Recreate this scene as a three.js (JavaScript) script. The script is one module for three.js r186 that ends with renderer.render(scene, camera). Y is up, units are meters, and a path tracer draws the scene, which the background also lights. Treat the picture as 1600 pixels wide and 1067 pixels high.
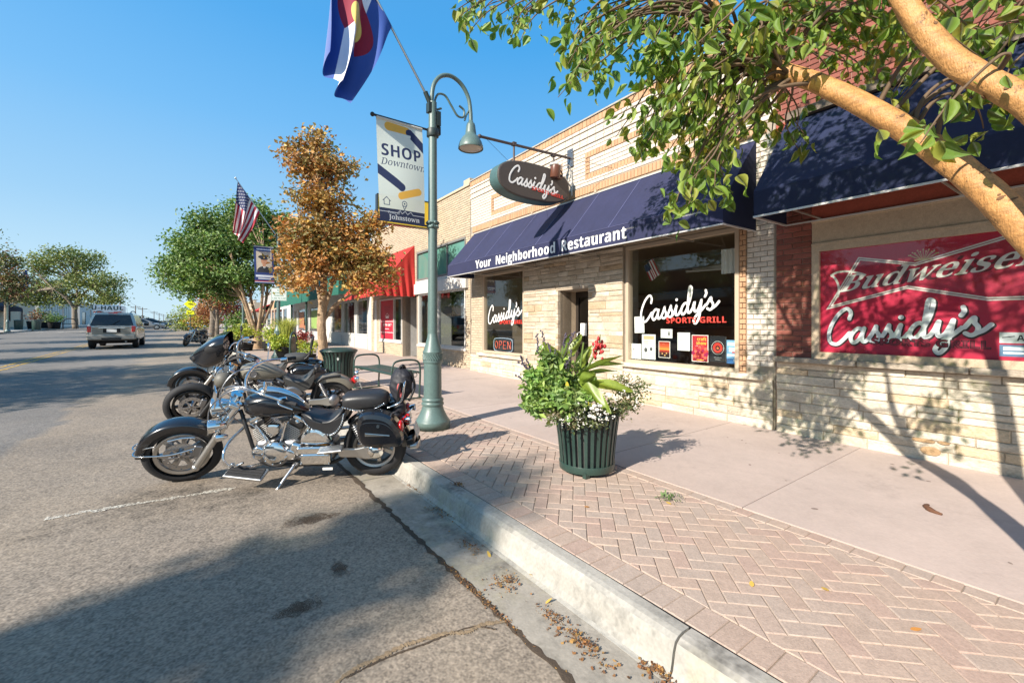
import * as THREE from 'three';
import { mergeGeometries, mergeVertices } from 'three/addons/utils/BufferGeometryUtils.js';
import { RoundedBoxGeometry } from 'three/addons/geometries/RoundedBoxGeometry.js';
import { FontLoader } from 'three/addons/loaders/FontLoader.js';
import { TextGeometry } from 'three/addons/geometries/TextGeometry.js';
// ---------------------------------------------------------------- camera, sky, sun, exposure
const scene = new THREE.Scene();
const PH = { w: 1600, h: 1067, f: 690, u0: 800, v0: 505 };            // the photograph's lens, in its own pixels
const YAW = Math.atan((PH.u0 - 288) / PH.f), EYE = 1.5;
const camera = new THREE.PerspectiveCamera(2 * Math.atan(PH.h / 2 / PH.f) * 180 / Math.PI, PH.w / PH.h, 0.05, 3000);
camera.position.set(0, EYE, 0); camera.rotation.y = -YAW;
camera.setViewOffset(PH.w, PH.h, 0, PH.h / 2 - PH.v0, PH.w, PH.h);
scene.add(camera);
const renderer = new THREE.WebGLRenderer({ antialias: true });
renderer.toneMapping = THREE.LinearToneMapping; renderer.toneMappingExposure = 1.8;
renderer.outputColorSpace = THREE.SRGBColorSpace; renderer.shadowMap.enabled = true;
const SUN_EL = 31 * Math.PI / 180, TO_SUN = new THREE.Vector3(-.978 * Math.cos(SUN_EL), Math.sin(SUN_EL), .208 * Math.cos(SUN_EL)).normalize();
{
  const W = 512, H = 256, a = new Float32Array(W * H * 4);            // clear blue sky, the same all round, paler to the horizon
  const stops = [[0, [.58, .77, .88]], [4, [.50, .73, .89]], [12, [.29, .57, .86]], [22, [.13, .445, .85]], [32, [.04, .345, .79]], [46, [.018, .275, .69]], [90, [.07, .22, .48]]].map(([e, c]) => [e, c.map(v => v / 1.7)]);
  for (let j = 0; j < H; j++) {
    const el = (j + .5) / H * 180 - 90;
    let c = stops[0][1].map(v => v * .6);
    if (el >= 0) for (let k = 0; k < stops.length - 1; k++) if (el >= stops[k][0] && el <= stops[k + 1][0]) { const t = (el - stops[k][0]) / (stops[k + 1][0] - stops[k][0]); c = stops[k][1].map((v, q) => v + (stops[k + 1][1][q] - v) * t); }
    for (let i = 0; i < W; i++) {                                       // a wide pale aureole round the sun
      const az = ((i + .5) / W - .5) * 2 * Math.PI, e = el * Math.PI / 180, q = Math.cos(e) * Math.cos(az) * TO_SUN.x + Math.sin(e) * TO_SUN.y + Math.cos(e) * Math.sin(az) * TO_SUN.z, m = Math.exp(-Math.acos(Math.min(1, Math.max(-1, q))) / .75) * (el > 0 ? 1 : 0);
      a.set([c[0] + m * .24, c[1] + m * .24, c[2] + m * .18, 1], (j * W + i) * 4);
    }
  }
  const t = new THREE.DataTexture(a, W, H, THREE.RGBAFormat, THREE.FloatType); t.mapping = THREE.EquirectangularReflectionMapping; t.magFilter = THREE.LinearFilter; t.needsUpdate = true;
  scene.background = t; scene.environment = t;
}
const sun = new THREE.DirectionalLight(new THREE.Color(1, .915, .80), 4.9);
sun.position.copy(TO_SUN).multiplyScalar(60); sun.castShadow = true; sun.shadow.mapSize.set(4096, 4096);
Object.assign(sun.shadow.camera, { left: -45, right: 45, top: 45, bottom: -45, near: 1, far: 200 });
scene.add(sun, sun.target);
// ---------------------------------------------------------------- helpers
const V = (x, y, z) => new THREE.Vector3(x, y, z), PI = Math.PI, DEG = PI / 180;
const rng = seed => () => { seed |= 0; seed = seed + 0x6D2B79F5 | 0; let t = Math.imul(seed ^ seed >>> 15, 1 | seed); t = t + Math.imul(t ^ t >>> 7, 61 | t) ^ t; return ((t ^ t >>> 14) >>> 0) / 4294967296; };
const lerp = (a, b, t) => a + (b - a) * t, clamp = (x, a = 0, b = 1) => Math.min(b, Math.max(a, x));
const CY = Math.cos(YAW), SY = Math.sin(YAW);
const ray = (u, v) => { const a = (u - PH.u0) / PH.f, b = -(v - PH.v0) / PH.f; return V(a * CY + SY, b, a * SY - CY); };
const at = (u, v, d) => ray(u, v).multiplyScalar(d).add(V(0, EYE, 0));                 // measuring: where a point of the photo lies at a distance
const GRADE = .0095, gy = z => z > -110 ? -GRADE * z : GRADE * 110;                      // the street climbs gently
const onGround = (u, v, off = 0) => { const r = ray(u, v), t = (off - EYE) / (r.y + GRADE * r.z); return V(r.x * t, EYE + r.y * t, r.z * t); };
const WALK = .15;                                                                        // pavement above road
const used = {};
const numbered = n => { const k = used[n] = (used[n] ?? -1) + 1; return k ? n + '_' + String(k).padStart(3, '0') : n; };
function tag(o, label, category, group, kind) {
  o.userData = { label, category }; if (group) o.userData.group = group; if (kind) o.userData.kind = kind; return o;
}
function thing(name, label, category, p = [0, 0, 0], turn = 0, group) {
  const o = new THREE.Group(); o.name = numbered(name); scene.add(o); o.position.set(...(p.isVector3 ? p.toArray() : p)); o.rotation.y = turn;
  return tag(o, label, category, group);
}
function structure(name) { const o = new THREE.Group(); o.name = numbered(name); o.userData.kind = 'structure'; scene.add(o); return o; }
function boxUV(g) {                                                                       // uv in metres from the dominant axis of every triangle
  const p = g.attributes.position, uv = new Float32Array(p.count * 2), a = V(), b = V(), c = V(), n = V();
  for (let i = 0; i < p.count; i += 3) {
    a.fromBufferAttribute(p, i); b.fromBufferAttribute(p, i + 1); c.fromBufferAttribute(p, i + 2);
    n.subVectors(b, a).cross(c.clone().sub(a)); const x = Math.abs(n.x), y = Math.abs(n.y), z = Math.abs(n.z);
    [a, b, c].forEach((q, k) => { const o = (i + k) * 2; if (x >= y && x >= z) { uv[o] = q.z; uv[o + 1] = q.y; } else if (y >= z) { uv[o] = q.x; uv[o + 1] = q.z; } else { uv[o] = q.x; uv[o + 1] = q.y; } });
  }
  g.setAttribute('uv', new THREE.BufferAttribute(uv, 2)); return g;
}
function flat(g) { const r = g.index ? g.toNonIndexed() : g; for (const k of Object.keys(r.attributes)) if (!['position', 'normal', 'uv', 'color'].includes(k)) r.deleteAttribute(k); return r; }
function join(list, uv = true) {
  list = list.flat(9).map(flat); const col = list.some(g => g.attributes.color);
  for (const g of list) { if (!g.attributes.normal) g.computeVertexNormals(); if (!g.attributes.uv) g.setAttribute('uv', new THREE.BufferAttribute(new Float32Array(g.attributes.position.count * 2), 2)); if (!col && g.attributes.color) g.deleteAttribute('color'); }
  const m = list.length > 1 ? mergeGeometries(list) : list[0]; if (uv) boxUV(m); return m;
}
function part(name, geo, mat, parent, label) {
  const m = new THREE.Mesh(Array.isArray(geo) ? join(geo) : geo, mat); m.name = parent === scene ? numbered(name) : name; m.castShadow = m.receiveShadow = true; parent.add(m);
  if (label) m.userData.label = label; return m;
}
const stuff = m => { m.userData.kind = 'stuff'; return m; };
const box = (w, h, d, x = 0, y = 0, z = 0, rx = 0, ry = 0, rz = 0) => { const g = new THREE.BoxGeometry(w, h, d); if (rx || ry || rz) g.applyMatrix4(new THREE.Matrix4().makeRotationFromEuler(new THREE.Euler(rx, ry, rz))); return g.translate(x, y, z); };
const rbox = (w, h, d, r, x = 0, y = 0, z = 0, rx = 0, ry = 0, rz = 0) => { const g = new RoundedBoxGeometry(w, h, d, 2, Math.min(r, w / 2.01, h / 2.01, d / 2.01)); if (rx || ry || rz) g.applyMatrix4(new THREE.Matrix4().makeRotationFromEuler(new THREE.Euler(rx, ry, rz))); return g.translate(x, y, z); };
const bb = (x0, x1, y0, y1, z0, z1) => box(Math.abs(x1 - x0), Math.abs(y1 - y0), Math.abs(z1 - z0), (x0 + x1) / 2, (y0 + y1) / 2, (z0 + z1) / 2);
function between(g, a, b) { const d = b.clone().sub(a), L = d.length(); g.applyQuaternion(new THREE.Quaternion().setFromUnitVectors(V(0, 1, 0), d.clone().divideScalar(L))); return g.translate((a.x + b.x) / 2, (a.y + b.y) / 2, (a.z + b.z) / 2); }
const v3 = p => p.isVector3 ? p : V(...p);
const rod = (a, b, r0, r1 = r0, seg = 10) => { a = v3(a); b = v3(b); return between(new THREE.CylinderGeometry(r1, r0, a.distanceTo(b), seg), a, b); };
const ball = (x, y, z, r, sx = 1, sy = 1, sz = 1, seg = 14) => new THREE.SphereGeometry(r, seg, Math.max(6, seg * .7 | 0)).scale(sx, sy, sz).translate(x, y, z);
const lathe = (pts, seg = 28) => new THREE.LatheGeometry(pts.map(p => new THREE.Vector2(Math.max(p[0], 1e-4), p[1])), seg);
const tube = (pts, r, n = 24, seg = 8, closed = false) => new THREE.TubeGeometry(new THREE.CatmullRomCurve3(pts.map(v3), closed, 'centripetal'), n, r, seg, closed);
const torus = (R, r, a = 8, b = 36) => new THREE.TorusGeometry(R, r, a, b);
function prism(pts, depth, bevel = 0, holes = []) {                                       // outline in x,y; thickness centred on z
  const s = pts.isShape ? pts : new THREE.Shape(pts.map(p => new THREE.Vector2(...p)));
  for (const h of holes) s.holes.push(new THREE.Path(h.map(p => new THREE.Vector2(...p))));
  const g = new THREE.ExtrudeGeometry(s, { depth: Math.max(depth - 2 * bevel, 1e-4), bevelEnabled: bevel > 0, bevelSize: bevel, bevelThickness: bevel, bevelSegments: 2, bevelOffset: -bevel, curveSegments: 10 });
  return g.translate(0, 0, -Math.max(depth - 2 * bevel, 1e-4) / 2);
}
const spline = (pts, n = 40, closed = true) => new THREE.CatmullRomCurve3(pts.map(p => V(p[0], p[1], 0)), closed, 'centripetal').getPoints(n).map(p => [p.x, p.y]);
function limb(pts, radii, seg = 8, wob = 0, R = Math.random) {                            // tapered tube through points, ends capped
  pts = pts.map(v3); const c = new THREE.CatmullRomCurve3(pts, false, 'centripetal'), n = Math.max(6, (pts.length - 1) * 6), pos = [], idx = [], nor = [];
  const fr = c.computeFrenetFrames(n, false), rr = [];
  for (let i = 0; i <= n; i++) {
    const t = i / n, q = c.getPoint(t), N = fr.normals[i], B = fr.binormals[i], k = t * (radii.length - 1), k0 = Math.min(radii.length - 2, k | 0), r = lerp(radii[k0], radii[k0 + 1], k - k0);
    for (let j = 0; j < seg; j++) { const a = j / seg * 2 * PI, w = r * (1 + wob * (Math.sin(i * 1.7 + j * 2.3) * .5 + Math.sin(i * .61 + 2 * j) * .5)), d = N.clone().multiplyScalar(Math.cos(a)).addScaledVector(B, Math.sin(a)); pos.push(q.x + d.x * w, q.y + d.y * w, q.z + d.z * w); nor.push(d.x, d.y, d.z); rr.push(t, j / seg); }
  }
  for (let i = 0; i < n; i++) for (let j = 0; j < seg; j++) { const a = i * seg + j, b = i * seg + (j + 1) % seg; idx.push(a, b, a + seg, b, b + seg, a + seg); }
  for (let j = 1; j < seg - 1; j++) { idx.push(0, j + 1, j); const e = n * seg; idx.push(e, e + j, e + j + 1); }
  const g = new THREE.BufferGeometry(); g.setAttribute('position', new THREE.Float32BufferAttribute(pos, 3)); g.setIndex(idx); g.computeVertexNormals(); return g;
}
// ---------------------------------------------------------------- textures
function noiseT(seed, per) {                                                              // tileable value noise, period per
  const R = rng(seed), t = new Float32Array(per * per); for (let i = 0; i < t.length; i++) t[i] = R();
  return (x, y) => { const xi = Math.floor(x), yi = Math.floor(y), fx = x - xi, fy = y - yi, u = fx * fx * (3 - 2 * fx), v = fy * fy * (3 - 2 * fy), a = ((xi % per) + per) % per, b = ((yi % per) + per) % per, a1 = (a + 1) % per, b1 = (b + 1) % per;
    return (t[b * per + a] * (1 - u) + t[b * per + a1] * u) * (1 - v) + (t[b1 * per + a] * (1 - u) + t[b1 * per + a1] * u) * v; };
}
function layers(seed, list) { const fs = list.map(([per, w], i) => [noiseT(seed + i * 17, per), per, w]); return (u, v) => { let s = 0; for (const [f, p, w] of fs) s += (f(u * p, v * p) - .5) * w; return s; }; }
function dataTex(n, fn, metres, srgb = false) {                                           // fn(u,v) -> [r,g,b] linear 0..1 or a number
  const a = new Uint8Array(n * n * 4);
  for (let j = 0; j < n; j++) for (let i = 0; i < n; i++) { const c = fn(i / n, j / n), o = (j * n + i) * 4; for (let k = 0; k < 3; k++) { let x = clamp(typeof c === 'number' ? c : c[k]); if (srgb) x = x <= .0031308 ? 12.92 * x : 1.055 * Math.pow(x, 1 / 2.4) - .055; a[o + k] = x * 255 + .5; } a[o + 3] = 255; }
  const t = new THREE.DataTexture(a, n, n); t.wrapS = t.wrapT = THREE.RepeatWrapping; t.magFilter = THREE.LinearFilter; t.minFilter = THREE.LinearMipmapLinearFilter; t.generateMipmaps = true; t.repeat.set(1 / metres, 1 / metres); if (srgb) t.colorSpace = THREE.SRGBColorSpace; t.needsUpdate = true; return t;
}
const rescaled = (t, metres) => { const c = t.clone(); c.repeat.set(1 / metres, 1 / metres); c.needsUpdate = true; return c; };
function canvasTex(w, h, draw) {
  const c = document.createElement('canvas'); c.width = w; c.height = h; const x = c.getContext('2d'); draw(x, w, h);
  const t = new THREE.CanvasTexture(c); t.colorSpace = THREE.SRGBColorSpace; t.anisotropy = 8; return t;
}
const std = (color, roughness = .8, extra = {}) => new THREE.MeshStandardMaterial({ color: Array.isArray(color) ? new THREE.Color().setRGB(...color) : color, roughness, side: THREE.DoubleSide, ...extra });
const phys = (color, roughness, extra = {}) => new THREE.MeshPhysicalMaterial({ color: Array.isArray(color) ? new THREE.Color().setRGB(...color) : color, roughness, side: THREE.DoubleSide, ...extra });
// grain shared by many materials: value map round 1 (multiplies the colour) and a height map
const grainN = layers(11, [[4, .25], [16, .25], [64, .35], [128, .4]]);
const T = {
  grain: dataTex(256, (u, v) => .80 + grainN(u, v) * .42, .5, true),
  grainBump: dataTex(256, (u, v) => .5 + grainN(u, v) * .7, .5),
};
const speck = layers(41, [[256, .9]]), roadL = layers(51, [[3, .5], [9, .5], [24, .35], [60, .3]]), roadF = layers(61, [[1024, 1.15], [512, .65], [300, .3]]), stainN = layers(71, [[5, 1], [20, .5], [90, .3]]);
T.road = dataTex(2048, (u, v) => {
  const f = roadF(u, v), l = roadL(u, v), s = Math.max(0, stainN(u, v) - .36) * 1.3, k = clamp(1 + f * .62 + l * .3 - s, .25, 1.6);
  const warm = .5 + l * .7; return [.185 * k * lerp(1, 1.08, warm) * 1.08, .169 * k * lerp(1, 1.02, warm) * 1.08, .151 * 1.08 * k * lerp(1, .92, warm)];
}, 8, true);
T.roadBump = dataTex(2048, (u, v) => .5 + roadF(u, v) * .5, 8);
const concL = layers(81, [[4, .5], [12, .45], [40, .35], [128, .35], [256, .4]]), concS = layers(91, [[7, 1], [29, .6], [110, .4]]);
T.kerb = dataTex(1024, (u, v) => { const k = .97 + concL(u, v) * .4 - Math.max(0, concS(u, v) - .16) * .7; return [k * .5, k * .5, k * .5 * (1 - Math.max(0, concS(v, u) - .2) * .2)]; }, 2.2, true);
T.walk = dataTex(1024, (u, v) => { const k = 1 + concL(u, v) * .17 - Math.max(0, concS(u, v) - .36) * .22; return [k * .5, k * .5, k * .5]; }, 2.6, true);
T.conc = dataTex(1024, (u, v) => { const k = 1 + concL(u, v) * .42 - Math.max(0, concS(u, v) - .3) * .55; return [k * .5, k * .5, k * .5]; }, 2.2, true);
T.concBump = dataTex(1024, (u, v) => .5 + layers0(u, v), 2.2);
function layers0(u, v) { return concL(u, v) * .6; }
const stn = layers(101, [[3, .5], [10, .4], [48, .4], [120, .4]]);
T.stone = dataTex(512, (u, v) => { const b = stn(u, v * 3 % 1), k = clamp(.82 + b * .55 + stn(u, v) * .2, .3, 1); return [k, k * lerp(.97, 1, b + .5), k * lerp(.9, 1, b + .5)]; }, 1.1, true);
T.stoneBump = dataTex(512, (u, v) => .5 + stn(u, v * 3 % 1) * .5 + stn(u, v) * .4, 1.1);
const barkN = layers(131, [[6, .4], [24, .5], [96, .5]]);
T.bark = dataTex(512, (u, v) => { const b = barkN(u * 4 % 1, v), k = clamp(.7 + b * .75 + barkN(u, v) * .3, .2, 1); return [k, k * .97, k * .92]; }, .45, true);
T.barkBump = dataTex(512, (u, v) => .5 + barkN(u * 4 % 1, v) * .8, .45);
T.barkSmooth = dataTex(512, (u, v) => { const b = barkN(u, v * 3 % 1), k = clamp(.84 + b * .62 - Math.max(0, barkN(v, u * 2 % 1) - .22) * 1.8, .12, 1); return [k, k * .98, k * .95]; }, .5, true);
const weave = (u, v) => .5 + .25 * Math.sin(u * 2 * PI * 64) * Math.sin(v * 2 * PI * 64);
T.cloth = dataTex(256, (u, v) => .93 + (weave(u, v) - .5) * .12 + grainN(u, v) * .08, .16, true);
T.clothBump = dataTex(256, (u, v) => weave(u, v), .16);
const grained = (color, roughness, bump = .002, extra = {}) => std(color, roughness, { map: T.grain, bumpMap: T.grainBump, bumpScale: bump, ...extra });
const concrete = (color, extra = {}) => std(color.map(c => c * 2), .92, { map: T.conc, bumpMap: T.concBump, bumpScale: .0018, ...extra });
const stoneMat = color => std(color, .9, { map: T.stone, bumpMap: T.stoneBump, bumpScale: .006 });
T.canvas = dataTex(512, (u, v) => .86 + concL(u, v) * .26 + (weave(u * 8, v * 8) - .5) * .06, 1.6, true);
const fabric = (color, extra = {}) => std(color, .88, { map: T.canvas, bumpMap: T.clothBump, bumpScale: .0004, ...extra });
const M = {
  chrome: std([.82, .81, .79], .07, { metalness: 1 }), steel: std([.45, .45, .46], .32, { metalness: 1 }), dullSteel: std([.28, .28, .29], .45, { metalness: 1 }), alu: std([.55, .54, .52], .38, { metalness: 1 }),
  black: std([.012, .012, .013], .45), rubber: grained([.026, .026, .028], .75, .0008), leather: grained([.028, .028, .03], .42, .0007), plastic: std([.02, .02, .022], .35),
  gloss: phys([.006, .006, .008], .25, { clearcoat: 1, clearcoatRoughness: .04 }), dark: std([.008, .008, .009], .8),
  green: phys([.028, .064, .052], .42, { clearcoat: .35, clearcoatRoughness: .3, map: T.grain }), lampGreen: phys([.115, .185, .172], .48, { clearcoat: .25, clearcoatRoughness: .35, map: T.grain, bumpMap: T.grainBump, bumpScale: .0006 }),
  glass: phys([.86, .9, .89], .02, { transmission: 1, thickness: 0, ior: 1.8 }), darkGlass: phys([.12, .14, .14], .02, { transmission: 1, thickness: 0, ior: 1.6 }),
  white: grained([.72, .71, .68], .6, .0006), paper: std([.78, .77, .73], .85), beige: grained([.50, .40, .29], .55, .0006), redLens: phys([.5, .012, .012], .15, { clearcoat: 1 }), amber: phys([.7, .22, .02], .2, { clearcoat: 1 }),
};
const font = await new FontLoader().loadAsync('fonts/droid/droid_sans_bold.typeface.json'), fontRegular = await new FontLoader().loadAsync('fonts/droid/droid_sans_regular.typeface.json'), fontSerif = await new FontLoader().loadAsync('fonts/droid/droid_serif_bold.typeface.json');
function letters(text, size, depth = .004, f = font, sx = 1) {                            // geometry, left at 0, baseline at 0, facing +z
  const g = new TextGeometry(text, { font: f, size, depth, curveSegments: 5 }); g.scale(sx, 1, 1); g.computeBoundingBox(); return g;
}
const widthOf = g => { g.computeBoundingBox(); return g.boundingBox.max.x - g.boundingBox.min.x; };
const centred = g => { g.computeBoundingBox(); const b = g.boundingBox; return g.translate(-(b.min.x + b.max.x) / 2, -(b.min.y + b.max.y) / 2, 0); };
// brush script of the restaurant's name: strokes in x-heights, before the slant
const SCRIPT = [
  [[1.28, 1.75], [1.34, 2.2], [1.1, 2.5], [.7, 2.3], [.25, 1.6], [.05, .8], [.2, .15], [.6, 0], [1.0, .3], [1.35, .75]],
  [[2.15, .85], [1.9, 1.02], [1.6, .8], [1.45, .35], [1.62, .02], [1.92, .2], [2.15, .7], [2.22, 1.0], [2.12, .4], [2.22, .05], [2.45, .15], [2.72, .6], [2.9, 1.05]],
  [[2.9, 1.05], [2.92, .75], [3.08, .45], [3.05, .12], [2.82, 0], [2.6, .14]], [[3.05, .1], [3.3, .35], [3.62, 1.05]],
  [[3.62, 1.05], [3.64, .75], [3.8, .45], [3.77, .12], [3.54, 0], [3.32, .14]], [[3.77, .1], [4.0, .35], [4.25, 1.0], [4.17, .5], [4.2, .1], [4.42, .08], [4.68, .4]],
  [[5.45, .85], [5.2, 1.02], [4.9, .8], [4.75, .35], [4.92, .02], [5.2, .2], [5.45, .7], [5.75, 1.6], [5.78, 2.35], [5.6, 2.45], [5.5, 1.7], [5.44, .6], [5.52, .08], [5.72, .12], [5.98, .5]],
  [[5.98, .5], [6.15, 1.0], [6.1, .45], [6.2, .08], [6.45, .15], [6.72, .7], [6.82, 1.0]], [[6.82, 1.0], [6.74, .2], [6.55, -.7], [6.25, -1.0], [6.08, -.75], [6.35, -.3], [6.9, .15], [7.25, .5]],
  [[7.22, 1.75], [7.28, 1.5], [7.16, 1.25]],
  [[7.35, .5], [7.75, 1.05], [7.78, .75], [7.95, .45], [7.9, .12], [7.66, 0], [7.42, .14]], [[7.9, .1], [8.2, .25], [8.5, .55]],
];
const slanted = SCRIPT.map(s => s.map(([x, y]) => [x + y * .18, y]));
function scriptGeo(h, r) {                                                                 // strokes as flat beads; h = x-height
  const out = []; for (const s of slanted) { const pts = s.map(([x, y]) => V(x * h, y * h, 0)); out.push(tube(pts, r, s.length * 7, 6)); for (const e of [pts[0], pts.at(-1)]) out.push(new THREE.SphereGeometry(r, 8, 6).translate(e.x, e.y, 0)); }
  out.push(new THREE.SphereGeometry(r * 1.15, 8, 6).translate(4.5 * h, 1.5 * h, 0)); return join(out, false).scale(1, 1, .12);
}
function scriptDraw(x, ox, oy, h, lw, color, tilt = 0) {
  x.save(); x.translate(ox, oy); x.rotate(tilt); x.strokeStyle = color; x.fillStyle = color; x.lineCap = x.lineJoin = 'round'; x.lineWidth = lw;
  for (const s of slanted) { const p = new THREE.CatmullRomCurve3(s.map(([a, b]) => V(a * h, -b * h, 0)), false, 'centripetal').getPoints(s.length * 6); x.beginPath(); p.forEach((q, i) => i ? x.lineTo(q.x, q.y) : x.moveTo(q.x, q.y)); x.stroke(); }
  x.beginPath(); x.arc(4.5 * h, -1.5 * h, lw * .6, 0, 7); x.fill(); x.restore();
}
const printed = (t, rough = .6, extra = {}) => std(0xffffff, rough, { map: t, ...extra });
function sheet(w, h, mat) { const g = new THREE.PlaneGeometry(w, h); return g; }
// ---------------------------------------------------------------- ground, road, kerbs, pavements
function strip(x0, x1, z0, z1, off, dz = 2, nx = 1, col) {                                // sheet following the grade
  const nz = Math.max(1, Math.ceil(Math.abs(z1 - z0) / dz)), g = new THREE.PlaneGeometry(1, 1, nx, nz), p = g.attributes.position;
  for (let i = 0; i < p.count; i++) { const x = lerp(x0, x1, p.getX(i) + .5), z = lerp(z0, z1, p.getY(i) + .5); p.setXYZ(i, x, gy(z) + off, z); }
  g.computeVertexNormals(); const uv = g.attributes.uv; for (let i = 0; i < p.count; i++) uv.setXY(i, p.getX(i), p.getZ(i));
  if (col) { const c = new Float32Array(p.count * 3); for (let i = 0; i < p.count; i++) c.set(col(p.getX(i), p.getZ(i)), i * 3); g.setAttribute('color', new THREE.BufferAttribute(c, 3)); }
  return g;
}
{
  const land = new THREE.PlaneGeometry(3000, 3000, 60, 60).rotateX(-PI / 2), p = land.attributes.position;
  for (let i = 0; i < p.count; i++) p.setY(i, gy(p.getZ(i)) - .25);
  land.computeVertexNormals(); const uv = land.attributes.uv; for (let i = 0; i < p.count; i++) uv.setXY(i, p.getX(i), p.getZ(i));
  part('ground', land, grained([.24, .20, .12], .95, .02), scene).userData.kind = 'structure';
}
const roadMat = std([1, 1, 1], .93, { map: T.road, bumpMap: T.roadBump, bumpScale: .0025, vertexColors: true });
const patchN = layers(301, [[8, .9], [22, .6], [64, .4]]);
{
  const col = (x, z) => {                                                                 // older grey lanes, tan dusty parking lane: patchy, not graded
    const n = patchN((x + 40) / 40, (z + 200) / 40), lane = x < -1.35 + n * .5 ? 1 : 0, k = 1.12 + n * .34;
    return lane ? [.78 * k, .80 * k, .84 * k] : [1.14 * k, 1.05 * k, .95 * k];
  };
  const road = structure('road');
  part('asphalt', strip(-3.6, 1.28, 4, -14, 0, .12, 40, col), roadMat, road);
  part('asphalt', strip(-3.6, 1.28, -14, -60, 0, .5, 12, col), roadMat, road);
  part('asphalt', strip(-13, -3.6, 4, -60, 0, .8, 10, col), roadMat, road);
  part('asphalt', strip(-13, 1.28, -60, -420, 0, 4, 6, col), roadMat, road); part('asphalt', strip(-13, 1.28, 4, 40, 0, 4, 4, col), roadMat, road);
  part('asphalt', strip(1.28, 90, -66, -76, .01, 4, 8, col), roadMat, road);
  // paint, worn away in places
  const wear = rng(5), paintT = (r, g, b, worn = .3) => canvasTex(512, 64, (x, w, h) => { const R = rng(9); x.clearRect(0, 0, w, h); x.fillStyle = `rgb(${r},${g},${b})`; x.fillRect(0, 6, w, h - 12); x.globalCompositeOperation = 'destination-out'; for (let i = 0; i < 900; i++) { x.globalAlpha = .5 + R() * .5; x.fillRect(R() * w, R() * h, 1 + R() * 5, 1 + R() * 3); } for (let i = 0; i < 2600 * worn; i++) { x.globalAlpha = 1; x.fillRect(R() * w, R() * h, 2 + R() * 9 * worn, 1 + R() * 3); } for (let i = 0; i < 40; i++) { const q = R() * w; x.globalAlpha = .6; x.fillRect(q, R() < .5 ? 0 : h - 16 - R() * 10, 8 + R() * 30, 16 + R() * 8); } });
  const line = (a, b, w, off) => { const g = new THREE.PlaneGeometry(1, 1, 24, 1), p = g.attributes.position, d = b.clone().sub(a).setY(0), n = V(-d.z, 0, d.x).normalize(); for (let i = 0; i < p.count; i++) { const t = p.getX(i) + .5, s = p.getY(i) * w; const x = a.x + d.x * t + n.x * s, z = a.z + d.z * t + n.z * s; p.setXYZ(i, x, gy(z) + off, z); } g.computeVertexNormals(); return g; };
  const white = std(0xffffff, .8, { map: paintT(206, 200, 186, .6), alphaTest: .45, transparent: false }), yellow = std(0xffffff, .8, { map: paintT(206, 164, 70), alphaTest: .45 });
  part('bay_line', line(onGround(70, 811), onGround(368, 763), .095, .005), white, road, 'worn white parking bay line on the asphalt');
  for (const dx of [-.13, .13]) for (let z = -6; z > -64; z -= 14.5) part('centre_line', line(V(-4.27 + dx, 0, z), V(-4.27 + dx, 0, z - 14.5), .14, .006), yellow, road);
  for (let k = 0; k < 9; k++) part('crosswalk_bar', line(V(-11.6 + k * 1.5, 0, -62.2), V(-11.6 + k * 1.5, 0, -65), .5, .006), white, road);
  // oil drips and old dark patches: specks of matter with an outline of their own
  const oilT = canvasTex(256, 256, (x, w, h) => { const R = rng(15); x.clearRect(0, 0, w, h); for (let i = 0; i < 3000; i++) { const a = R() * 7, q = Math.pow(R(), .8) * (80 + 22 * Math.sin(a * 2 + 1) + 14 * Math.sin(a * 5)); x.fillStyle = ['#5d4a39', '#4a3a2d', '#6d5a46'][R() * 3 | 0]; x.fillRect(128 + Math.cos(a) * q, 128 + Math.sin(a) * q, 1 + R() * 2.6, 1 + R() * 2.2); } }), oil = std([.8, .78, .74], .8, { map: oilT, alphaTest: .5 });
  [[482, 812, .50, .30], [530, 890, .24, .18], [470, 950, .3, .24]].forEach(([u, v, a, b], i) => { const c = onGround(u, v), g = new THREE.PlaneGeometry(a, b).rotateX(-PI / 2).rotateY(i * 1.7), p = g.attributes.position; for (let k = 0; k < p.count; k++) p.setY(k, gy(c.z + p.getZ(k)) - c.y + .003 + i * .0004); part('oil_stain', g, oil, road).position.set(c.x, c.y, c.z); });
  // cracks filled with grit: thin raised seams of dark dirt
  const crackMat = grained([.085, .06, .04], .98, .004), sandMat = grained([.30, .215, .13], .98, .004), R = rng(77);
  const seam = (pts, w) => { const c = new THREE.CatmullRomCurve3(pts), n = pts.length * 14, pos = [], idx = []; for (let i = 0; i <= n; i++) { const q = c.getPoint(i / n), t = c.getTangent(i / n), nx = -t.z, nz = t.x; const a = w * (.25 + R() * .9), b = w * (.25 + R() * .9); pos.push(q.x + nx * a, gy(q.z) + .003, q.z + nz * a, q.x, gy(q.z) + .004 + R() * .004, q.z, q.x - nx * b, gy(q.z) + .003, q.z - nz * b); if (i < n) { const k = i * 3; idx.push(k, k + 3, k + 1, k + 1, k + 3, k + 4, k + 1, k + 4, k + 2, k + 2, k + 4, k + 5); } } const g = new THREE.BufferGeometry(); g.setAttribute('position', new THREE.Float32BufferAttribute(pos, 3)); g.setIndex(idx); g.computeVertexNormals(); return g; };
  const og = l => l.map(([u, v]) => onGround(u, v));
  part('crack', [seam(og([[505, 1085], [560, 1042], [590, 1030], [628, 1010], [650, 1003], [700, 990], [730, 988], [750, 978], [800, 970]]), .017)], sandMat, road, 'sand-filled crack in the asphalt');
  part('crack', [seam(og([[540, 1060], [600, 1030], [660, 1008], [740, 980], [775, 984]]), .007)], crackMat, road);
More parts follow.
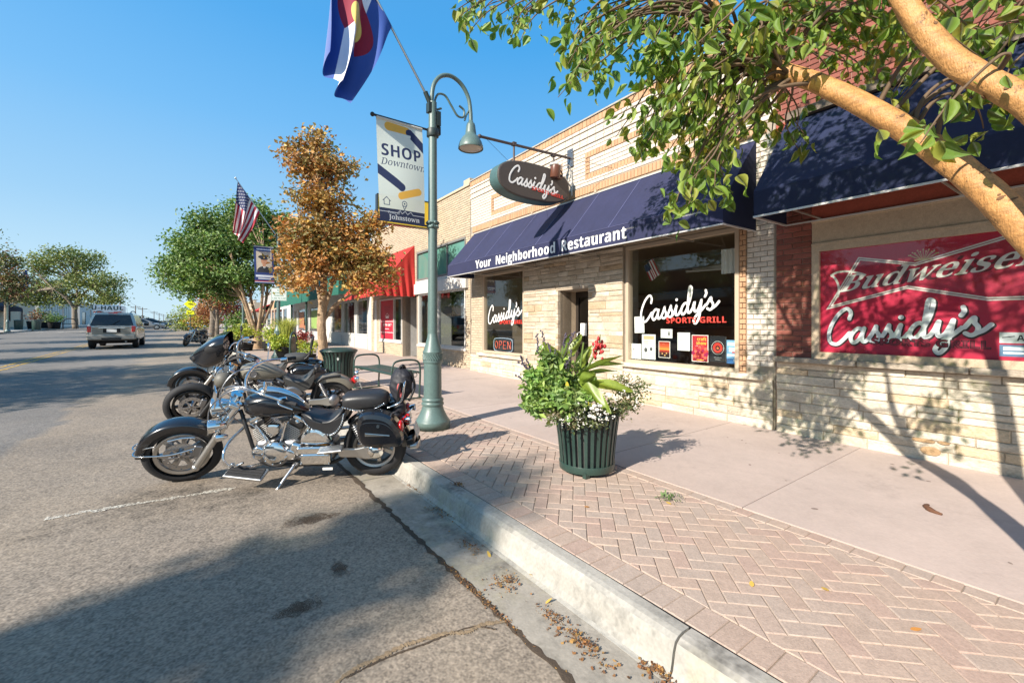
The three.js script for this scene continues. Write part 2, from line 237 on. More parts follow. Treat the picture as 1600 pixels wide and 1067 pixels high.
  part('joint_dirt', [seam([V(1.285, 0, 0), V(1.28, 0, -.8), V(1.287, 0, -1.6), V(1.282, 0, -2.4), V(1.287, 0, -3.2), V(1.28, 0, -4), V(1.285, 0, -6), V(1.28, 0, -9)], .028)], crackMat, road);
}
// kerb and gutter: cast lengths with open joints
const concMat = [[.365, .345, .305], [.345, .325, .29], [.38, .355, .315]].map(c => concrete(c, { map: T.kerb }));
{
  const kerb = structure('kerb'), gutterMat = [[.33, .295, .245], [.31, .28, .235], [.345, .31, .255]].map(c => concrete(c, { map: T.kerb })), gProf = [[1.29, -.08], [1.29, .004], [1.605, -.004], [1.605, -.08]], kProf = [[1.606, -.08], [1.606, -.003], [1.632, .004], [1.652, .03], [1.668, .10], [1.682, .132], [1.706, .148], [1.735, .152], [1.79, .152], [1.79, -.08]];
  for (let i = -3; i < 16; i++) for (const prof of [gProf, kProf]) {
    const z0 = -1.1 - i * 3.02, z1 = z0 - 3.008, n = 6, pos = [], idx = [], R = rng(200 + i);
    for (let k = 0; k <= n; k++) { const z = lerp(z0, z1, k / n), e = k === 0 || k === n ? .004 : 0; for (const [x, y] of prof) pos.push(x - (y > .09 ? 0 : 0) + (R() - .5) * .003, gy(z) + y - (y > 0 ? e : 0) + (R() - .5) * .003, z); }
    const m = prof.length; for (let k = 0; k < n; k++) for (let j = 0; j < m - 1; j++) { const a = k * m + j; idx.push(a, a + 1, a + m, a + 1, a + m + 1, a + m); }
    for (const o of [0, n * m]) for (const f of THREE.ShapeUtils.triangulateShape(prof.map(p => new THREE.Vector2(...p)), [])) idx.push(o + f[0], o + f[1], o + f[2]);
    const g = new THREE.BufferGeometry(); g.setAttribute('position', new THREE.Float32BufferAttribute(pos, 3)); g.setIndex(idx); part(prof === gProf ? 'gutter_pan' : 'kerb_length', [g.toNonIndexed()], (prof === gProf ? gutterMat : concMat)[(i + 3) % 3], kerb);
  }
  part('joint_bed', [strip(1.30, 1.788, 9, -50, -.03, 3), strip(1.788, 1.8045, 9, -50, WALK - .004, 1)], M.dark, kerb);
}
// herringbone paving between kerb and walk
{
  const pav = structure('pavement'), L = .186, Wd = L / 2, gap = .0045, R = rng(3), X0 = 1.985, X1 = 3.125;
  const tones = [[.445, .33, .275], [.44, .32, .262], [.432, .328, .275], [.425, .328, .278], [.452, .335, .275], [.44, .328, .27], [.44, .31, .258]].map(c => std([c[0] * 1.15, c[1] * 1.18, c[2] * 1.15], .93, { map: T.grain, bumpMap: T.grainBump, bumpScale: .0016 }));
  part('sand_bed', [strip(1.806, 3.235, 4, -50, WALK - .006, 1, 1)], grained([.34, .275, .215], .98, .004), pav);
  const clip = (poly, x, keepGreater) => { const o = []; for (let i = 0; i < poly.length; i++) { const a = poly[i], b = poly[(i + 1) % poly.length], ia = (a[0] - x) * keepGreater >= 0, ib = (b[0] - x) * keepGreater >= 0; if (ia) o.push(a); if (ia !== ib) { const t = (x - a[0]) / (b[0] - a[0]); o.push([x, a[1] + (b[1] - a[1]) * t]); } } return o; };
  const all = [];
  const add = poly => { let cx = 0, cz = 0; for (const p of poly) { cx += p[0]; cz += p[1]; } cx /= poly.length; cz /= poly.length; let A = 0; poly.forEach((p, i) => { const q = poly[(i + 1) % poly.length]; A += p[0] * q[1] - q[0] * p[1]; }); if (Math.abs(A) < .0012) return;
    const lift = (R() - .5) * .0035, tx = (R() - .5) * .012, tz = (R() - .5) * .012, ch = .005, top = [], mid = [], n = poly.length, pos = [];
    const y = (x, z) => gy(z) + WALK + lift + (x - cx) * tx + (z - cz) * tz;
    for (const [x, z] of poly) { const d = Math.hypot(x - cx, z - cz), k = 1 - ch / d * 1.2, X = cx + (x - cx) * k, Z = cz + (z - cz) * k; top.push([X, y(X, Z), Z]); mid.push([x, y(x, z) - .004, z]); }
    const tri = (a, b, c) => pos.push(...a, ...b, ...c), low = mid.map(p => [p[0], p[1] - .02, p[2]]);
    for (let i = 1; i < n - 1; i++) tri(top[0], top[i + 1], top[i]);
    for (let i = 0; i < n; i++) { const j = (i + 1) % n; tri(top[i], top[j], mid[i]); tri(mid[i], top[j], mid[j]); tri(mid[i], mid[j], low[i]); tri(low[i], mid[j], low[j]); }
    const g = new THREE.BufferGeometry(); g.setAttribute('position', new THREE.Float32BufferAttribute(pos, 3)); g.computeVertexNormals(); boxUV(g);
    const uv = g.attributes.uv, du = R() * 3, dv = R() * 3; for (let i = 0; i < uv.count; i++) uv.setXY(i, uv.getX(i) + du, uv.getY(i) + dv);
    const d = cx * SY - cz * CY, u = PH.u0 + PH.f * (cx * CY + cz * SY) / Math.max(d, .1); all.push({ g, m: R() * tones.length | 0, size: d > .3 && u > 0 && u < 1700 ? Math.sqrt(Math.abs(A)) / d / Math.sqrt(d) : 0 });
  };
  const s2 = Math.SQRT1_2, w = Wd, world = (a, b) => [2.55 + (a + b) * s2, -2.2 + (-a + b) * s2];
  const rect = (a0, a1, b0, b1) => { let p = [[a0, b0], [a1, b0], [a1, b1], [a0, b1]].map(([a, b]) => world(a, b)); p = clip(clip(p, X0, 1), X1, -1); if (p.length > 2 && p.every(q => q[1] < 2.5 && q[1] > -16)) add(p); };
  for (let i = -90; i < 160; i++) for (let j = -90; j < 90; j++) {
    const ox = i + 2 * j, oy = i - 2 * j, [cx, cz] = world((ox + 1) * w, oy * w); if (cx < 1.5 || cx > 3.6 || cz > 3 || cz < -16.5) continue; const h = gap / 2;
    rect(ox * w + h, (ox + 2) * w - h, oy * w + h, (oy + 1) * w - h); rect((ox + 2) * w + h, (ox + 3) * w - h, (oy - 1) * w + h, (oy + 1) * w - h);
  }
  for (let z = 2; z > -40; z -= .116) { const len = .112; for (const [a, b] of [[1.806, 1.98], [3.13, 3.232]]) { add([[a, z], [b, z], [b, z - len], [a, z - len]]); } }
  all.sort((a, b) => b.size - a.size);
  all.slice(0, 300).forEach(p => { part('paver', p.g, tones[p.m], pav); });
  tones.forEach((m, k) => { const l = all.slice(300).filter(p => p.m === k).map(p => p.g); if (l.length) stuff(part('pavers', mergeGeometries(l), m, pav)); });
  part('far_paving', [strip(1.797, 3.232, -16.05, -95, WALK + .002, 3)], tones[0], pav);
}
// tinted concrete slabs of the walk
{
  const walk = structure('sidewalk'), R = rng(8), cols = [[.53, .425, .37], [.515, .41, .355], [.545, .44, .385]].map(c => concrete(c.map(x => x * .86), { map: T.walk }));
  for (let i = -4; i < 34; i++) { const z0 = -.16 - i * 1.412, z1 = z0 - 1.406, y = (R() - .5) * .003; const g = box(1, 1, 1), p = g.attributes.position; for (let k = 0; k < p.count; k++) { const z = p.getZ(k) > 0 ? z0 : z1, X = p.getX(k) > 0 ? 6.9 + 0.03 * -z : 3.24; p.setXYZ(k, X, gy(z) + WALK + .004 + y + (p.getY(k) > 0 ? 0 : -.1), z); } g.computeVertexNormals(); part('slab', [g], cols[i + 4 & 1 ? 0 : i % 3 ? 1 : 2], walk); }
  stuff(part('gum_spots', Array.from({ length: 46 }, () => { const x = 3.35 + R() * 2.5, z = .4 - R() * 9, r = .006 + R() * .012; return new THREE.CylinderGeometry(r * .7, r, .0016, 9).scale(1, 1, .6 + R() * .8).rotateY(R() * 6).translate(x, gy(z) + WALK + .0062, z); }), std([.22, .17, .145], .9), walk));
  part('joint_bed', [strip(3.24, 7, 8, -50, WALK - .02, 3)], grained([.17, .125, .095], .95), walk);
  part('far_slab', [strip(3.24, 11, -47.7, -66, WALK + .004, 3)], cols[1], walk); part('far_slab', [strip(1.3, 14, -76, -200, WALK, 6)], cols[0], walk);
  const lw = structure('left_sidewalk'); part('slab', [strip(-13.3, -19, 40, -200, WALK, 4)], concrete([.46, .40, .33]), lw);
  part('kerb_edge', [40, -20, -50, -80, -110].map((z, i, a) => { const z1 = [-20, -50, -80, -110, -200][i], g = box(1, 1, 1), p = g.attributes.position; for (let k = 0; k < p.count; k++) { const zz = p.getZ(k) > 0 ? z : z1; p.setXYZ(k, p.getX(k) > 0 ? -13 : -13.3, gy(zz) + (p.getY(k) > 0 ? WALK + .006 : -.1), zz); } return g; }), concMat[0], lw);
}
// fallen leaves and grit
{
  const R = rng(404), lit = [[.20, .085, .03], [.28, .13, .045], [.15, .075, .035], [.36, .20, .06]].map(c => std(c, .9));
  const bit = (x, y, z, s) => { const g = new THREE.PlaneGeometry(s, s * (.35 + R() * .5), 2, 1), p = g.attributes.position; for (let i = 0; i < p.count; i++) p.setZ(i, Math.abs(p.getX(i)) * (R() * .9)); g.rotateX(-PI / 2 + (R() - .5) * 1.3); g.rotateY(R() * 7); return g.translate(x, y + s * .12, z); };
  const pile = (label, u, v, n, sx, sz, size, onTop) => { const c = onGround(u, v, onTop), by = [[], [], [], []]; for (let i = 0; i < n; i++) { const a = R() * 7, q = Math.sqrt(-2 * Math.log(R() * .999 + 1e-4)) * .5, lx = Math.cos(a) * q * sx, lz = Math.sin(a) * q * sz, x = c.x + lx, z = c.z + lz; by[R() * 4 | 0].push(bit(x, gy(z) + onTop + .004 + R() * .018 * Math.max(0, 1 - q), z, size * (.5 + R()))); }
    const o = tag(new THREE.Group(), label, 'leaf litter', 'drifts of dead leaves in the gutter', 'stuff'); o.name = numbered('leaf_litter'); scene.add(o); by.forEach((l, k) => l.length && part('leaf_bits', l, lit[k], o)); };
  pile('small heap of rust brown dead leaves in the gutter by the kerb', 787, 912, 150, .09, .10, .010, 0);
  pile('long drift of torn brown leaves in the nearest part of the gutter', 905, 1005, 190, .06, .24, .012, 0);
  pile('thin scatter of brown leaves in the gutter left of the near heap', 735, 855, 120, .06, .18, .010, 0);
  pile('brown leaf crumbs in the shaded gutter', 690, 805, 90, .06, .25, .010, 0); pile('orange leaf scraps at the foot of the kerb by the black motorcycle', 650, 762, 220, .06, .22, .010, 0);
  pile('clump of brown leaf scraps on the pavers behind the kerb', 715, 758, 70, .05, .07, .011, WALK); pile('orange and yellow leaves in the gutter at the kerb joint', 1030, 1052, 130, .05, .09, .012, 0);
  pile('dark grit and leaf crumbs along the edge of the asphalt', 740, 925, 260, .02, .5, .008, 0); pile('reddish leaf scraps in the middle of the gutter', 860, 965, 90, .06, .12, .009, 0);
  // single yellow leaves one can pick out
  const yl = std([.55, .36, .07], .7), ol = std([.50, .22, .05], .7);
  const shape = prism(spline([[0, -1], [.5, -.35], [.42, .4], [0, 1], [-.42, .4], [-.5, -.35]], 20), .03, 0);
  [[1045, 787, 'small orange leaf flat on the pavers below the weed'], [917, 793, 'small orange leaf on the pavers in front of the green planter'], [1290, 922, 'pale orange leaf on the middle of the herringbone paving'], [1432, 985, 'orange leaf on the pavers nearest the photograph corner'], [1175, 914, 'tiny yellow leaf on the herringbone paving by the kerb']].forEach(([u, v, label], i) => { const o = part('fallen_leaf', shape.clone().rotateX(-PI / 2 + .12).rotateY(i * 1.3).scale(.022, .03, .022), i % 2 ? ol : yl, scene); tag(o, label, 'leaf', 'single leaves on the paving'); const c = onGround(u, v, WALK); o.position.set(c.x, c.y + .007, c.z); });
  [[764, 868, 'pale yellow crumpled leaf in the gutter shade'], [830, 900, 'bright yellow leaf at the foot of the kerb'], [857, 941, 'lone yellow leaf in the sunlit gutter']].forEach(([u, v, label], i) => { const o = part('fallen_leaf', shape.clone().rotateX(-PI / 2 + .3).rotateY(i * 2).scale(.02, .05, .02), yl, scene); tag(o, label, 'leaf', 'single leaves in the gutter'); const c = onGround(u, v, 0); o.position.set(c.x, c.y + .008, c.z); });
  const c = onGround(1461, 798, WALK), o = thing('bark_curl', 'curled dark brown strip of bark lying on the walk', 'bark', c, .6); part('bark_strip', limb([[-.09, .008, 0], [-.05, .014, -.035], [.0, .016, -.042], [.05, .013, -.03], [.09, .008, .006]], [.010, .018, .015, .008], 8, .2), grained([.16, .07, .035], .85), o);
  const wd = onGround(1045, 781, WALK), weed = thing('weed', 'small green weed growing between the pavers', 'plant', wd), lf = []; for (let i = 0; i < 46; i++) { const a = R() * 7, r = R() * .12; lf.push(prism(spline([[0, 0], [.006, .012], [0, .028], [-.006, .012]], 10), .0012).rotateX(-.9 * R() - .3).rotateY(a).translate(Math.cos(a) * r, .004 + R() * .012, Math.sin(a) * r)); } part('foliage', lf, std([.10, .16, .05], .7), weed);
}
// ---------------------------------------------------------------- facades on the right: local x runs away along the street, z into the building
const FTH = 2 * DEG, FX = 5.9, FZ = -2.5, FROT = PI / 2 - FTH;
function fac(u, v, n = 0) {                                                               // measuring: where a pixel's ray meets the facade plane moved out by n
  const dx = Math.sin(FTH), dz = -Math.cos(FTH), ox = FX - Math.cos(FTH) * n, oz = FZ - Math.sin(FTH) * n, r = ray(u, v), det = -r.x * dz + dx * r.z;
  return { s: (r.x * oz - r.z * ox) / det, y: EYE + r.y * (-ox * dz + dx * oz) / det };
}
const facWorld = (s, y, n) => V(FX + Math.sin(FTH) * s - Math.cos(FTH) * n, y, FZ - Math.cos(FTH) * s - Math.sin(FTH) * n);
const building = (name, label, category = 'building', group) => thing(name, label, category, [FX, 0, FZ], FROT, group);
const base0 = s => gy(FZ - s) + WALK;
function wallBoxes(s0, s1, y0, y1, z0, z1, holes = []) {                                  // wall with rectangular openings [s0,s1,y0,y1]
  const xs = [...new Set([s0, s1, ...holes.flatMap(h => [h[0], h[1]])].filter(x => x >= s0 && x <= s1))].sort((a, b) => a - b), out = [];
  for (let i = 0; i < xs.length - 1; i++) { const m = (xs[i] + xs[i + 1]) / 2; let ys = [[y0, y1]]; for (const h of holes) if (m > h[0] && m < h[1]) ys = ys.flatMap(([a, b]) => [[a, Math.min(b, h[2])], [Math.max(a, h[3]), b]].filter(q => q[1] - q[0] > 1e-3)); for (const [a, b] of ys) out.push(bb(xs[i], xs[i + 1], a, b, z0, z1)); }
  return out;
}
function blockGeo(w, h, d, ch, R, rough = 0, du = 0) {                                    // brick or stone: front at z=-d with worn edges
  const j = () => (R() - .5) * rough, X = w / 2, Y = h / 2, f = [[-X + ch, -Y + ch], [X - ch, -Y + ch], [X - ch, Y - ch], [-X + ch, Y - ch]].map(([x, y]) => [x + j() * .5, y + j() * .5, -d + j()]), e = [[-X, -Y], [X, -Y], [X, Y], [-X, Y]].map(([x, y]) => [x, y, -d + ch + rough * .5]), b = e.map(p => [p[0], p[1], .004]), pos = [];
  const t = (...q) => q.forEach(p => pos.push(...p)), c = [0, 0, -d - rough * R() * .6];
  if (rough) for (let i = 0; i < 4; i++) t(c, f[(i + 1) % 4], f[i]); else { t(f[0], f[2], f[1]); t(f[0], f[3], f[2]); }
  for (let i = 0; i < 4; i++) { const k = (i + 1) % 4; t(f[i], f[k], e[i], e[i], f[k], e[k], e[i], e[k], b[i], b[i], e[k], b[k]); }
  const g = new THREE.BufferGeometry(); g.setAttribute('position', new THREE.Float32BufferAttribute(pos, 3)); g.computeVertexNormals(); boxUV(g); const uv = g.attributes.uv, o = du || R() * 9; for (let i = 0; i < uv.count; i++) uv.setXY(i, uv.getX(i) + o, uv.getY(i) + o * .37); return g;
}
const brickCache = {};
function makeField(seed) {                                                                // collects bricks, then hangs the nearest as single parts and the rest joined
  const R = rng(seed), list = [];
  const put = (s, y, w, h, d, mats, z = 0, vert = false) => list.push({ s, y, w, h, d, z, m: mats[R() * mats.length | 0], jit: (R() - .5) * .003 });
  return {
    R, put,
    rows(s0, s1, y0, y1, { course = .066, len = .205, gap = .009, d = .012, z = 0, mats, holes = [], extra = () => 0 }) {
      const n = Math.round((y1 - y0) / course), c = (y1 - y0) / n;
      for (let r = 0; r < n; r++) { const y = y0 + (r + .5) * c; for (let x = s0 - (r & 1 ? len / 2 : 0); x < s1; x += len) { let a = Math.max(x, s0), b = Math.min(x + len, s1); for (const h of holes) if (y > h[2] && y < h[3]) { if (a < h[1] && b > h[1]) a = Math.max(a, h[1]); if (b > h[0] && a < h[0]) b = Math.min(b, h[0]); if (a >= h[0] && b <= h[1]) b = a; } if (b - a > .03) put((a + b) / 2, y, b - a - gap, c - gap, d + extra(r), mats, z); } }
    },
    soldiers(s0, s1, y0, y1, { w = .072, gap = .008, d = .016, z = 0, mats }) { const n = Math.round((s1 - s0) / w), c = (s1 - s0) / n; for (let i = 0; i < n; i++) put(s0 + (i + .5) * c, (y0 + y1) / 2, c - gap, y1 - y0 - gap, d, mats, z); },
    done(parent, singles = 300, name = 'brick', rough = 0) {
      const p = V(); for (const b of list) { p.copy(facWorld(b.s, b.y, 0)); const dx = p.x, dz = p.z, d = dx * SY - dz * CY, l = dx * CY + dz * SY, u = PH.u0 + PH.f * l / d, v = PH.v0 - PH.f * (p.y - EYE) / d; b.size = d > .5 && u > -50 && u < 1650 && v > -30 ? Math.sqrt(b.w * b.h) / d * (.3 + .7 * Math.abs(p.x) / p.length()) : 0; }
      list.sort((a, b) => b.size - a.size); const rest = new Map();
      list.forEach((b, i) => {
        const key = [b.w.toFixed(3), b.h.toFixed(3), b.d.toFixed(3), R() * 3 | 0].join(); const g = brickCache[key] ??= blockGeo(b.w, b.h, b.d, .0045, rng(Object.keys(brickCache).length + 1), 0);
        if (i < singles && b.size > 0) part(name, g, b.m, parent).position.set(b.s, b.y, b.z + b.jit); else { if (!rest.has(b.m)) rest.set(b.m, []); rest.get(b.m).push(g.clone().translate(b.s, b.y, b.z + b.jit)); }
      });
      for (const [m, l] of rest) stuff(part(name + '_courses', mergeGeometries(l), m, parent));
    },
  };
}
function stones(parent, s0, s1, y0, y1, mats, seed, { holes = [], z = 0, hmin = .07, hmax = .15, lmin = .22, lmax = .75, d = .035, max = 300 } = {}) {
  const R = rng(seed); let y = y0 - .0, k = 0; const rest = new Map();
  while (y < y1 - .03) {
    let h = Math.min(lerp(hmin, hmax, R()), y1 - y); if (y1 - y - h < .045) h = y1 - y;
    let s = s0; while (s < s1 - .02) {
      let w = Math.min(lerp(lmin, lmax, R() * R() + R() * .3), s1 - s); if (s1 - s - w < .12) w = s1 - s; let a = s, b = s + w, skip = false;
      for (const q of holes) if (y + h * .5 > q[2] && y + h * .5 < q[3]) { if (a >= q[0] - .02 && a < q[1]) { if (b <= q[1]) skip = true; else a = q[1]; } else if (a < q[0] && b > q[0]) b = q[0]; }
      const split = !skip && h > .115 && R() < .4 ? [[y, h * .5], [y + h * .5, h * .5]] : [[y, h]];
      if (!skip && b - a > .035) for (const [yy, hh] of split) { const g = blockGeo(b - a - .006, hh - .006, d + R() * .012, .005, R, .009), m = mats[R() * mats.length | 0]; if (k++ < max) part('stone', g, m, parent).position.set((a + b) / 2, yy + hh / 2, z); else { if (!rest.has(m)) rest.set(m, []); rest.get(m).push(g.translate((a + b) / 2, yy + hh / 2, z)); } }
      s = b === a ? s + w : Math.max(b, s + (skip ? w : 0)); if (skip) s = Math.max(s, a + w);
    } y += h;
  }
  for (const [m, l] of rest) stuff(part('stone_courses', mergeGeometries(l), m, parent));
}
const tint = (c, R, n, a = .12) => Array.from({ length: n }, () => { const k = 1 + (R() - .5) * 2 * a, w = (R() - .5) * a * .35; return [c[0] * k * (1 + w), c[1] * k, c[2] * k * (1 - w)]; });
const brickMats = (c, seed, n = 6, a = .14, rough = .85, bump = .002) => tint(c, rng(seed), n, a).map(q => grained(q, rough, bump));
const B = { cream: brickMats([.70, .63, .54], 1, 5, .07), orange: brickMats([.56, .33, .185], 2, 6, .16), tan: brickMats([.58, .465, .33], 3, 6, .14), red: brickMats([.27, .085, .06], 4, 6, .2), stone: tint([.57, .485, .38], rng(6), 6, .10).concat([[.52, .40, .27], [.62, .55, .45]]).map(stoneMat), pale: tint([.65, .58, .475], rng(7), 6, .07).concat([[.62, .50, .35]]).map(stoneMat), mortar: grained([.40, .34, .27], .95, .003), redMortar: grained([.36, .22, .17], .95, .003), stoneMortar: grained([.46, .385, .29], .95, .003) };
const lettersOn = (parent, s, y, z) => { const g = new THREE.Group(); g.position.set(s, y, z); g.rotation.y = PI; return g; };
function decal(name, geo, mat, parent, s, y, z, tilt = 0, label) { const g = Array.isArray(geo) ? join(geo, false) : geo.clone(); g.rotateZ(tilt).rotateY(PI); const m = part(name, g, mat, parent, label); m.position.set(s, y, z); return m; }
function awningCloth(s0, s1, yTop, yVal, yBot, n, seams, sag = .03) {                     // sloped top, upright valance and two cheeks
  const N = 48, pos = [], idx = [], R = rng(s0 * 100 | 0), rows = [[yTop, 0], [lerp(yTop, yVal, .25), .25], [lerp(yTop, yVal, .5), .5], [lerp(yTop, yVal, .75), .75], [yVal, 1], [yBot, 1.0]];
  rows.forEach(([y, f], r) => { for (let i = 0; i <= N; i++) { const t = i / N, w = Math.abs(((t * seams) % 1) - .5) * 2; pos.push(lerp(s0, s1, t), y - (r > 0 && r < 4 ? sag * (1 - w * w) : 0), -.03 - f * (n - .03)); } });
  for (let r = 0; r < rows.length - 1; r++) for (let i = 0; i < N; i++) { const a = r * (N + 1) + i, b = a + N + 1; idx.push(a, b, a + 1, a + 1, b, b + 1); }
  const top = new THREE.BufferGeometry(); top.setAttribute('position', new THREE.Float32BufferAttribute(pos, 3)); top.setIndex(idx); const t2 = top.toNonIndexed(); t2.computeVertexNormals();
  const cheek = s => { const sh = new THREE.Shape([[-.03, yTop - .005], [-n + .002, yVal - .002], [-n + .002, yBot], [-.03, yBot]].map(p => new THREE.Vector2(...p))); return new THREE.ExtrudeGeometry(sh, { depth: .003, bevelEnabled: false }).rotateY(-PI / 2).translate(s + .0015, 0, 0); };
  return { top: t2, cheeks: [cheek(s0 + .004), cheek(s1 - .004)] };
}
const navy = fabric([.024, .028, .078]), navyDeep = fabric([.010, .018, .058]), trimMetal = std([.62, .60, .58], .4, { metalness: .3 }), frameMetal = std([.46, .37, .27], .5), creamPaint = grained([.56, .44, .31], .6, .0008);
const room = (parent, s0, s1, y0, y1, depth, color) => { part('interior', [bb(s0, s1, y0, y1, depth, depth + .1), bb(s0 - .1, s0, y0, y1, .35, depth), bb(s1, s1 + .1, y0, y1, .35, depth), bb(s0, s1, y1, y1 + .1, .35, depth), bb(s0, s1, y0 - .1, y0, .35, depth)], std(color, .85), parent); };
function shopWindow(parent, s0, s1, y0, y1, { f = .06, mat = frameMetal, glass = M.glass, z = .03, mull = [] } = {}) {
  const fr = part('window', [bb(s0, s1, y1 - f, y1, -.025, .09), bb(s0, s1, y0, y0 + f, -.025, .09), bb(s0, s0 + f, y0 + f, y1 - f, -.023, .088), bb(s1 - f, s1, y0 + f, y1 - f, -.023, .088), mull.map(m => bb(m - .02, m + .02, y0 + f, y1 - f, -.015, .08))], mat, parent);
  part('pane', [bb(s0 + f, s1 - f, y0 + f, y1 - f, z, z + .0001)].map(() => new THREE.PlaneGeometry(s1 - s0 - 2 * f, y1 - y0 - 2 * f).translate((s0 + s1) / 2, (y0 + y1) / 2, z)), glass, fr); return fr;
}
// ---------- the restaurant
const letterWhite = std([.78, .78, .76], .5), letterRed = std([.62, .05, .035], .5);
const rest = building('restaurant_building', 'cream and orange brick restaurant with a long dark blue awning and stone entrance');
{
  const b = rest, s0 = -.05, s1 = 7.66, top = 5.28, WR = [.40, 2.32, .84, 2.78], WL = [5.22, 7.02, .76, 2.74], DR = [3.20, 4.02, .1, 2.14];
  part('wall', wallBoxes(s0, s1, 0, top - .01, .0, .3, [WR, WL, DR]), B.mortar, b);
  part('roof', [bb(s0, s1, top - .35, top - .25, .3, 12), bb(s0, s1, 0, top - .3, 12, 12.2), bb(s0 - .0, s0 + .15, 0, top - .3, .3, 12), bb(s1 - .15, s1 - .002, 0, top - .3, .3, 12)], B.mortar, b);
  room(b, .3, 7.2, .3, 3.2, 4.5, [.38, .29, .20]); part('bar_counter', [rbox(3.2, 1.1, .5, .03, 2.2, .85, 3.4), bb(.6, 3.9, 1.4, 1.44, 3.1, 3.7), bb(.5, 6.9, 1.9, 1.93, 4.2, 4.48), bb(.5, 6.9, 2.3, 2.33, 4.2, 4.48)], std([.20, .10, .05], .5), b); part('framed_picture', [[1, 2.1], [2.2, 2.4], [5.6, 2.0], [6.4, 2.3]].map(([s, y]) => bb(s, s + .5, y - .3, y + .1, 4.44, 4.47)), std([.5, .44, .34], .6), b);
  const F = makeField(21), holes = [[s0, s1, 0, 0]];
  F.soldiers(s0, s1, 5.14, 5.27, { mats: B.orange, d: .03, w: .10 });
  part('coping', [bb(s0, s1, 5.272, 5.30, -.05, .34)], concMat[2], b);
  const fr = [[.55, 3.30], [3.95, 6.62]];
  for (let r = 0; r < 5; r++) F.rows(s0, s1, 4.80 + r * .068, 4.80 + (r + 1) * .068, { mats: B.cream, d: .012 + (r % 2 ? .002 : .02), gap: .012 });   // stepped courses below the cap
  F.rows(s0, s1, 4.055, 4.80, { mats: B.cream, d: .010, holes: fr.map(([a, c]) => [a, c, 4.16, 4.67]) });
  for (const [a, c] of fr) { F.soldiers(a, c, 4.16, 4.265, { mats: B.orange }); F.soldiers(a, c, 4.565, 4.67, { mats: B.orange }); F.rows(a, a + .11, 4.27, 4.56, { mats: B.orange, len: .11, d: .016 }); F.rows(c - .11, c, 4.27, 4.56, { mats: B.orange, len: .11, d: .016 }); F.rows(a + .115, c - .115, 4.27, 4.56, { mats: B.cream, d: .010 }); }
  F.soldiers(.05, s1 - .1, 3.90, 4.04, { mats: B.orange, d: .02 });
  F.rows(-.04, .30, .95, 3.88, { mats: B.cream, d: .014, len: .17 });
  F.rows(.305, .395, .80, 2.80, { mats: B.orange, len: .09, d: .028, course: .07 });
  F.rows(7.06, s1 - .03, .72, 3.88, { mats: B.tan, d: .012, len: .18 });
  F.done(b);
  part('lintel', [bb(.30, 7.1, 2.80, 2.98, -.03, .0), bb(.3, 7.1, 2.98, 3.88, -.012, 0)], creamPaint, b);
  // stone round the entrance and below the windows
  part('stone_bed', [...wallBoxes(2.36, 5.19, .15, 2.79, -.045, 0, [[3.18, 4.04, 0, 2.15]]), bb(s0 + .02, 2.36, .12, .79, -.028, 0), bb(5.19, s1 - .02, .12, .68, -.028, 0)], B.stoneMortar, b);
  stones(b, 2.36, 5.19, .17, 2.79, B.stone, 31, { holes: [[3.20 - .02, 4.02 + .02, 0, 2.15]], d: .05, max: 170 });
  stones(b, s0 + .02, 2.36, .15, .79, B.pale, 33, { d: .035, hmin: .09, hmax: .17, lmin: .3, lmax: .9, max: 60 });
  stones(b, 5.19, s1 - .02, .18, .68, B.pale, 35, { d: .035, hmin: .09, hmax: .17, lmin: .3, lmax: .9, max: 40 });
  part('sill', [rbox(2.3, .07, .17, .012, 1.2, .815, -.03)], B.pale[1], b); part('sill', [rbox(1.96, .07, .17, .012, 6.2, .715, -.03)], B.pale[1], b);
  stones(b, 4.02, 4.1, .2, 2.13, B.stone, 39, { z: 0, d: .06, lmin: .1, lmax: .2, max: 20 });
  part('jamb', [bb(3.17, 3.20, .17, 2.17, .0, .5), bb(4.02, 4.05, .17, 2.17, 0, .5), bb(3.2, 4.02, 2.14, 2.17, 0, .5), bb(3.2, 4.02, .1, .2, .0, .6)], creamPaint, b);
  const door = part('door', [bb(3.2, 3.27, .2, 2.14, .42, .47), bb(3.95, 4.02, .2, 2.14, .42, .47), bb(3.27, 3.95, 2.02, 2.14, .42, .47), bb(3.27, 3.95, .2, .42, .42, .47), bb(3.27, 3.95, 1.08, 1.13, .42, .46)], std([.028, .022, .018], .4), b, 'dark entrance door set back in the stone');
  part('pane', [new THREE.PlaneGeometry(.68, 1.6).translate(3.61, 1.22, .445)], M.darkGlass, door); part('handle', [tube([[3.9, .9, .42], [3.9, .92, .36], [3.9, 1.3, .36], [3.9, 1.32, .42]], .012, 16, 8)], M.steel, door); part('notice', [bb(3.72, 3.9, 1.25, 1.5, .435, .436)], M.paper, door);
  const w1 = shopWindow(b, ...WR, { f: .055 }), w2 = shopWindow(b, ...WL, { f: .055 });
  for (const [w, sL, yL, h, r1, r2] of [[w1, 2.05, 1.455, .160, 1.56, .60], [w2, 6.82, 1.42, .172, 6.3, 5.26]]) {
    decal('name_lettering', scriptGeo(h, .0195), letterWhite, w, sL, yL + .055, .024, 8.5 * DEG);
    const g = letters('SPORTS GRILL', .085, .002, font, 1); g.scale((r1 - r2) / widthOf(g), 1, 1); decal('red_lettering', [g], letterRed, w, r1, w === w1 ? 1.50 : 1.48, .022, .6 * DEG);
  }
  part('ceiling_tube', [rod([2.0, 2.42, 1.2], [.9, 2.42, 1.5], .02), box(1.2, .05, .12, 1.45, 2.46, 1.35, 0, -.27, 0)], std([.8, .8, .78], .4), b);
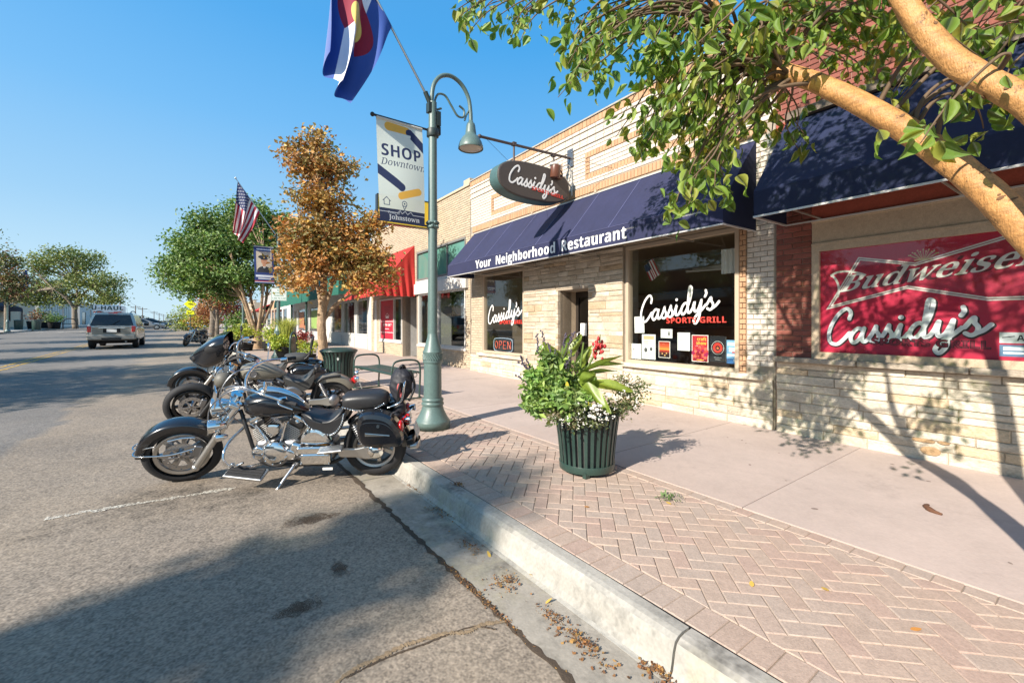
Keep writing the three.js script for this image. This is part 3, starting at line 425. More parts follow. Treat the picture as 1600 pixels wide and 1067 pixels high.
  { const g = new THREE.PlaneGeometry(.26, .34, 30, 1), p = g.attributes.position; for (let i = 0; i < p.count; i++) p.setZ(i, Math.sin(p.getX(i) * 90) * .012); g.computeVertexNormals(); part('curtain', g, std([.75, .74, .70], .8), b).position.set(.60, 2.36, .14); }
  part('awning_bar', [bb(.3, 2.4, 2.86, 2.88, -.8, -.78)], trimMetal, b);
  // awning
  const A = awningCloth(.17, 7.44, 3.84, 2.95, 2.68, .8, 8), aw = part('awning', [A.top], navy, b);
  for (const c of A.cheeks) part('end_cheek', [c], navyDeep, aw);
  part('trim', [bb(.165, 7.45, 2.664, 2.682, -.806, -.794), bb(.165, .18, 2.664, 2.682, -.79, -.03), bb(7.43, 7.45, 2.664, 2.682, -.79, -.03), bb(.165, 7.45, 3.838, 3.855, -.045, -.02)], trimMetal, aw);
  part('seam', [1, 2, 3, 4, 5, 6, 7].map(i => { const s = .17 + i * 7.27 / 8; return rod([s, 3.846, -.03], [s, 2.955, -.80], .006, .006, 5); }).concat([rod([.17, 2.953, -.802], [7.44, 2.953, -.802], .0035, .0035, 5)]), fabric([.12, .13, .26]), aw);
  part('frame_pipe', [1, 3, 5, 7].flatMap(i => { const s = .17 + i * 7.27 / 8; return [rod([s, 2.69, -.78], [s, 2.69, 0], .012), rod([s, 2.69, -.78], [s, 3.8, -.03], .012)]; }), M.alu, aw);
  const words = [['Your', fac(743, 420, .8).s, fac(767, 415, .8).s], ['Neighborhood', fac(774, 412, .8).s, fac(866, 395, .8).s], ['Restaurant', fac(876, 392, .8).s, fac(977, 372, .8).s]];
  for (const [t, a, c] of words) { const g = letters(t, .185, .003); g.scale((a - c) / widthOf(g), 1, 1); decal('lettering', [g], letterWhite, aw, a, 2.735, -.802); }
  for (const s of [1.2, 3.0, 4.9, 6.6]) part('rafter_clip', [box(.05, .05, .05, s, 3.88, -.03)], creamPaint, b);
}
// papers and posters taped inside the right restaurant window
const paperTex = (title, draw, w = 256, h = 340) => canvasTex(w, h, (x, W, H) => { x.fillStyle = '#eeece6'; x.fillRect(0, 0, W, H); draw(x, W, H); });
const greek = (x, W, y0, y1, step, col = '#777', seed = 1) => { const R = rng(seed); x.fillStyle = col; for (let y = y0; y < y1; y += step) x.fillRect(W * .12, y, W * (.35 + R() * .4), step * .38); };
function poster(label, sA, yA, sB, yB, t, twist = 0) { const o = thing('poster', label, 'poster', facWorld((sA + sB) / 2, (yA + yB) / 2, -.055), FROT + PI); const m = part('print', new THREE.PlaneGeometry(Math.abs(sA - sB), Math.abs(yA - yB)), printed(t, .6), o); m.rotation.z = twist; part('backing', [box(Math.abs(sA - sB), Math.abs(yA - yB), .002, 0, 0, -.003)], M.paper, o).rotation.z = twist; return o; }
{
  const P = M => M;
  poster('blank white paper, topmost at the left edge of the right restaurant window', 2.2, 1.61, 2.0, 1.34, paperTex('', (x, W, H) => { greek(x, W, 250, 300, 18, '#bbb'); }), .03);
  poster('white sheet with one small dark mark, lowest at the left edge of the window', 2.26, 1.16, 2.06, .91, paperTex('', (x, W, H) => { x.fillStyle = '#444'; x.beginPath(); x.arc(60, 130, 18, 0, 7); x.fill(); }));
  poster('black and white flyer with small print beside the orange sunset poster', 2.045, 1.32, 1.78, .92, paperTex('', (x, W, H) => { x.fillStyle = '#c9b48a'; x.fillRect(30, 20, 200, 50); greek(x, W, 90, 140, 16, '#666', 3); x.fillStyle = '#555'; x.beginPath(); x.arc(75, 215, 32, 0, 7); x.arc(175, 200, 26, 0, 7); x.fill(); greek(x, W, 265, 325, 14, '#888', 4); }));
  poster('white sticker with a bold black R above the sunset poster', 1.68, 1.41, 1.47, 1.27, paperTex('', (x, W, H) => { x.fillStyle = '#16181c'; x.font = 'bold 110px sans-serif'; x.fillText('R', 150, 130); }, 256, 170));
  poster('small poster of a red and orange sunset', 1.72, 1.22, 1.51, .96, canvasTex(220, 280, (x, W, H) => { const g = x.createLinearGradient(0, 0, 0, H); [[0, '#8a2410'], [.3, '#d9521c'], [.5, '#f0a03a'], [.55, '#c2391a'], [.75, '#3a1710'], [1, '#15100e']].forEach(a => g.addColorStop(...a)); x.fillStyle = '#e8e2d8'; x.fillRect(0, 0, W, H); x.fillStyle = g; x.fillRect(10, 10, W - 20, H - 20); x.fillStyle = '#f6dfae'; x.font = 'bold 26px serif'; x.fillText('~ ~ ~', 70, 60); x.fillStyle = '#e8b870'; for (const [a, b] of [[70, 210], [150, 200], [120, 235]]) { x.beginPath(); x.arc(a, b, 12, 0, 7); x.fill(); } }));
  poster('plain typed notice left of the red craft show poster', 1.38, 1.36, 1.17, 1.09, paperTex('', (x, W, H) => greek(x, W, 50, 300, 22, '#a5a5a0', 8)));
  poster('red poster reading craft show', 1.14, 1.33, .88, .94, canvasTex(300, 440, (x, W, H) => { x.fillStyle = '#f0e6dc'; x.fillRect(0, 0, W, H); x.fillStyle = '#b8242c'; x.fillRect(12, 12, W - 24, H - 24); const R = rng(4); for (let i = 0; i < 60; i++) { x.fillStyle = ['#d8433a', '#8f1420', '#e36a52', '#a31c50'][R() * 4 | 0]; x.beginPath(); x.arc(20 + R() * 260, 190 + R() * 220, 8 + R() * 26, 0, 7); x.fill(); } x.fillStyle = '#b8242c'; x.fillRect(12, 12, 276, 20); x.fillStyle = '#f6c94c'; x.font = 'bold 74px sans-serif'; x.fillText('craft', 96, 90); x.fillText('show', 82, 158); x.fillRect(90, 400, 130, 10); }));
  poster('black poster with a round red emblem right of the craft show poster', .86, 1.32, .62, .96, canvasTex(300, 440, (x, W, H) => { x.fillStyle = '#101114'; x.fillRect(0, 0, W, H); x.strokeStyle = '#e9e4da'; x.lineWidth = 10; x.setLineDash([14, 9]); x.beginPath(); x.arc(150, 200, 112, 0, 7); x.stroke(); x.setLineDash([]); x.fillStyle = '#c33322'; x.beginPath(); x.arc(150, 200, 90, 0, 7); x.fill(); x.fillStyle = '#14110f'; x.beginPath(); x.arc(150, 205, 42, 0, 7); x.fill(); x.fillStyle = '#e07a3a'; x.beginPath(); x.arc(150, 205, 20, 0, 7); x.fill(); x.fillStyle = '#8e8e90'; x.fillRect(80, 360, 140, 12); x.fillRect(100, 395, 100, 10); }));
  poster('light blue poster at the right edge of the right restaurant window', .61, 1.27, .45, .95, canvasTex(256, 420, (x, W, H) => { x.fillStyle = '#7fb2d8'; x.fillRect(0, 0, W, H); x.fillStyle = '#e6eef3'; for (const [a, b, c, d] of [[20, 40, 170, 60], [50, 130, 190, 80], [10, 250, 200, 40]]) x.fillRect(a, b, c, d); x.fillStyle = '#3a6ea6'; x.fillRect(0, 330, W, 90); x.fillStyle = '#c8443e'; x.fillRect(120, 205, 120, 26); x.fillStyle = '#fff'; x.font = 'bold 60px serif'; x.fillText('76', 150, 390); }));
  const o = thing('window_flag', 'small striped flag hanging inside the right restaurant window', 'flag', facWorld(1.9, 2.36, -.12), FROT + PI); const g = new THREE.PlaneGeometry(.2, .3, 8, 8), p = g.attributes.position; for (let i = 0; i < p.count; i++) p.setZ(i, Math.sin(p.getX(i) * 40) * .015); g.computeVertexNormals();
  part('cloth', g, printed(canvasTex(64, 96, (x, w, h) => { for (let i = 0; i < 9; i++) { x.fillStyle = i % 2 ? '#e8e4de' : '#a8202c'; x.fillRect(i * 7.2, 0, 7.2, h); } x.fillStyle = '#232c54'; x.fillRect(0, 0, 36, 40); })), o).rotation.z = .5; part('staff', [rod([-.13, .16, 0], [.13, .2, 0], .006)], M.black, o);
}
// OPEN sign in the left window: glass tubes in a box frame
{
  const a = fac(764, 551), c = fac(797, 528), o = thing('open_sign', 'neon sign reading OPEN standing in the left restaurant window', 'sign', facWorld((a.s + c.s) / 2, .80, -.12), FROT + PI, undefined), w = .86, h = .34;
  part('backing', [rbox(w, h, .02, .01, 0, h / 2, -.02)], std([.02, .02, .025], .5), o);
  const rr = (W, H, r) => [[-W / 2 + r, -H / 2], [W / 2 - r, -H / 2], [W / 2, -H / 2 + r], [W / 2, H / 2 - r], [W / 2 - r, H / 2], [-W / 2 + r, H / 2], [-W / 2, H / 2 - r], [-W / 2, -H / 2 + r]].map(([x, y]) => [x, y + h / 2, .01]);
  part('border_tube', [tube(rr(w - .06, h - .06, .03), .009, 80, 8, true)], std([.42, .52, .66], .25), o);
  const L = { O: [[.0, .5, 1], [.5, 1, 1], [1, .5, 1], [.5, 0, 1]], P: [[0, 0], [0, 1], [.7, 1], [.95, .75], [.7, .5], [.05, .5]], E: [[1, 0], [0, 0], [0, 1], [1, 1]], N: [[0, 0], [0, 1], [1, 0], [1, 1]] }, tw = .12, th = .18, red = std([.75, .12, .07], .3);
  [...'OPEN'].forEach((k, i) => { const P = L[k].map(([x, y]) => [-.345 + i * .185 + x * tw, .08 + y * th, .012]); const gs = k === 'O' ? [tube(P, .009, 30, 8, true)] : P.slice(1).map((q, j) => rod(P[j], q, .009)); if (k === 'E') gs.push(rod([P[1][0], .17, .012], [P[1][0] + .1, .17, .012], .009)); part('letter', gs, red, o); });
}
// ---------- hanging oval sign on its bracket
{
  const p = facWorld(3.69, 0, 0), o = thing('hanging_sign', 'brown oval hanging sign lettered Cassidy\'s Sports Grill over the blue awning', 'sign', [p.x, 0, p.z], -FTH); // local x into the wall
  part('wall_plate', [box(.02, .34, .16, -.03, 4.69, 0), ...[-.1, .1].flatMap(y => [-.05, .05].map(z => ball(-.045, 4.69 + y, z, .012)))], M.dullSteel, o);
  const iron = std([.085, .065, .06], .55, { metalness: .4 });
  part('bracket_rod', [rod([-.03, 4.69, 0], [-2.06, 4.63, 0], .024), ball(-2.06, 4.63, 0, .036), rod([-1.36, 4.65, 0], [-1.36, 4.33, 0], .018), rod([-.45, 4.68, 0], [-.45, 4.2, 0], .018), ...[-1.36, -.45].map(x => box(.07, .06, .07, x, 4.66, 0))], iron, o);
  const outline = []; for (let i = 0; i < 64; i++) { const a = i / 64 * 2 * PI, c = Math.cos(a), s = Math.sin(a); outline.push([-.985 + .80 * Math.sign(c) * Math.pow(Math.abs(c), .75), 4.02 + .325 * Math.sign(s) * Math.pow(Math.abs(s), .8)]); }
  part('body', [prism(outline, .30, .02)], std([.062, .052, .047], .5), o);
  const patina = layers(77, [[8, .6], [32, .5]]); part('rim', [prism(outline.map(([x, y]) => [-.985 + (x + .985) * 1.012, 4.02 + (y - 4.02) * 1.025]), .24, .01)], grained([.075, .15, .15], .55, .003), o);
  for (const z of [-1, 1]) {
    const gr = new THREE.Group(); gr.name = z > 0 ? 'name_face' : 'rear_face'; gr.rotation.y = z > 0 ? 0 : PI; gr.position.set(-.985, 4.02, z * .155); o.add(gr);
    part('name_lettering', scriptGeo(.128, .019).rotateZ(-3 * DEG).translate(-.60, -.10, 0), letterWhite, gr);
    const g = letters('SPORTS GRILL', .065, .003); g.scale(.74 / widthOf(g), 1, 1); part('red_lettering', [g.rotateZ(-4 * DEG).translate(-.10, -.155, 0)], letterRed, gr);
  }
  const mug = part('mug_ornament', [lathe([[0, -.12], [.10, -.12], [.095, .1], [.10, .11], [0, .11]], 20), torus(.055, .014).scale(1, 1.3, 1).translate(.12, -.01, 0)].map(g => g.rotateZ(-.1).translate(-.55, 4.28, .16)), std([.13, .05, .03], .35), o);
  part('foam', [ball(-.56, 4.41, .16, .085, 1.3, .5, 1), ball(-.5, 4.4, .19, .06, 1.1, .6, 1), ball(-.46, 4.385, .16, .06)], std([.62, .60, .55], .7), mug);
  part('conduit', [tube([[-.3, 4.45, .02], [-.12, 4.52, .05], [-.05, 4.3, .06], [-.04, 3.95, .06]], .012, 24, 6), rod([-.18, 4.3, 0], [-.03, 4.15, 0], .016)], M.alu, o);
  part('stay_wire', [rod([-1.9, 4.62, 0], [-.03, 4.18, 1.1], .003, .003, 5), rod([-1.95, 4.63, 0], [-.03, 4.3, -1.0], .003, .003, 5)], iron, o);
}
// ---------- red brick building with the beer window
const tavern = building('brick_tavern', 'red brick building with a blue awning and a red painted beer window');
{
  const b = tavern, e = -9, s1 = -.055, WN = [-2.95, -.50, 1.10, 2.36];
  part('wall', wallBoxes(e, s1, 0, 6.9, .0, .3, [WN]), B.redMortar, b);
  part('roof', [bb(e, s1, 6.5, 6.6, .3, 12), bb(e, s1, 0, 6.5, 12, 12.2), bb(e, e + .2, 0, 6.5, .3, 12), bb(s1 - .15, s1 - .003, 0, 6.5, .3, 12)], B.redMortar, b); part('coping', [bb(e, s1, 6.9, 6.98, -.05, .35)], concMat[1], b);
  const F = makeField(23);
  F.rows(-.455, -.062, 1.09, 2.92, { mats: B.red, d: .012, len: .208, course: .0655 }); F.rows(-3.4, -.062, 3.98, 6.88, { mats: B.red, d: .012 }); F.rows(e, -3.4, 1.1, 6.88, { mats: B.red, d: .012 });
  F.done(b, 300);
  stones(b, -5.2, s1 - .02, .13, 1.03, B.pale, 43, { d: .035, hmin: .06, hmax: .14, lmin: .25, lmax: .95, max: 200 });
  part('stone_bed', [bb(-5.2, s1 - .02, .12, 1.035, -.028, 0)], B.stoneMortar, b); part('spalled_patch', [[-1.42, .355, .09, .018], [-1.58, .365, .04, .015], [-1.50, .265, .075, .035]].map(([x, y, w, h], i) => prism(spline(Array.from({ length: 9 }, (_, k) => { const a = k / 9 * 6.283, q = .75 + .45 * Math.abs(Math.sin(k * 2.7 + i)); return [x + Math.cos(a) * w * q, y + Math.sin(a) * h * q]; }), 40), .006, .001).translate(0, 0, -.052)), grained([.46, .30, .16], .95, .006), b, 'rust brown spalled patches on the stone base');
  part('ledge', [0, 1, 2, 3, 4, 5].map(i => rbox(.84, .06, .2, .012, -.49 - i * .85, 1.065, -.035)), stoneMat([.44, .38, .31]), b);
  part('header_panel', [bb(-3, -.455, 2.42, 2.66, -.012, .0), bb(-3, -.455, 2.66, 2.69, -.03, 0), bb(-3, -.455, 2.395, 2.42, -.03, 0)], creamPaint, b);
  part('fascia', [bb(-3.3, -.455, 2.69, 2.95, -.02, 0), bb(-3.3, -.06, 2.95, 3.95, -.012, 0)], grained([.44, .095, .055], .7, .001), b);
  const w = shopWindow(b, -2.95, -.455, 1.095, 2.40, { f: .075, mat: creamPaint, glass: phys([.9, .93, .92], .03, { transmission: 1, thickness: 0, ior: 1.5 }), z: .012 });
  const tex = canvasTex(2048, 1000, (x, W, H) => {                                        // the painted window: x = 0 at its left end
    const px = 2048 / 2.345; x.fillStyle = '#b3153c'; x.fillRect(0, 0, W, H);
    x.fillStyle = '#a91338'; for (let y = 0; y < H; y += 14) x.fillRect(0, y, W, 3);
    const m = (s, y) => [(-.53 - s) * px, H - (y - 1.17) / (2.325 - 1.17) * H];
    const bow = [[-.62, 1.68], [-.90, 2.20], [-1.36, 2.09], [-2.20, 2.33], [-2.42, 2.33], [-2.10, 1.72], [-1.86, 1.72], [-1.30, 1.865]].map(q => m(...q));
    const path = P => { x.beginPath(); P.forEach((p, i) => i ? x.lineTo(...p) : x.moveTo(...p)); x.closePath(); };
    path(bow); x.fillStyle = '#a31236'; x.fill(); x.strokeStyle = '#cfcac4'; x.lineWidth = 30; x.lineJoin = 'miter'; x.stroke(); x.strokeStyle = '#7d1a30'; x.lineWidth = 5; x.stroke();
    x.save(); const c0 = m(-1.42, 2.13); x.translate(...c0); x.strokeStyle = '#b39a72'; x.lineWidth = 5; for (let i = -6; i <= 6; i++) { const a = i * .17; x.beginPath(); x.moveTo(Math.sin(a) * 22, 0); x.lineTo(Math.sin(a) * 112, -Math.cos(a) * (86 - Math.abs(i % 2) * 16)); x.stroke(); x.fillStyle = '#c9b183'; x.beginPath(); x.arc(Math.sin(a) * 112, -Math.cos(a) * (86 - Math.abs(i % 2) * 16), 6, 0, 7); x.fill(); } x.fillStyle = '#c9b183'; x.fillRect(-60, -4, 120, 10); x.restore();
    x.save(); const t0 = m(-.70, 1.845); x.translate(...t0); x.transform(1, -.115, -.30, 1, 0, 0); x.font = 'italic bold 215px serif'; x.fillStyle = '#5a0e22'; x.fillText('Budweiser', 8, 8); x.fillStyle = '#d3cec8'; const tw = x.measureText('Budweiser').width; x.scale(1.46 * px / tw, 1); x.fillText('Budweiser', 0, 0); x.restore();
    x.save(); x.lineCap = 'round'; x.strokeStyle = '#d3cec8'; x.lineWidth = 20; x.beginPath(); const q1 = m(-.70, 1.80), q2 = m(-.64, 2.04), q3 = m(-.95, 2.02); x.moveTo(...q1); x.bezierCurveTo(q1[0] + 40, q1[1] - 140, q2[0] - 10, q2[1] - 20, ...q2); x.bezierCurveTo(q2[0] + 60, q2[1] - 60, q3[0] - 80, q3[1] - 40, ...q3); x.stroke(); x.restore();
    const n0 = m(-.60, 1.255); scriptDraw(x, n0[0] + 6, n0[1] + 8, 132, 46, '#2a0a14', -.115); scriptDraw(x, ...n0, 132, 34, '#d9dcdf', -.115);
    x.save(); const g0 = m(-1.0, 1.275); x.translate(...g0); x.rotate(.01); x.font = 'bold 84px sans-serif'; const gw = x.measureText('SPORTS GRILL').width; x.scale(.88 * px / gw, 1); x.lineWidth = 7; x.strokeStyle = '#1d0a12'; x.strokeText('SPORTS GRILL', 0, 0); x.fillStyle = '#7d1430'; x.fillText('SPORTS GRILL', 0, 0); x.restore();
    const a0 = m(-1.93, 1.42); x.fillStyle = '#c9ccd0'; x.fillRect(...a0, 500, 84); x.fillStyle = '#20242c'; x.font = 'bold 62px sans-serif'; x.fillText('ABC', a0[0] + 90, a0[1] + 64); x.lineWidth = 6; x.strokeStyle = '#20242c'; x.beginPath(); x.moveTo(a0[0] + 14, a0[1] + 42); x.lineTo(a0[0] + 80, a0[1] + 30); x.stroke(); x.fillStyle = '#5b7896'; x.fillRect(a0[0], a0[1] + 96, 500, 90); x.fillStyle = '#dfe6ea'; x.fillRect(a0[0] + 20, a0[1] + 112, 300, 26); x.fillRect(a0[0] + 20, a0[1] + 150, 420, 16);
  });
  const m = part('painted_sheet', new THREE.PlaneGeometry(2.345, 1.155), printed(tex, .55), w, 'red window painting lettered Budweiser and Cassidy\'s'); m.rotation.y = PI; m.position.set(-.53 - 2.345 / 2, 1.7475, .02);
  room(b, -2.95, -.5, .4, 2.6, 1.5, [.08, .05, .04]);
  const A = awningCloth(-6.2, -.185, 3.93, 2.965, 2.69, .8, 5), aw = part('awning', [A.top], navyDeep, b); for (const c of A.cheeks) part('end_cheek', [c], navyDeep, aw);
  part('trim', [bb(-6.2, -.18, 2.672, 2.692, -.806, -.794), bb(-.195, -.18, 2.672, 2.692, -.79, -.03), bb(-6.2, -.18, 2.674, 2.69, -.045, -.03)], trimMetal, aw);
  part('frame_pipe', [-.55, -1.7, -2.9].flatMap(s => [rod([s, 2.70, -.78], [s, 2.70, 0], .013), rod([s, 2.70, -.78], [s, 3.85, -.03], .013)]), M.alu, aw);
  part('head_box', [bb(-3, -.2, 3.93, 4.02, -.1, 0)], grained([.20, .15, .11], .7), b);
}
// ---------- tan brick shop with the red awning
const whitePaint = grained([.66, .65, .62], .6, .0008), tealGlass = phys([.10, .24, .20], .08, { clearcoat: .5 }), redCloth = fabric([.50, .028, .022]), greenCloth = fabric([.012, .12, .085]);
const shopC = building('tan_brick_shop', 'tan brick shop with a red awning and teal transom windows');
{
  const b = shopC, s0 = 7.68, s1 = 16.4, W1 = [7.95, 11.2, .80, 2.46], TR = [7.94, 11.36, 2.92, 3.86], E1 = [11.4, 12.7, .1, 2.46], PO = [12.75, 15.25, .82, 2.46];
  part('wall', wallBoxes(s0, s1, 0, 5.2, 0, .3, [W1, TR, E1, PO]), B.mortar, b);
  part('roof', [bb(s0, s1, 4.8, 4.9, .3, 12), bb(s0, s1, 0, 4.8, 12, 12.2), bb(s0, s0 + .1, 0, 4.8, .3, 12), bb(s1 - .1, s1 - .002, 0, 4.8, .3, 12)], B.mortar, b); part('coping', [bb(s0, s1, 5.2, 5.26, -.05, .34), bb(s0, s0 + .34, 5.26, 5.40, -.03, .34)], B.tan[2], b);
  room(b, s0 + .2, s1 - .2, .3, 4.5, 6, [.13, .11, .09]);
  const F = makeField(51); F.rows(s0 + .01, s1, 3.90, 5.19, { mats: B.tan, d: .012 }); F.rows(s0 + .01, s0 + .26, .3, 3.9, { mats: B.tan, d: .012, len: .2 }); F.rows(s0 + .26, 11.35, .22, .74, { mats: B.tan, d: .012 }); F.rows(12.7, 15.3, .28, .76, { mats: B.tan, d: .014 }); F.rows(15.3, s1, .28, 3.9, { mats: B.tan, d: .012 }); F.rows(11.4, 15.3, 2.5, 3.9, { mats: B.tan }); F.done(b, 200);
  part('white_band', [bb(s0 + .1, 11.4, 2.46, 2.80, -.10, 0), bb(s0 + .1, 11.4, 2.80, 2.90, -.05, 0), bb(s0 + .2, 11.3, .74, .80, -.05, .05), bb(12.72, 15.28, .76, .82, -.05, .05), bb(15.62, 15.9, .3, 2.46, -.03, 0)], whitePaint, b);
  const tr = shopWindow(b, ...TR, { f: .05, mat: std([.16, .16, .155], .5), glass: tealGlass, mull: [9.1, 10.25] });
  const w = shopWindow(b, ...W1, { f: .05, mat: whitePaint, mull: [9.7] });
  part('clock', [new THREE.CylinderGeometry(.3, .3, .05, 32).rotateX(PI / 2).translate(8.65, 2.05, .2), torus(.3, .03).translate(8.65, 2.05, .18)], std([.03, .035, .05], .4), w); part('notice', [box(.32, .42, .01, 8.25, 1.85, .1)], std([.35, .40, .44], .6), w);
  const pw = shopWindow(b, ...PO, { f: .06, mat: whitePaint, mull: [13.65] });
  const pt = canvasTex(512, 1024, (x, W, H) => { x.fillStyle = '#b01c36'; x.fillRect(0, 0, W, H); x.fillStyle = '#8d1630'; for (let i = 0; i < 6; i++) x.fillRect(120 + i * 12, 160 + i * 44, 272 - i * 24, 22); x.fillStyle = '#e7d9d6'; x.fillRect(196, 420, 120, 60); x.strokeStyle = '#e7d9d6'; x.lineWidth = 10; x.beginPath(); x.moveTo(170, 425); x.lineTo(256, 350); x.lineTo(342, 425); x.stroke(); x.fillRect(0, 560, W, 14); x.textAlign = 'center'; x.fillStyle = '#f1e9e6'; x.font = 'bold 92px serif'; x.fillText('970-587', W / 2, 690); x.font = 'bold 56px serif'; x.fillText('www.', W / 2, 780); x.font = 'bold 46px serif'; x.fillText('Real Estate Professionals', W / 2, 870); });
  const ps = part('printed_panel', new THREE.PlaneGeometry(1.5, 1.52), printed(pt, .5), pw, 'red window panel with white lettering'); ps.rotation.y = PI; ps.position.set(14.44, 1.65, .02);
  const dr = part('door', [bb(11.5, 11.6, .25, 2.4, 1.1, 1.15), bb(12.5, 12.6, .25, 2.4, 1.1, 1.15), bb(11.6, 12.5, 2.3, 2.4, 1.1, 1.15), bb(11.6, 12.5, .25, .5, 1.1, 1.15), bb(11.2, 11.3, .2, 2.46, .1, 1.2), bb(12.7, 12.75, .2, 2.46, .1, 1.2)], whitePaint, b); part('pane', [new THREE.PlaneGeometry(.9, 1.8).translate(12.05, 1.4, 1.12)], M.darkGlass, dr);
  // awning: sloped cloth with a scalloped skirt and a loose pleated cheek
  const n = 1.25, a0 = 11.56, a1 = 15.9, N = 70, pos = [], idx = [], R = rng(81);
  for (const [y, z, r] of [[4.14, -.02, 0], [3.55, -.52, 1], [3.0, -.96, 1], [2.62, -n, 0], [2.44, -n - .01, 2]]) for (let i = 0; i <= N; i++) { const t = i / N; pos.push(lerp(a0, a1, t), y - (r === 1 ? .02 * Math.abs(Math.sin(t * PI * 7)) : 0) - (r === 2 ? .05 * Math.abs(Math.sin(t * PI * 17)) : 0), z); }
  for (let r = 0; r < 4; r++) for (let i = 0; i < N; i++) { const a = r * (N + 1) + i, c = a + N + 1; idx.push(a, c, a + 1, a + 1, c, c + 1); }
  const top = new THREE.BufferGeometry(); top.setAttribute('position', new THREE.Float32BufferAttribute(pos, 3)); top.setIndex(idx); top.computeVertexNormals(); const aw = part('awning', [top], redCloth, b);
  const cp = [], ci = [], K = 14; for (let i = 0; i <= 60; i++) for (let j = 0; j <= K; j++) { const t = i / 60, q = j / K, z = lerp(-.02, -n, t), yt = lerp(4.14, 2.62, t), y = lerp(yt, 2.42 - .03 * Math.abs(Math.sin(t * 14)), q); cp.push(a0 - .01 - .035 * q * (.6 + Math.sin(t * 34 + q * 2.5)) , y, z); }
  for (let i = 0; i < 60; i++) for (let j = 0; j < K; j++) { const a = i * (K + 1) + j; ci.push(a, a + 1, a + K + 1, a + 1, a + K + 2, a + K + 1); } const cg = new THREE.BufferGeometry(); cg.setAttribute('position', new THREE.Float32BufferAttribute(cp, 3)); cg.setIndex(ci); cg.computeVertexNormals(); part('end_cheek', [cg], redCloth, aw, 'loose pleated end of the red awning');
  const lt = letters('NTS', .34, .003); decal('lettering', [lt.rotateX(-.86)], letterWhite, aw, 13.0, 3.02, -.99);
  const p = facWorld(9.8, 0, 0), o = thing('projecting_sign', 'yellow projecting sign with red lettering on the tan brick wall', 'sign', [p.x, 0, p.z], -FTH);
  part('panel', [rbox(1.7, .80, .16, .02, -1.0, 4.76, 0)], std([.74, .50, .03], .5), o); part('frame', [bb(-1.86, -.14, 4.345, 4.37, -.09, .09), bb(-1.86, -.14, 5.15, 5.175, -.09, .09), bb(-1.872, -1.85, 4.345, 5.175, -.09, .09), bb(-.15, -.128, 4.345, 5.175, -.09, .09)], M.plastic, o);
  part('lettering', [letters('t', .52, .004, fontSerif).translate(-.78, 4.52, .08)], std([.55, .03, .02], .5), o); part('bracket', [rod([0, 4.5, 0], [-.15, 4.5, 0], .03), rod([0, 5.0, 0], [-.15, 5.0, 0], .03)], M.dullSteel, o);
}
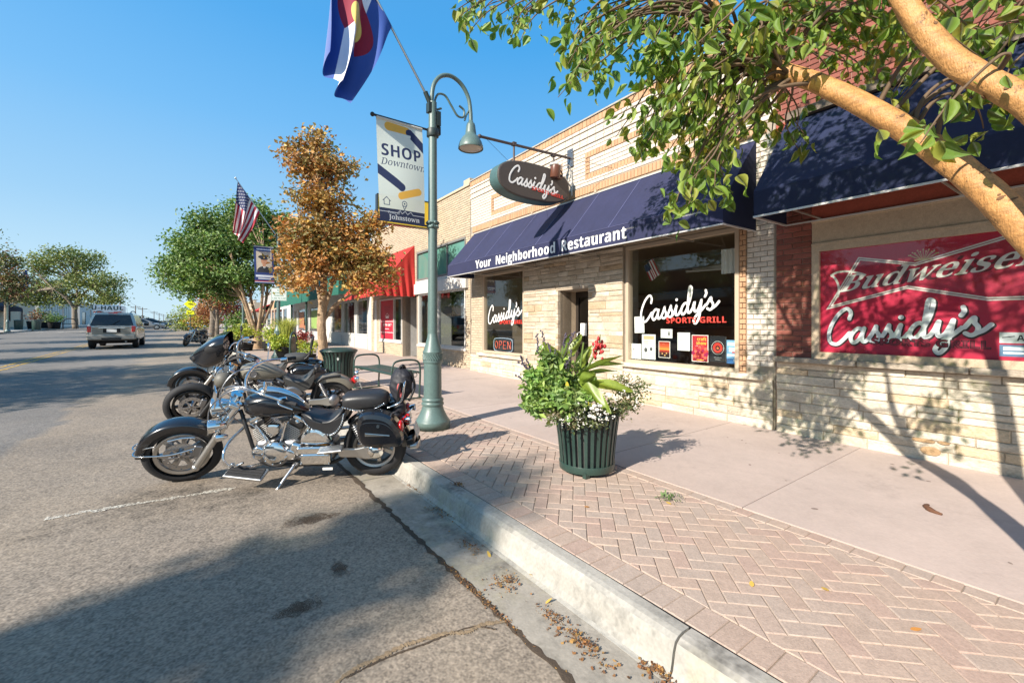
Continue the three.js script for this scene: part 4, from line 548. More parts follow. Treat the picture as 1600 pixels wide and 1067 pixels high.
// ---------- long white shop under the green barrel awning
const shopD = building('green_awning_shop', 'long white shop front under a green rounded awning');
{
  const b = shopD, s0 = 16.42, s1 = 40, H = 4.95, W = [[16.9, 18.7], [19.0, 21.2], [21.5, 23.6]].map(([a, c]) => [a, c, .95, 2.6]).concat([[26.2, 30.4, .9, 2.62], [31, 35.2, .9, 2.62], [36, 37.2, .2, 2.5]]);
  part('wall', wallBoxes(s0, s1, 0, H, 0, .3, W), whitePaint, b); part('roof', [bb(s0, s1, 4.5, 4.6, .3, 12), bb(s0, s1, 0, 4.5, 12, 12.2), bb(s1 - .1, s1 - .002, 0, 4.5, .3, 12)], whitePaint, b);
  room(b, s0 + .2, s1 - .2, .3, 4.3, 5, [.12, .11, .10]);
  const F = makeField(61); F.rows(s0, s1, 3.7, H, { mats: B.orange, d: .012, len: .3, course: .09 }); F.done(b, 60); part('coping', [bb(s0, s1, H, H + .1, -.08, .34)], whitePaint, b); part('frieze', [bb(27, 31, 3.9, 4.5, -.05, 0)], std([.62, .60, .55], .6), b);
  W.slice(0, 5).forEach((w, i) => { const sw = shopWindow(b, ...w, { f: .07, mat: whitePaint }); if (i > 2) part('window_print', [box(2, 1.2, .01, (w[0] + w[1]) / 2 + .6, 1.75, .01), box(1.2, .3, .01, w[0] + 1, 1.2, .008)], [std([.24, .36, .10], .6), std([.34, .14, .07], .6)][i - 3], sw); }); part('panel_frame', W.slice(0, 3).map(w => bb(w[0], w[1], .35, .85, -.03, 0)), grained([.62, .61, .58], .6), b);
  const dr = part('door', [bb(36.06, 36.2, .25, 2.45, .2, .25), bb(37, 37.14, .25, 2.45, .2, .25), bb(36.2, 37, 2.3, 2.45, .2, .25), bb(36.2, 37, .25, .5, .2, .25)], whitePaint, b); part('pane', [new THREE.PlaneGeometry(.8, 1.8).translate(36.6, 1.4, .22)], M.darkGlass, dr);
  for (const s of [25.2, 30.7]) part('post', [rod([s, .35, -1.1], [s, 2.9, -1.1], .06)], M.green, b);
  const n = 1.3, pos = [], idx = [], N = 60, K = 10, a0 = 16.6, a1 = 38.5; for (let k = 0; k <= K + 1; k++) { const q = Math.min(k, K) / K * PI / 2, y = k > K ? 2.72 : 3.0 + Math.cos(q) * 1.12, z = -.02 - Math.sin(q) * n; for (let i = 0; i <= N; i++) { const t = i / N; pos.push(lerp(a0, a1, t), y - .03 * Math.sin(q) * (1 - Math.abs(Math.sin(t * PI * 9))), z); } }
  for (let k = 0; k <= K; k++) for (let i = 0; i < N; i++) { const a = k * (N + 1) + i, c = a + N + 1; idx.push(a, c, a + 1, a + 1, c, c + 1); } const g = new THREE.BufferGeometry(); g.setAttribute('position', new THREE.Float32BufferAttribute(pos, 3)); g.setIndex(idx); g.computeVertexNormals(); const aw = part('awning', [g], greenCloth, b);
  const pr = [[-.02, 2.72]]; for (let k = 0; k <= 8; k++) { const q = k / 8 * PI / 2; pr.push([-.02 - Math.sin(q) * n, 3.0 + Math.cos(q) * 1.12]); } pr.push([-.02 - n, 2.72]); part('end_cheek', [new THREE.ExtrudeGeometry(new THREE.Shape(pr.map(p => new THREE.Vector2(...p))), { depth: .004, bevelEnabled: false }).rotateY(-PI / 2).translate(a0 + .002, 0, 0)], greenCloth, aw);
}
// ---------- farther along
const farB = (name, label, s0, s1, H, wallM, trimM, wins, extra) => {
  const b = building(name, label, 'building'); part('wall', wallBoxes(s0, s1, 0, H, 0, .3, wins), wallM, b); part('roof', [bb(s0, s1, H - .4, H - .3, .3, 10), bb(s0, s1, 0, H - .4, 10, 10.2), bb(s0, s0 + .15, 0, H - .4, .3, 10), bb(s1 - .15, s1 - .002, 0, H - .4, .3, 10)], wallM, b); part('coping', [bb(s0, s1, H, H + .14, -.1, .35)], trimM, b); part('interior', [bb(s0 + .2, s1 - .2, .3, H - .6, 3, 3.1)], M.dark, b);
  for (const w of wins) shopWindow(b, ...w, { f: .08, mat: trimM, glass: M.darkGlass }); extra?.(b); return b;
};
farB('white_shop', 'narrow white shop beyond the green awning', 40.02, 47.5, 4.3, whitePaint, whitePaint, [[41, 43.6, 1, 2.9], [44.2, 46.9, 1, 2.9]], b => part('sign_board', [box(3, .5, .06, 44, 3.5, -.04)], std([.7, .7, .68], .6), b));
farB('orange_brick_shop', 'orange brick shop beyond the multi-stemmed green tree', 47.52, 53, 5.2, B.orange[2], concMat[0], [[48.3, 50, 1, 3], [50.6, 52.4, 1, 3]]);
farB('grey_shop', 'pale grey shop front with a red awning far along the pavement', 53.02, 62.5, 4.8, grained([.48, .47, .45], .8), whitePaint, [[54, 57, 1, 2.7], [58, 61.6, 1, 2.7]], b => part('awning', [bb(53.4, 62, 2.9, 2.94, -1.3, 0), box(8.6, .04, 1.6, 57.7, 3.3, -.65, -.5, 0, 0)], redCloth, b));
farB('tan_corner_building', 'tan building past the side street on the right', 75, 96, 5, B.tan[0], concMat[1], [[76, 79, 1.5, 3.2], [81, 84, 1.5, 3.2], [86, 90, 1.5, 3.2]]);
// ---------- the other side of the street
function leftB(name, label, x0, z0, z1, H, wallM, { wins = [], roof = 0, depth = 12, trim = concMat[0], extra } = {}) {   // front faces +x; local x runs away from the camera
  const b = thing(name, label, 'building', [x0, gy((z0 + z1) / 2) + WALK - .1, z0], PI / 2); const L = z0 - z1, W = wins.map(w => w);
  part('wall', [...wallBoxes(0, L, 0, H, -.3, 0, W), bb(0, L, 0, H, -depth, -depth + .2), bb(0, .2, 0, H, -depth + .2, -.3), bb(L - .2, L, 0, H, -depth + .2, -.3)], wallM, b);
  if (roof) part('roof', [prism([[.4, H], [-depth / 2, H + roof], [-depth - .4, H], [-depth - .4, H - .08], [-depth / 2, H + roof - .1], [.4, H - .08]], L + .5).rotateY(-PI / 2).translate(L / 2, 0, 0)], trim, b); else { part('roof', [bb(.2, L - .2, H - .4, H - .3, -depth + .2, -.3)], wallM, b); part('coping', [bb(-.1, L + .1, H, H + .15, -.35, .12)], trim, b); }
  for (const w of W) { const f = part('window', [bb(w[0], w[1], w[3] - .08, w[3], -.1, .03), bb(w[0], w[1], w[2], w[2] + .08, -.1, .03), bb(w[0], w[0] + .08, w[2] + .08, w[3] - .08, -.1, .028), bb(w[1] - .08, w[1], w[2] + .08, w[3] - .08, -.1, .028)], trim, b); part('pane', [bb(w[0] + .08, w[1] - .08, w[2] + .08, w[3] - .08, -.08, -.05)], std([.03, .028, .03], .15), f); }
  extra?.(b); return b;
}
const buff = grained([.74, .60, .43], .85, .003), offWhite = grained([.78, .73, .64], .8, .003), paleGrey = grained([.45, .45, .44], .8, .003), brown = std([.12, .06, .045], .6);
leftB('beige_shop', 'low beige shop with dark awning at the far left', -19, -68, -101, 3.7, buff, { wins: [[14, 15.6, .9, 2.9], [19, 20.6, .9, 2.9], [25, 26.2, .9, 2.8]], trim: brown, extra: b => { part('awning', [prism([[0, 3.5], [1.6, 2.7], [1.6, 2.2], [0, 2.2]], 20).rotateY(-PI / 2).translate(8, 0, 0)], navyDeep, b); part('red_cornice', [bb(18, 32, 3.86, 4.5, -1, -.2)], std([.38, .05, .045], .7), b); } });
leftB('white_shed_building', 'white building with vertical ribs behind the large street tree', -19, -103, -128, 4.6, offWhite, { wins: [[4, 8, 0, 2.6]], extra: b => part('wall_rib', Array.from({ length: 12 }, (_, i) => bb(1 + i * 2, 1.12 + i * 2, .2, 4.5, 0, .06)), grained([.52, .48, .42], .8), b) });
leftB('gabled_white_building', 'white gabled building beyond the left corner', -21, -129.5, -142, 5.5, offWhite, { roof: 2.6, depth: 11, trim: std([.42, .42, .42], .7) });
leftB('pale_grey_warehouse', 'pale grey warehouse left of the moving truck', -20, -145, -190, 5.2, grained([.72, .69, .64], .8), { wins: [[3, 8, 0, 3.2], [14, 16, 2, 4], [24, 26, 2, 4], [34, 36, 2, 4]] });
leftB('opposite_shop', 'tan shop across the street outside the picture', -19, 14, -16, 4.6, buff, { wins: [[3, 8, .8, 2.8], [11, 17, .8, 2.8], [20, 27, .8, 2.8]], extra: b => part('fascia', [bb(0, 30, 3.1, 3.9, .01, .12)], offWhite, b) });
leftB('opposite_brick_shop', 'brick shop across the street outside the picture', -19, -17, -44, 5.4, B.red[1], { wins: [[2, 8, .8, 2.8], [10, 16, .8, 2.8], [18, 25, .8, 2.8]], extra: b => part('fascia', [bb(0, 27, 3.1, 3.8, .01, .12)], offWhite, b) });
// power line to the horizon
{
  const wood = grained([.16, .115, .08], .9); let prev = [];
  [[187, 462, 498, 150], [211, 477, 505, 175], [222, 480, 505, 190], [240, 486, 507, 235], [248, 489, 508, 262], [255, 491, 508.5, 300], [261, 494, 509, 350], [266, 496, 509, 400]].forEach(([u, v, vb, d], i) => {
    const top = at(u, v, d), z = top.z, x = top.x, y0 = gy(z), o = thing('utility_pole', ['tallest utility pole just right of the moving truck roof', 'second utility pole from the truck towards the horizon', 'third utility pole, close beside the second', 'fourth utility pole from the truck', 'fifth utility pole from the truck', 'sixth utility pole from the truck', 'seventh utility pole from the truck', 'farthest utility pole on the horizon'][i], 'utility pole', [x, y0, z], 0, 'utility poles along the far road');
    part('pole', [rod([0, -.5, 0], [0, top.y - y0, 0], .19, .13)], wood, o); part('cross_arm', [bb(-1.5, 1.5, top.y - y0 - .9, top.y - y0 - .7, -.08, .08)], wood, o); part('insulator', [-1.3, -.6, .6, 1.3].map(q => rod([q, top.y - y0 - .7, 0], [q, top.y - y0 - .45, 0], .06)), std([.4, .38, .35], .4), o); prev.push([x, top.y - .5, z]);
  });
  const wires = []; for (let i = 0; i < prev.length - 1; i++) for (const q of [-1.3, 1.3]) { const a = V(prev[i][0] + q, prev[i][1], prev[i][2]), b = V(prev[i + 1][0] + q, prev[i + 1][1], prev[i + 1][2]), m = a.clone().lerp(b, .5); m.y -= .7; wires.push(tube([a, m, b], .03, 10, 5)); }
  tag(part('power_lines', wires, M.black, scene), 'thin power lines strung between the far utility poles', 'power lines', undefined, 'stuff');
}
// a far belt of trees where the road meets the sky
{
  const R = rng(900), leaf = [], q = V(); for (let i = 0; i < 5200; i++) { const t = R(), x = lerp(-120, 60, t), z = -430 - R() * 40, h = 2 + 4.5 * (Math.sin(t * 40) * .5 + .5) * (Math.sin(t * 13 + 1) * .4 + .6), y = gy(z) + R() * h, s = .5 + R() * .6; const g = new THREE.PlaneGeometry(s, s); g.rotateY(R() * 6).rotateX(R() * 2).translate(x, y, z); leaf.push(g); }
  tag(part('far_trees', leaf, std([.085, .10, .065], .9), scene), 'low belt of far trees on the horizon at the end of the road', 'trees', undefined, 'stuff');
}
// ---------------------------------------------------------------- street lamps, flags, banners
function makeLamp(label, x, z, hidden) {
  const g0 = gy(z) + WALK, o = thing('street_lamp', label, 'street lamp', [x, g0, z], 0, 'green street lamps along the kerb');
  part('base', [lathe([[0, 0], [.215, 0], [.215, .085], [.208, .10], [.195, .115], [.165, .17], [.14, .225], [.128, .27], [.128, .285], [.138, .29], [.138, .315], [.125, .325], [.125, .335], [.135, .34], [.135, .365], [.118, .375]], 36)], M.lampGreen, o);
  part('lower_shaft', [lathe([[.112, .37], [.108, .80], [.12, .81], [.123, .825], [.118, .84], [.118, .925], [.124, .935], [.124, .95], [.112, .965], [.085, 1.06], [.066, 1.13], [.06, 1.17]], 32)], M.lampGreen, o);
  part('rope_collar', Array.from({ length: 26 }, (_, i) => { const a = i / 26 * 2 * PI; return rod([Math.cos(a) * .118, .85, Math.sin(a) * .118], [Math.cos(a + .35) * .118, .918, Math.sin(a + .35) * .118], .009, .009, 6); }), M.lampGreen, o);
  part('shaft', [lathe([[.06, 1.15], [.050, 4.06], [.0, 4.06]], 24)], M.lampGreen, o);
  part('ornament_ring', [torus(.055, .02).rotateX(PI / 2).translate(0, 2.50, 0), torus(.056, .02).rotateX(PI / 2).translate(0, 2.56, 0), ...Array.from({ length: 12 }, (_, i) => ball(Math.cos(i / 12 * 2 * PI) * .066, 2.53 + (i % 2 ? .022 : -.022), Math.sin(i / 12 * 2 * PI) * .066, .02))], M.lampGreen, o);
  part('clamp', [lathe([[.05, 3.62], [.075, 3.63], [.075, 3.72], [.05, 3.73]], 20), box(.06, .10, .05, .07, 3.72, 0), box(.05, .18, .06, .065, 3.86, .02)], std([.02, .035, .035], .5), o);
  const arc = [[-.02, 3.95, 0], [-.015, 4.10, 0], [.02, 4.30, 0], [.12, 4.43, 0], [.26, 4.475, 0], [.41, 4.42, 0], [.515, 4.28, 0], [.55, 4.10, 0], [.555, 3.98, 0]]; part('arm', [tube(arc, .027, 40, 10)], M.lampGreen, o);
  const sc = tube([[.12, 4.02, 0], [.05, 3.99, 0], [.03, 4.08, 0], [.08, 4.19, 0], [.17, 4.20, 0], [.26, 4.10, 0], [.36, 3.99, 0], [.44, 4.0, 0], [.45, 4.09, 0], [.38, 4.13, 0]], .014, 60, 8); part('scroll', [sc, tube([[.53, 4.12, 0], [.48, 4.02, 0], [.46, 3.96, 0]], .012, 10, 6)], M.lampGreen, o);
  const h = part('lamp_head', [lathe([[.001, 3.98], [.03, 3.98], [.034, 3.955], [.05, 3.945], [.058, 3.92], [.072, 3.82], [.076, 3.79], [.11, 3.76], [.145, 3.70], [.163, 3.645], [.166, 3.61], [.158, 3.605], [.152, 3.64]], 32).translate(.555, 0, 0)], M.lampGreen, o); part('lens', [lathe([[0, 3.595], [.09, 3.60], [.15, 3.618]], 28).translate(.555, 0, 0)], std([.42, .38, .32], .3), h);
  return o;
}
const lamp0 = makeLamp('nearest green street lamp with a scrolled arm, beside the first black motorcycle', 2.49, -5.02);
const lampCopy = (label, x, z) => { const c = lamp0.clone(); c.name = numbered('street_lamp'); c.userData = { ...lamp0.userData, label }; c.position.set(x, gy(z) + WALK, z); scene.add(c); return c; };
lampCopy('second green street lamp, holding the soldier banner', 2.5, -16.4);
lampCopy('third green street lamp, behind the multi-stemmed green tree', 2.5, -27.4); lampCopy('fourth green street lamp, farthest along the right kerb', 2.5, -39.5);
{ const c = lampCopy('green street lamp on the far left pavement holding a flag', -12.6, -58); c.rotation.y = PI; c.position.y = gy(-58) + WALK; }
function flagAt(label, lx, lz, tex, name = 'pole_flag', side = -1, size = 1) {           // staff leaning out over the road, cloth hanging in folds
  const y0 = gy(lz) + WALK, o = thing(name, label, 'flag', [lx, y0, lz], 0), S = (x, y, z = 0) => V(x * -side, y, z);
  part('bracket', [rod(S(-.02, 4.0), S(-.10, 4.16), .03), box(.05, .12, .08, -.045 * -side, 3.98, 0)], std([.02, .035, .035], .5), o); part('staff', [rod(S(-.06, 4.09), S(-1.2, 5.76), .016, .012), ball(-1.21 * -side, 5.78, 0, .03)], M.alu, o);
  const N = 56, K = 44, pos = [], uv = [], idx = []; for (let i = 0; i <= N; i++) for (let j = 0; j <= K; j++) { const h = i / N, f = j / K, a = [lerp(-.53, -1.15, h), lerp(4.78, 5.68, h)], e = [lerp(-1.06, -1.27, h), lerp(3.74, 4.12, h)]; const x = lerp(a[0], e[0], Math.pow(f, .85)) + .06 * Math.sin(f * 3) * (1 - h), y = lerp(a[1], e[1], f), w = (.02 + .15 * f); const z = w * Math.sin(h * 11 + f * 2.2 + .6) + .05 * f * Math.sin(h * 23 + f * 5) + .02 * f; pos.push(...S(x + .04 * f * Math.cos(h * 11), y + .03 * f * Math.sin(h * 9), z).toArray()); uv.push(f, h); }
  for (let i = 0; i < N; i++) for (let j = 0; j < K; j++) { const a = i * (K + 1) + j, b = a + K + 1; idx.push(a, b, a + 1, a + 1, b, b + 1); }
  const g = new THREE.BufferGeometry(); g.setAttribute('position', new THREE.Float32BufferAttribute(pos, 3)); g.setAttribute('uv', new THREE.Float32BufferAttribute(uv, 2)); g.setIndex(idx); g.computeVertexNormals();
  part('cloth', g, phys(0xffffff, .8, { map: tex, transmission: .25, thickness: 0 }), o); return o;
}
const stateFlag = canvasTex(512, 340, (x, w, h) => { x.fillStyle = '#2b4f9c'; x.fillRect(0, 0, w, h); x.fillStyle = '#e9eaf0'; x.fillRect(0, h / 3, w, h / 3); x.fillStyle = '#8f1234'; x.beginPath(); x.moveTo(208, 183); x.arc(208, 183, 118, -.62, .62, true); x.closePath(); x.fill(); x.fillStyle = '#e2c56a'; x.beginPath(); x.arc(208, 183, 58, 0, 7); x.fill(); });
const usFlag = canvasTex(512, 290, (x, w, h) => { for (let i = 0; i < 13; i++) { x.fillStyle = i % 2 ? '#e8e6e2' : '#a81c34'; x.fillRect(0, i * h / 13, w, h / 13 + 1); } x.fillStyle = '#24315f'; x.fillRect(0, 0, w * .4, h * 7 / 13); x.fillStyle = '#e8e6e2'; for (let r = 0; r < 9; r++) for (let c = 0; c < (r % 2 ? 5 : 6); c++) { x.beginPath(); x.arc(18 + c * 34 + (r % 2 ? 17 : 0), 13 + r * 16.5, 5, 0, 7); x.fill(); } });
flagAt('blue and white flag with a red C hanging from the nearest street lamp', 2.49, -5.02, stateFlag); flagAt('striped stars flag hanging from the second street lamp by the green tree', 2.5, -16.4, usFlag);
flagAt('blue and white flag with a red C on the far left street lamp', -12.6, -58, stateFlag, 'pole_flag', 1);
function banner(label, lx, lz, tex, group) {
  const y0 = gy(lz) + WALK, o = thing('pole_banner', label, 'banner', [lx, y0, lz], 0, group), g = new THREE.PlaneGeometry(.575, 1.19, 10, 20), p = g.attributes.position; for (let i = 0; i < p.count; i++) { const t = .5 - p.getY(i) / 1.19; p.setZ(i, .025 * Math.sin(p.getX(i) * 5 + 1) * Math.sin(t * PI) + .03 * t); p.setX(i, p.getX(i) + .035 * t * (p.getX(i) < 0 ? 1 : .6)); } g.computeVertexNormals();
  part('cloth', g, phys(0xffffff, .75, { map: tex, transmission: .15, thickness: 0 }), o).position.set(-.43, 3.085, .0); const blk = std([.015, .02, .022], .5);
  part('arm', [rod([-.04, 3.70, 0], [-.745, 3.70, 0], .014), ball(-.76, 3.70, 0, .026)], blk, o); part('arm', [rod([-.04, 2.505, 0], [-.70, 2.505, 0], .012)], blk, o); part('top_hem', [rod([-.715, 3.685, 0], [-.145, 3.685, 0], .016)], std([.62, .64, .60], .8), o); return o;
}
const shopTex = canvasTex(512, 1040, (x, w, h) => {
  x.fillStyle = '#d9e2d8'; x.fillRect(0, 0, w, h); const cap = (a, b, c, d, lw, col) => { x.strokeStyle = col; x.lineWidth = lw; x.lineCap = 'round'; x.beginPath(); x.moveTo(a, b); x.lineTo(c, d); x.stroke(); };
  cap(130, 60, 330, 70, 90, '#e8b24a'); cap(360, 80, 560, 250, 84, '#25335a'); cap(-20, 500, 250, 670, 84, '#25335a'); cap(240, 760, 440, 690, 74, '#e8b24a'); x.fillStyle = '#d9e2d8'; x.fillRect(130, 104, 240, 30);
  x.fillStyle = '#25335a'; x.font = 'bold 168px sans-serif'; x.textAlign = 'center'; const tw = x.measureText('SHOP').width; x.save(); x.translate(w / 2 + 6, 368); x.scale(450 / tw, 1); x.fillText('SHOP', 0, 0); x.restore(); x.font = 'italic 94px serif'; x.fillText('Downtown', w / 2 + 20, 462);
  x.lineWidth = 7; x.strokeStyle = '#3b4c6b'; x.lineJoin = 'round'; x.beginPath(); x.moveTo(40, 830); x.lineTo(80, 790); x.lineTo(120, 830); x.moveTo(52, 825); x.lineTo(52, 870); x.lineTo(108, 870); x.lineTo(108, 825); x.stroke(); x.beginPath(); x.arc(280, 838, 26, 0, 7); x.stroke(); x.beginPath(); x.moveTo(256, 850); x.lineTo(280, 900); x.lineTo(304, 850); x.stroke(); x.beginPath(); x.arc(280, 838, 9, 0, 7); x.fillStyle = '#3b4c6b'; x.fill();
  x.fillStyle = '#24304f'; x.fillRect(0, 905, w, 135); x.strokeStyle = '#c9d2da'; x.lineWidth = 6; x.beginPath(); x.moveTo(0, 940); x.lineTo(190, 940); for (let i = 0; i < 3; i++) { x.lineTo(225 + i * 62, 915); x.lineTo(252 + i * 62, 945); } x.lineTo(w, 945); x.stroke(); x.fillStyle = '#d6dde2'; x.font = 'italic 34px serif'; x.fillText('Town of', 150, 955); x.font = 'bold 66px serif'; x.fillText('Johnstown', w / 2 + 20, 1012);
});
const soldierTex = canvasTex(512, 1040, (x, w, h) => {                                   // portrait print of somebody in uniform
  x.fillStyle = '#2a3f78'; x.fillRect(0, 0, w, h); x.fillStyle = '#dfe3ea'; x.font = 'bold 60px serif'; x.textAlign = 'center'; x.fillRect(70, 56, 372, 34); x.fillStyle = '#c9b9a4'; x.fillRect(56, 130, 400, 600);
  x.fillStyle = '#2b2c33'; x.beginPath(); x.ellipse(256, 700, 190, 150, 0, PI, 0); x.fill(); x.fillRect(66, 690, 380, 40); x.fillStyle = '#c08a6a'; x.beginPath(); x.ellipse(256, 400, 84, 112, 0, 0, 7); x.fill(); x.fillRect(214, 480, 84, 80); x.fillStyle = '#1e2230'; x.beginPath(); x.ellipse(256, 290, 150, 56, 0, 0, 7); x.fill(); x.fillRect(166, 300, 180, 44); x.fillStyle = '#15161c'; x.beginPath(); x.ellipse(256, 352, 96, 18, 0, 0, 7); x.fill(); x.fillStyle = '#c7a24e'; x.beginPath(); x.arc(256, 306, 18, 0, 7); x.fill(); x.fillStyle = '#e8e4da'; x.beginPath(); x.moveTo(220, 560); x.lineTo(256, 640); x.lineTo(292, 560); x.fill(); x.fillStyle = '#15161c'; x.fillRect(248, 570, 16, 110);
  x.fillStyle = '#5a3b30'; x.fillRect(222, 388, 22, 8); x.fillRect(270, 388, 22, 8); x.fillRect(236, 452, 42, 6); x.fillStyle = '#e2e6ec'; x.fillRect(30, 800, 452, 60); x.fillRect(90, 885, 330, 34); x.fillStyle = '#b03040'; x.fillRect(0, 960, w, 30); x.fillStyle = '#e2e6ec'; x.fillRect(0, 990, w, 20);
});
banner('banner reading Shop Downtown with yellow and navy shapes on the nearest lamp', 2.49, -5.02, shopTex); banner('navy banner with a uniformed portrait on the second street lamp', 2.5, -16.4, soldierTex); banner('pale Shop Downtown banner half hidden by the green tree', 2.5, -27.4, shopTex);
// ---------------------------------------------------------------- slatted planter, bin, bench
function slatted(o, y0, y1, rFn, n, w, mat, liner) {
  for (let i = 0; i < n; i++) { const a = i / n * 2 * PI, g = new THREE.BoxGeometry(w, 1, .008, 1, 8, 1), p = g.attributes.position; for (let k = 0; k < p.count; k++) { const t = p.getY(k) + .5; p.setXYZ(k, p.getX(k) * (rFn(t) / rFn(.4)), lerp(y0, y1, t), rFn(t) + p.getZ(k)); } g.rotateY(a); g.computeVertexNormals(); part('slat', [g], mat, o); }
  part('liner', [lathe(Array.from({ length: 9 }, (_, i) => [rFn(i / 8) - .03, lerp(y0, y1, i / 8)]), 40)], liner, o);
}
const linerMat = grained([.085, .085, .08], .7, .0006);
const PLz = V(2.92, 0, -2.80); PLz.y = gy(PLz.z) + WALK;
{
  const o = thing('planter', 'dark green slatted metal planter full of flowers on the herringbone paving', 'planter', PLz), rF = t => .235 + .03 * t + .025 * t * t;
  slatted(o, .045, .53, rF, 30, .027, M.green, linerMat); part('base_ring', [lathe([[.232, .03], [.246, .03], [.25, .09], [.24, .09]], 44)], M.green, o); part('rim', [torus(.293, .012, 8, 48).rotateX(PI / 2).translate(0, .53, 0)], M.green, o); for (const a of [.3, 2.4, 4.5]) part('foot', [box(.05, .045, .04, Math.cos(a) * .225, .022, Math.sin(a) * .225)], M.green, o); part('soil', [new THREE.CircleGeometry(.26, 30).rotateX(-PI / 2).translate(0, .47, 0)], grained([.035, .025, .018], .95, .01), o);
}
{
  const p = onGround(529, 605, WALK), o = thing('trash_can', 'green slatted litter bin beside the orange-leaved tree', 'litter bin', p), rF = t => .262 + .02 * t + (t > .72 ? (t - .72) * (t - .72) * .85 : 0);
  slatted(o, .05, .72, rF, 28, .034, M.green, linerMat); part('base_ring', [lathe([[.255, .02], [.272, .02], [.272, .075], [.26, .075]], 44)], M.green, o); part('rim', [torus(.345, .014, 8, 48).rotateX(PI / 2).translate(0, .72, 0)], M.green, o); part('lid', [lathe([[.16, .745], [.19, .78], [.25, .775], [.335, .745], [.345, .725], [.30, .72], [.16, .735]], 40)], M.green, o); part('badge', [prism(spline([[0, -.03], [.018, -.005], [.02, .03], [.005, .018], [0, .032], [-.006, .018], [-.02, .03], [-.018, -.005]], 24), .003).rotateY(-.35).translate(-.09, .58, .275)], std([.55, .57, .55], .5), o);
}
{
  const a = onGround(575, 606, WALK), c = onGround(632, 624, WALK), o = thing('bench', 'green backless metal bench with hoop arms beside the litter bin', 'bench', [(a.x + c.x) / 2 + .0, (a.y + c.y) / 2, (a.z + c.z) / 2], Math.atan2(-(c.z - a.z), c.x - a.x)), L = .86, D = .24;
  const hoop = s => tube([[s, 0, -D], [s, .58, -D], [s, .64, -D + .06], [s, .64, D - .06], [s, .58, D], [s, 0, D]], .017, 60, 8);
  part('arm_hoop', [hoop(-L)], M.green, o); part('arm_hoop', [hoop(L)], M.green, o); for (const s of [-L, L]) part('foot_rail', [tube([[s - .05, .02, -D - .02], [s + .05, .02, -D], [s + .05, .02, D], [s - .05, .02, D + .02]], .014, 20, 6)], M.green, o);
  for (let i = 0; i < 13; i++) { const z = -D + .035 + i * (2 * D - .07) / 12; part('slat', [rbox(2 * L, .014, .026, .004, 0, .445 - .012 * Math.cos((i / 12 - .5) * PI), z)], M.green, o); }
  part('seat_edge', [tube([[-L, .435, -D - .01], [L, .435, -D - .01]], .02, 4, 8), tube([[-L, .435, D + .01], [L, .435, D + .01]], .02, 4, 8)], M.green, o); part('scroll_end', [-1, 1].flatMap(s => Array.from({ length: 6 }, (_, i) => torus(.035, .007, 6, 16).rotateY(PI / 2).translate(s * L, .40, -D + .08 + i * .064))), M.green, o);
}
// ---------------------------------------------------------------- signs
{
  const o = thing('parking_sign', 'small white sign with green lettering on the second street lamp', 'sign', [2.5, gy(-16.4) + WALK, -16.4], -.25); part('plate', new THREE.PlaneGeometry(.46, .42).translate(.02, 2.15, .075), printed(canvasTex(256, 240, (x, w, h) => { x.fillStyle = '#dfe6df'; x.fillRect(0, 0, w, h); x.strokeStyle = '#2f6e52'; x.lineWidth = 5; x.strokeRect(8, 8, w - 16, h - 16); x.fillStyle = '#2f6e52'; x.textAlign = 'center'; x.font = 'bold 38px sans-serif'; ['NO', 'OVERNIGHT', 'PARKING', '2 AM TO 5 AM'].forEach((t, i) => x.fillText(t, w / 2, 58 + i * 50, 220)); }), .4), o); part('backing', [box(.46, .42, .004, .02, 2.15, .07), box(.05, .05, .05, .0, 2.15, .045)], M.alu, o);
  const walkTex = canvasTex(256, 256, (x, w, h) => { x.fillStyle = '#d8e21c'; x.fillRect(0, 0, w, h); x.translate(128, 128); x.rotate(-PI / 4); x.scale(.8, .8); x.translate(-132, -128); x.fillStyle = '#16180e'; x.beginPath(); x.arc(136, 62, 17, 0, 7); x.fill(); x.lineWidth = 22; x.lineCap = 'round'; x.strokeStyle = '#16180e'; x.beginPath(); x.moveTo(130, 92); x.lineTo(124, 148); x.moveTo(124, 148); x.lineTo(92, 202); x.moveTo(124, 148); x.lineTo(160, 200); x.moveTo(130, 98); x.lineTo(92, 130); x.moveTo(130, 98); x.lineTo(168, 132); x.stroke(); });
  const q = at(297, 475, 44), z = q.z, s = thing('pedestrian_sign', 'yellow diamond pedestrian crossing sign with an arrow plate below', 'road sign', [q.x, gy(z) + .1, z], -.3), yb = gy(z) + .1;
  part('diamond', new THREE.PlaneGeometry(.78, .78).rotateZ(PI / 4), printed(walkTex.clone(), .4), s).position.set(0, q.y - yb, .04); part('diamond_back', [box(.78, .78, .01, 0, 0, 0, 0, 0, PI / 4).translate(0, q.y - yb, .03)], M.alu, s); part('arrow_plate', new THREE.PlaneGeometry(.66, .36), printed(canvasTex(128, 72, (x, w, h) => { x.fillStyle = '#d8e21c'; x.fillRect(0, 0, w, h); x.strokeStyle = '#16180e'; x.lineWidth = 10; x.beginPath(); x.moveTo(100, 20); x.lineTo(30, 54); x.moveTo(30, 30); x.lineTo(28, 55); x.lineTo(60, 55); x.stroke(); }), .4), s).position.set(0, q.y - yb - .85, .04); part('post', [rod([0, 0, 0], [0, q.y - yb + .4, 0], .035)], M.green, s);
  const w = at(98, 470, 66), st = thing('street_name_sign', 'street name sign on a pole before the white gabled building', 'sign', [w.x, gy(w.z), w.z], .2), h = at(98, 453, 66).y - gy(w.z); part('pole', [rod([0, 0, 0], [0, h, 0], .05)], M.dullSteel, st); part('blade', [box(1.35, .34, .04, 0, h, 0)], std([.55, .58, .58], .5), st); part('blade', [box(.04, .34, 1.2, 0, h - .5, 0)], std([.10, .13, .13], .5), st);
}
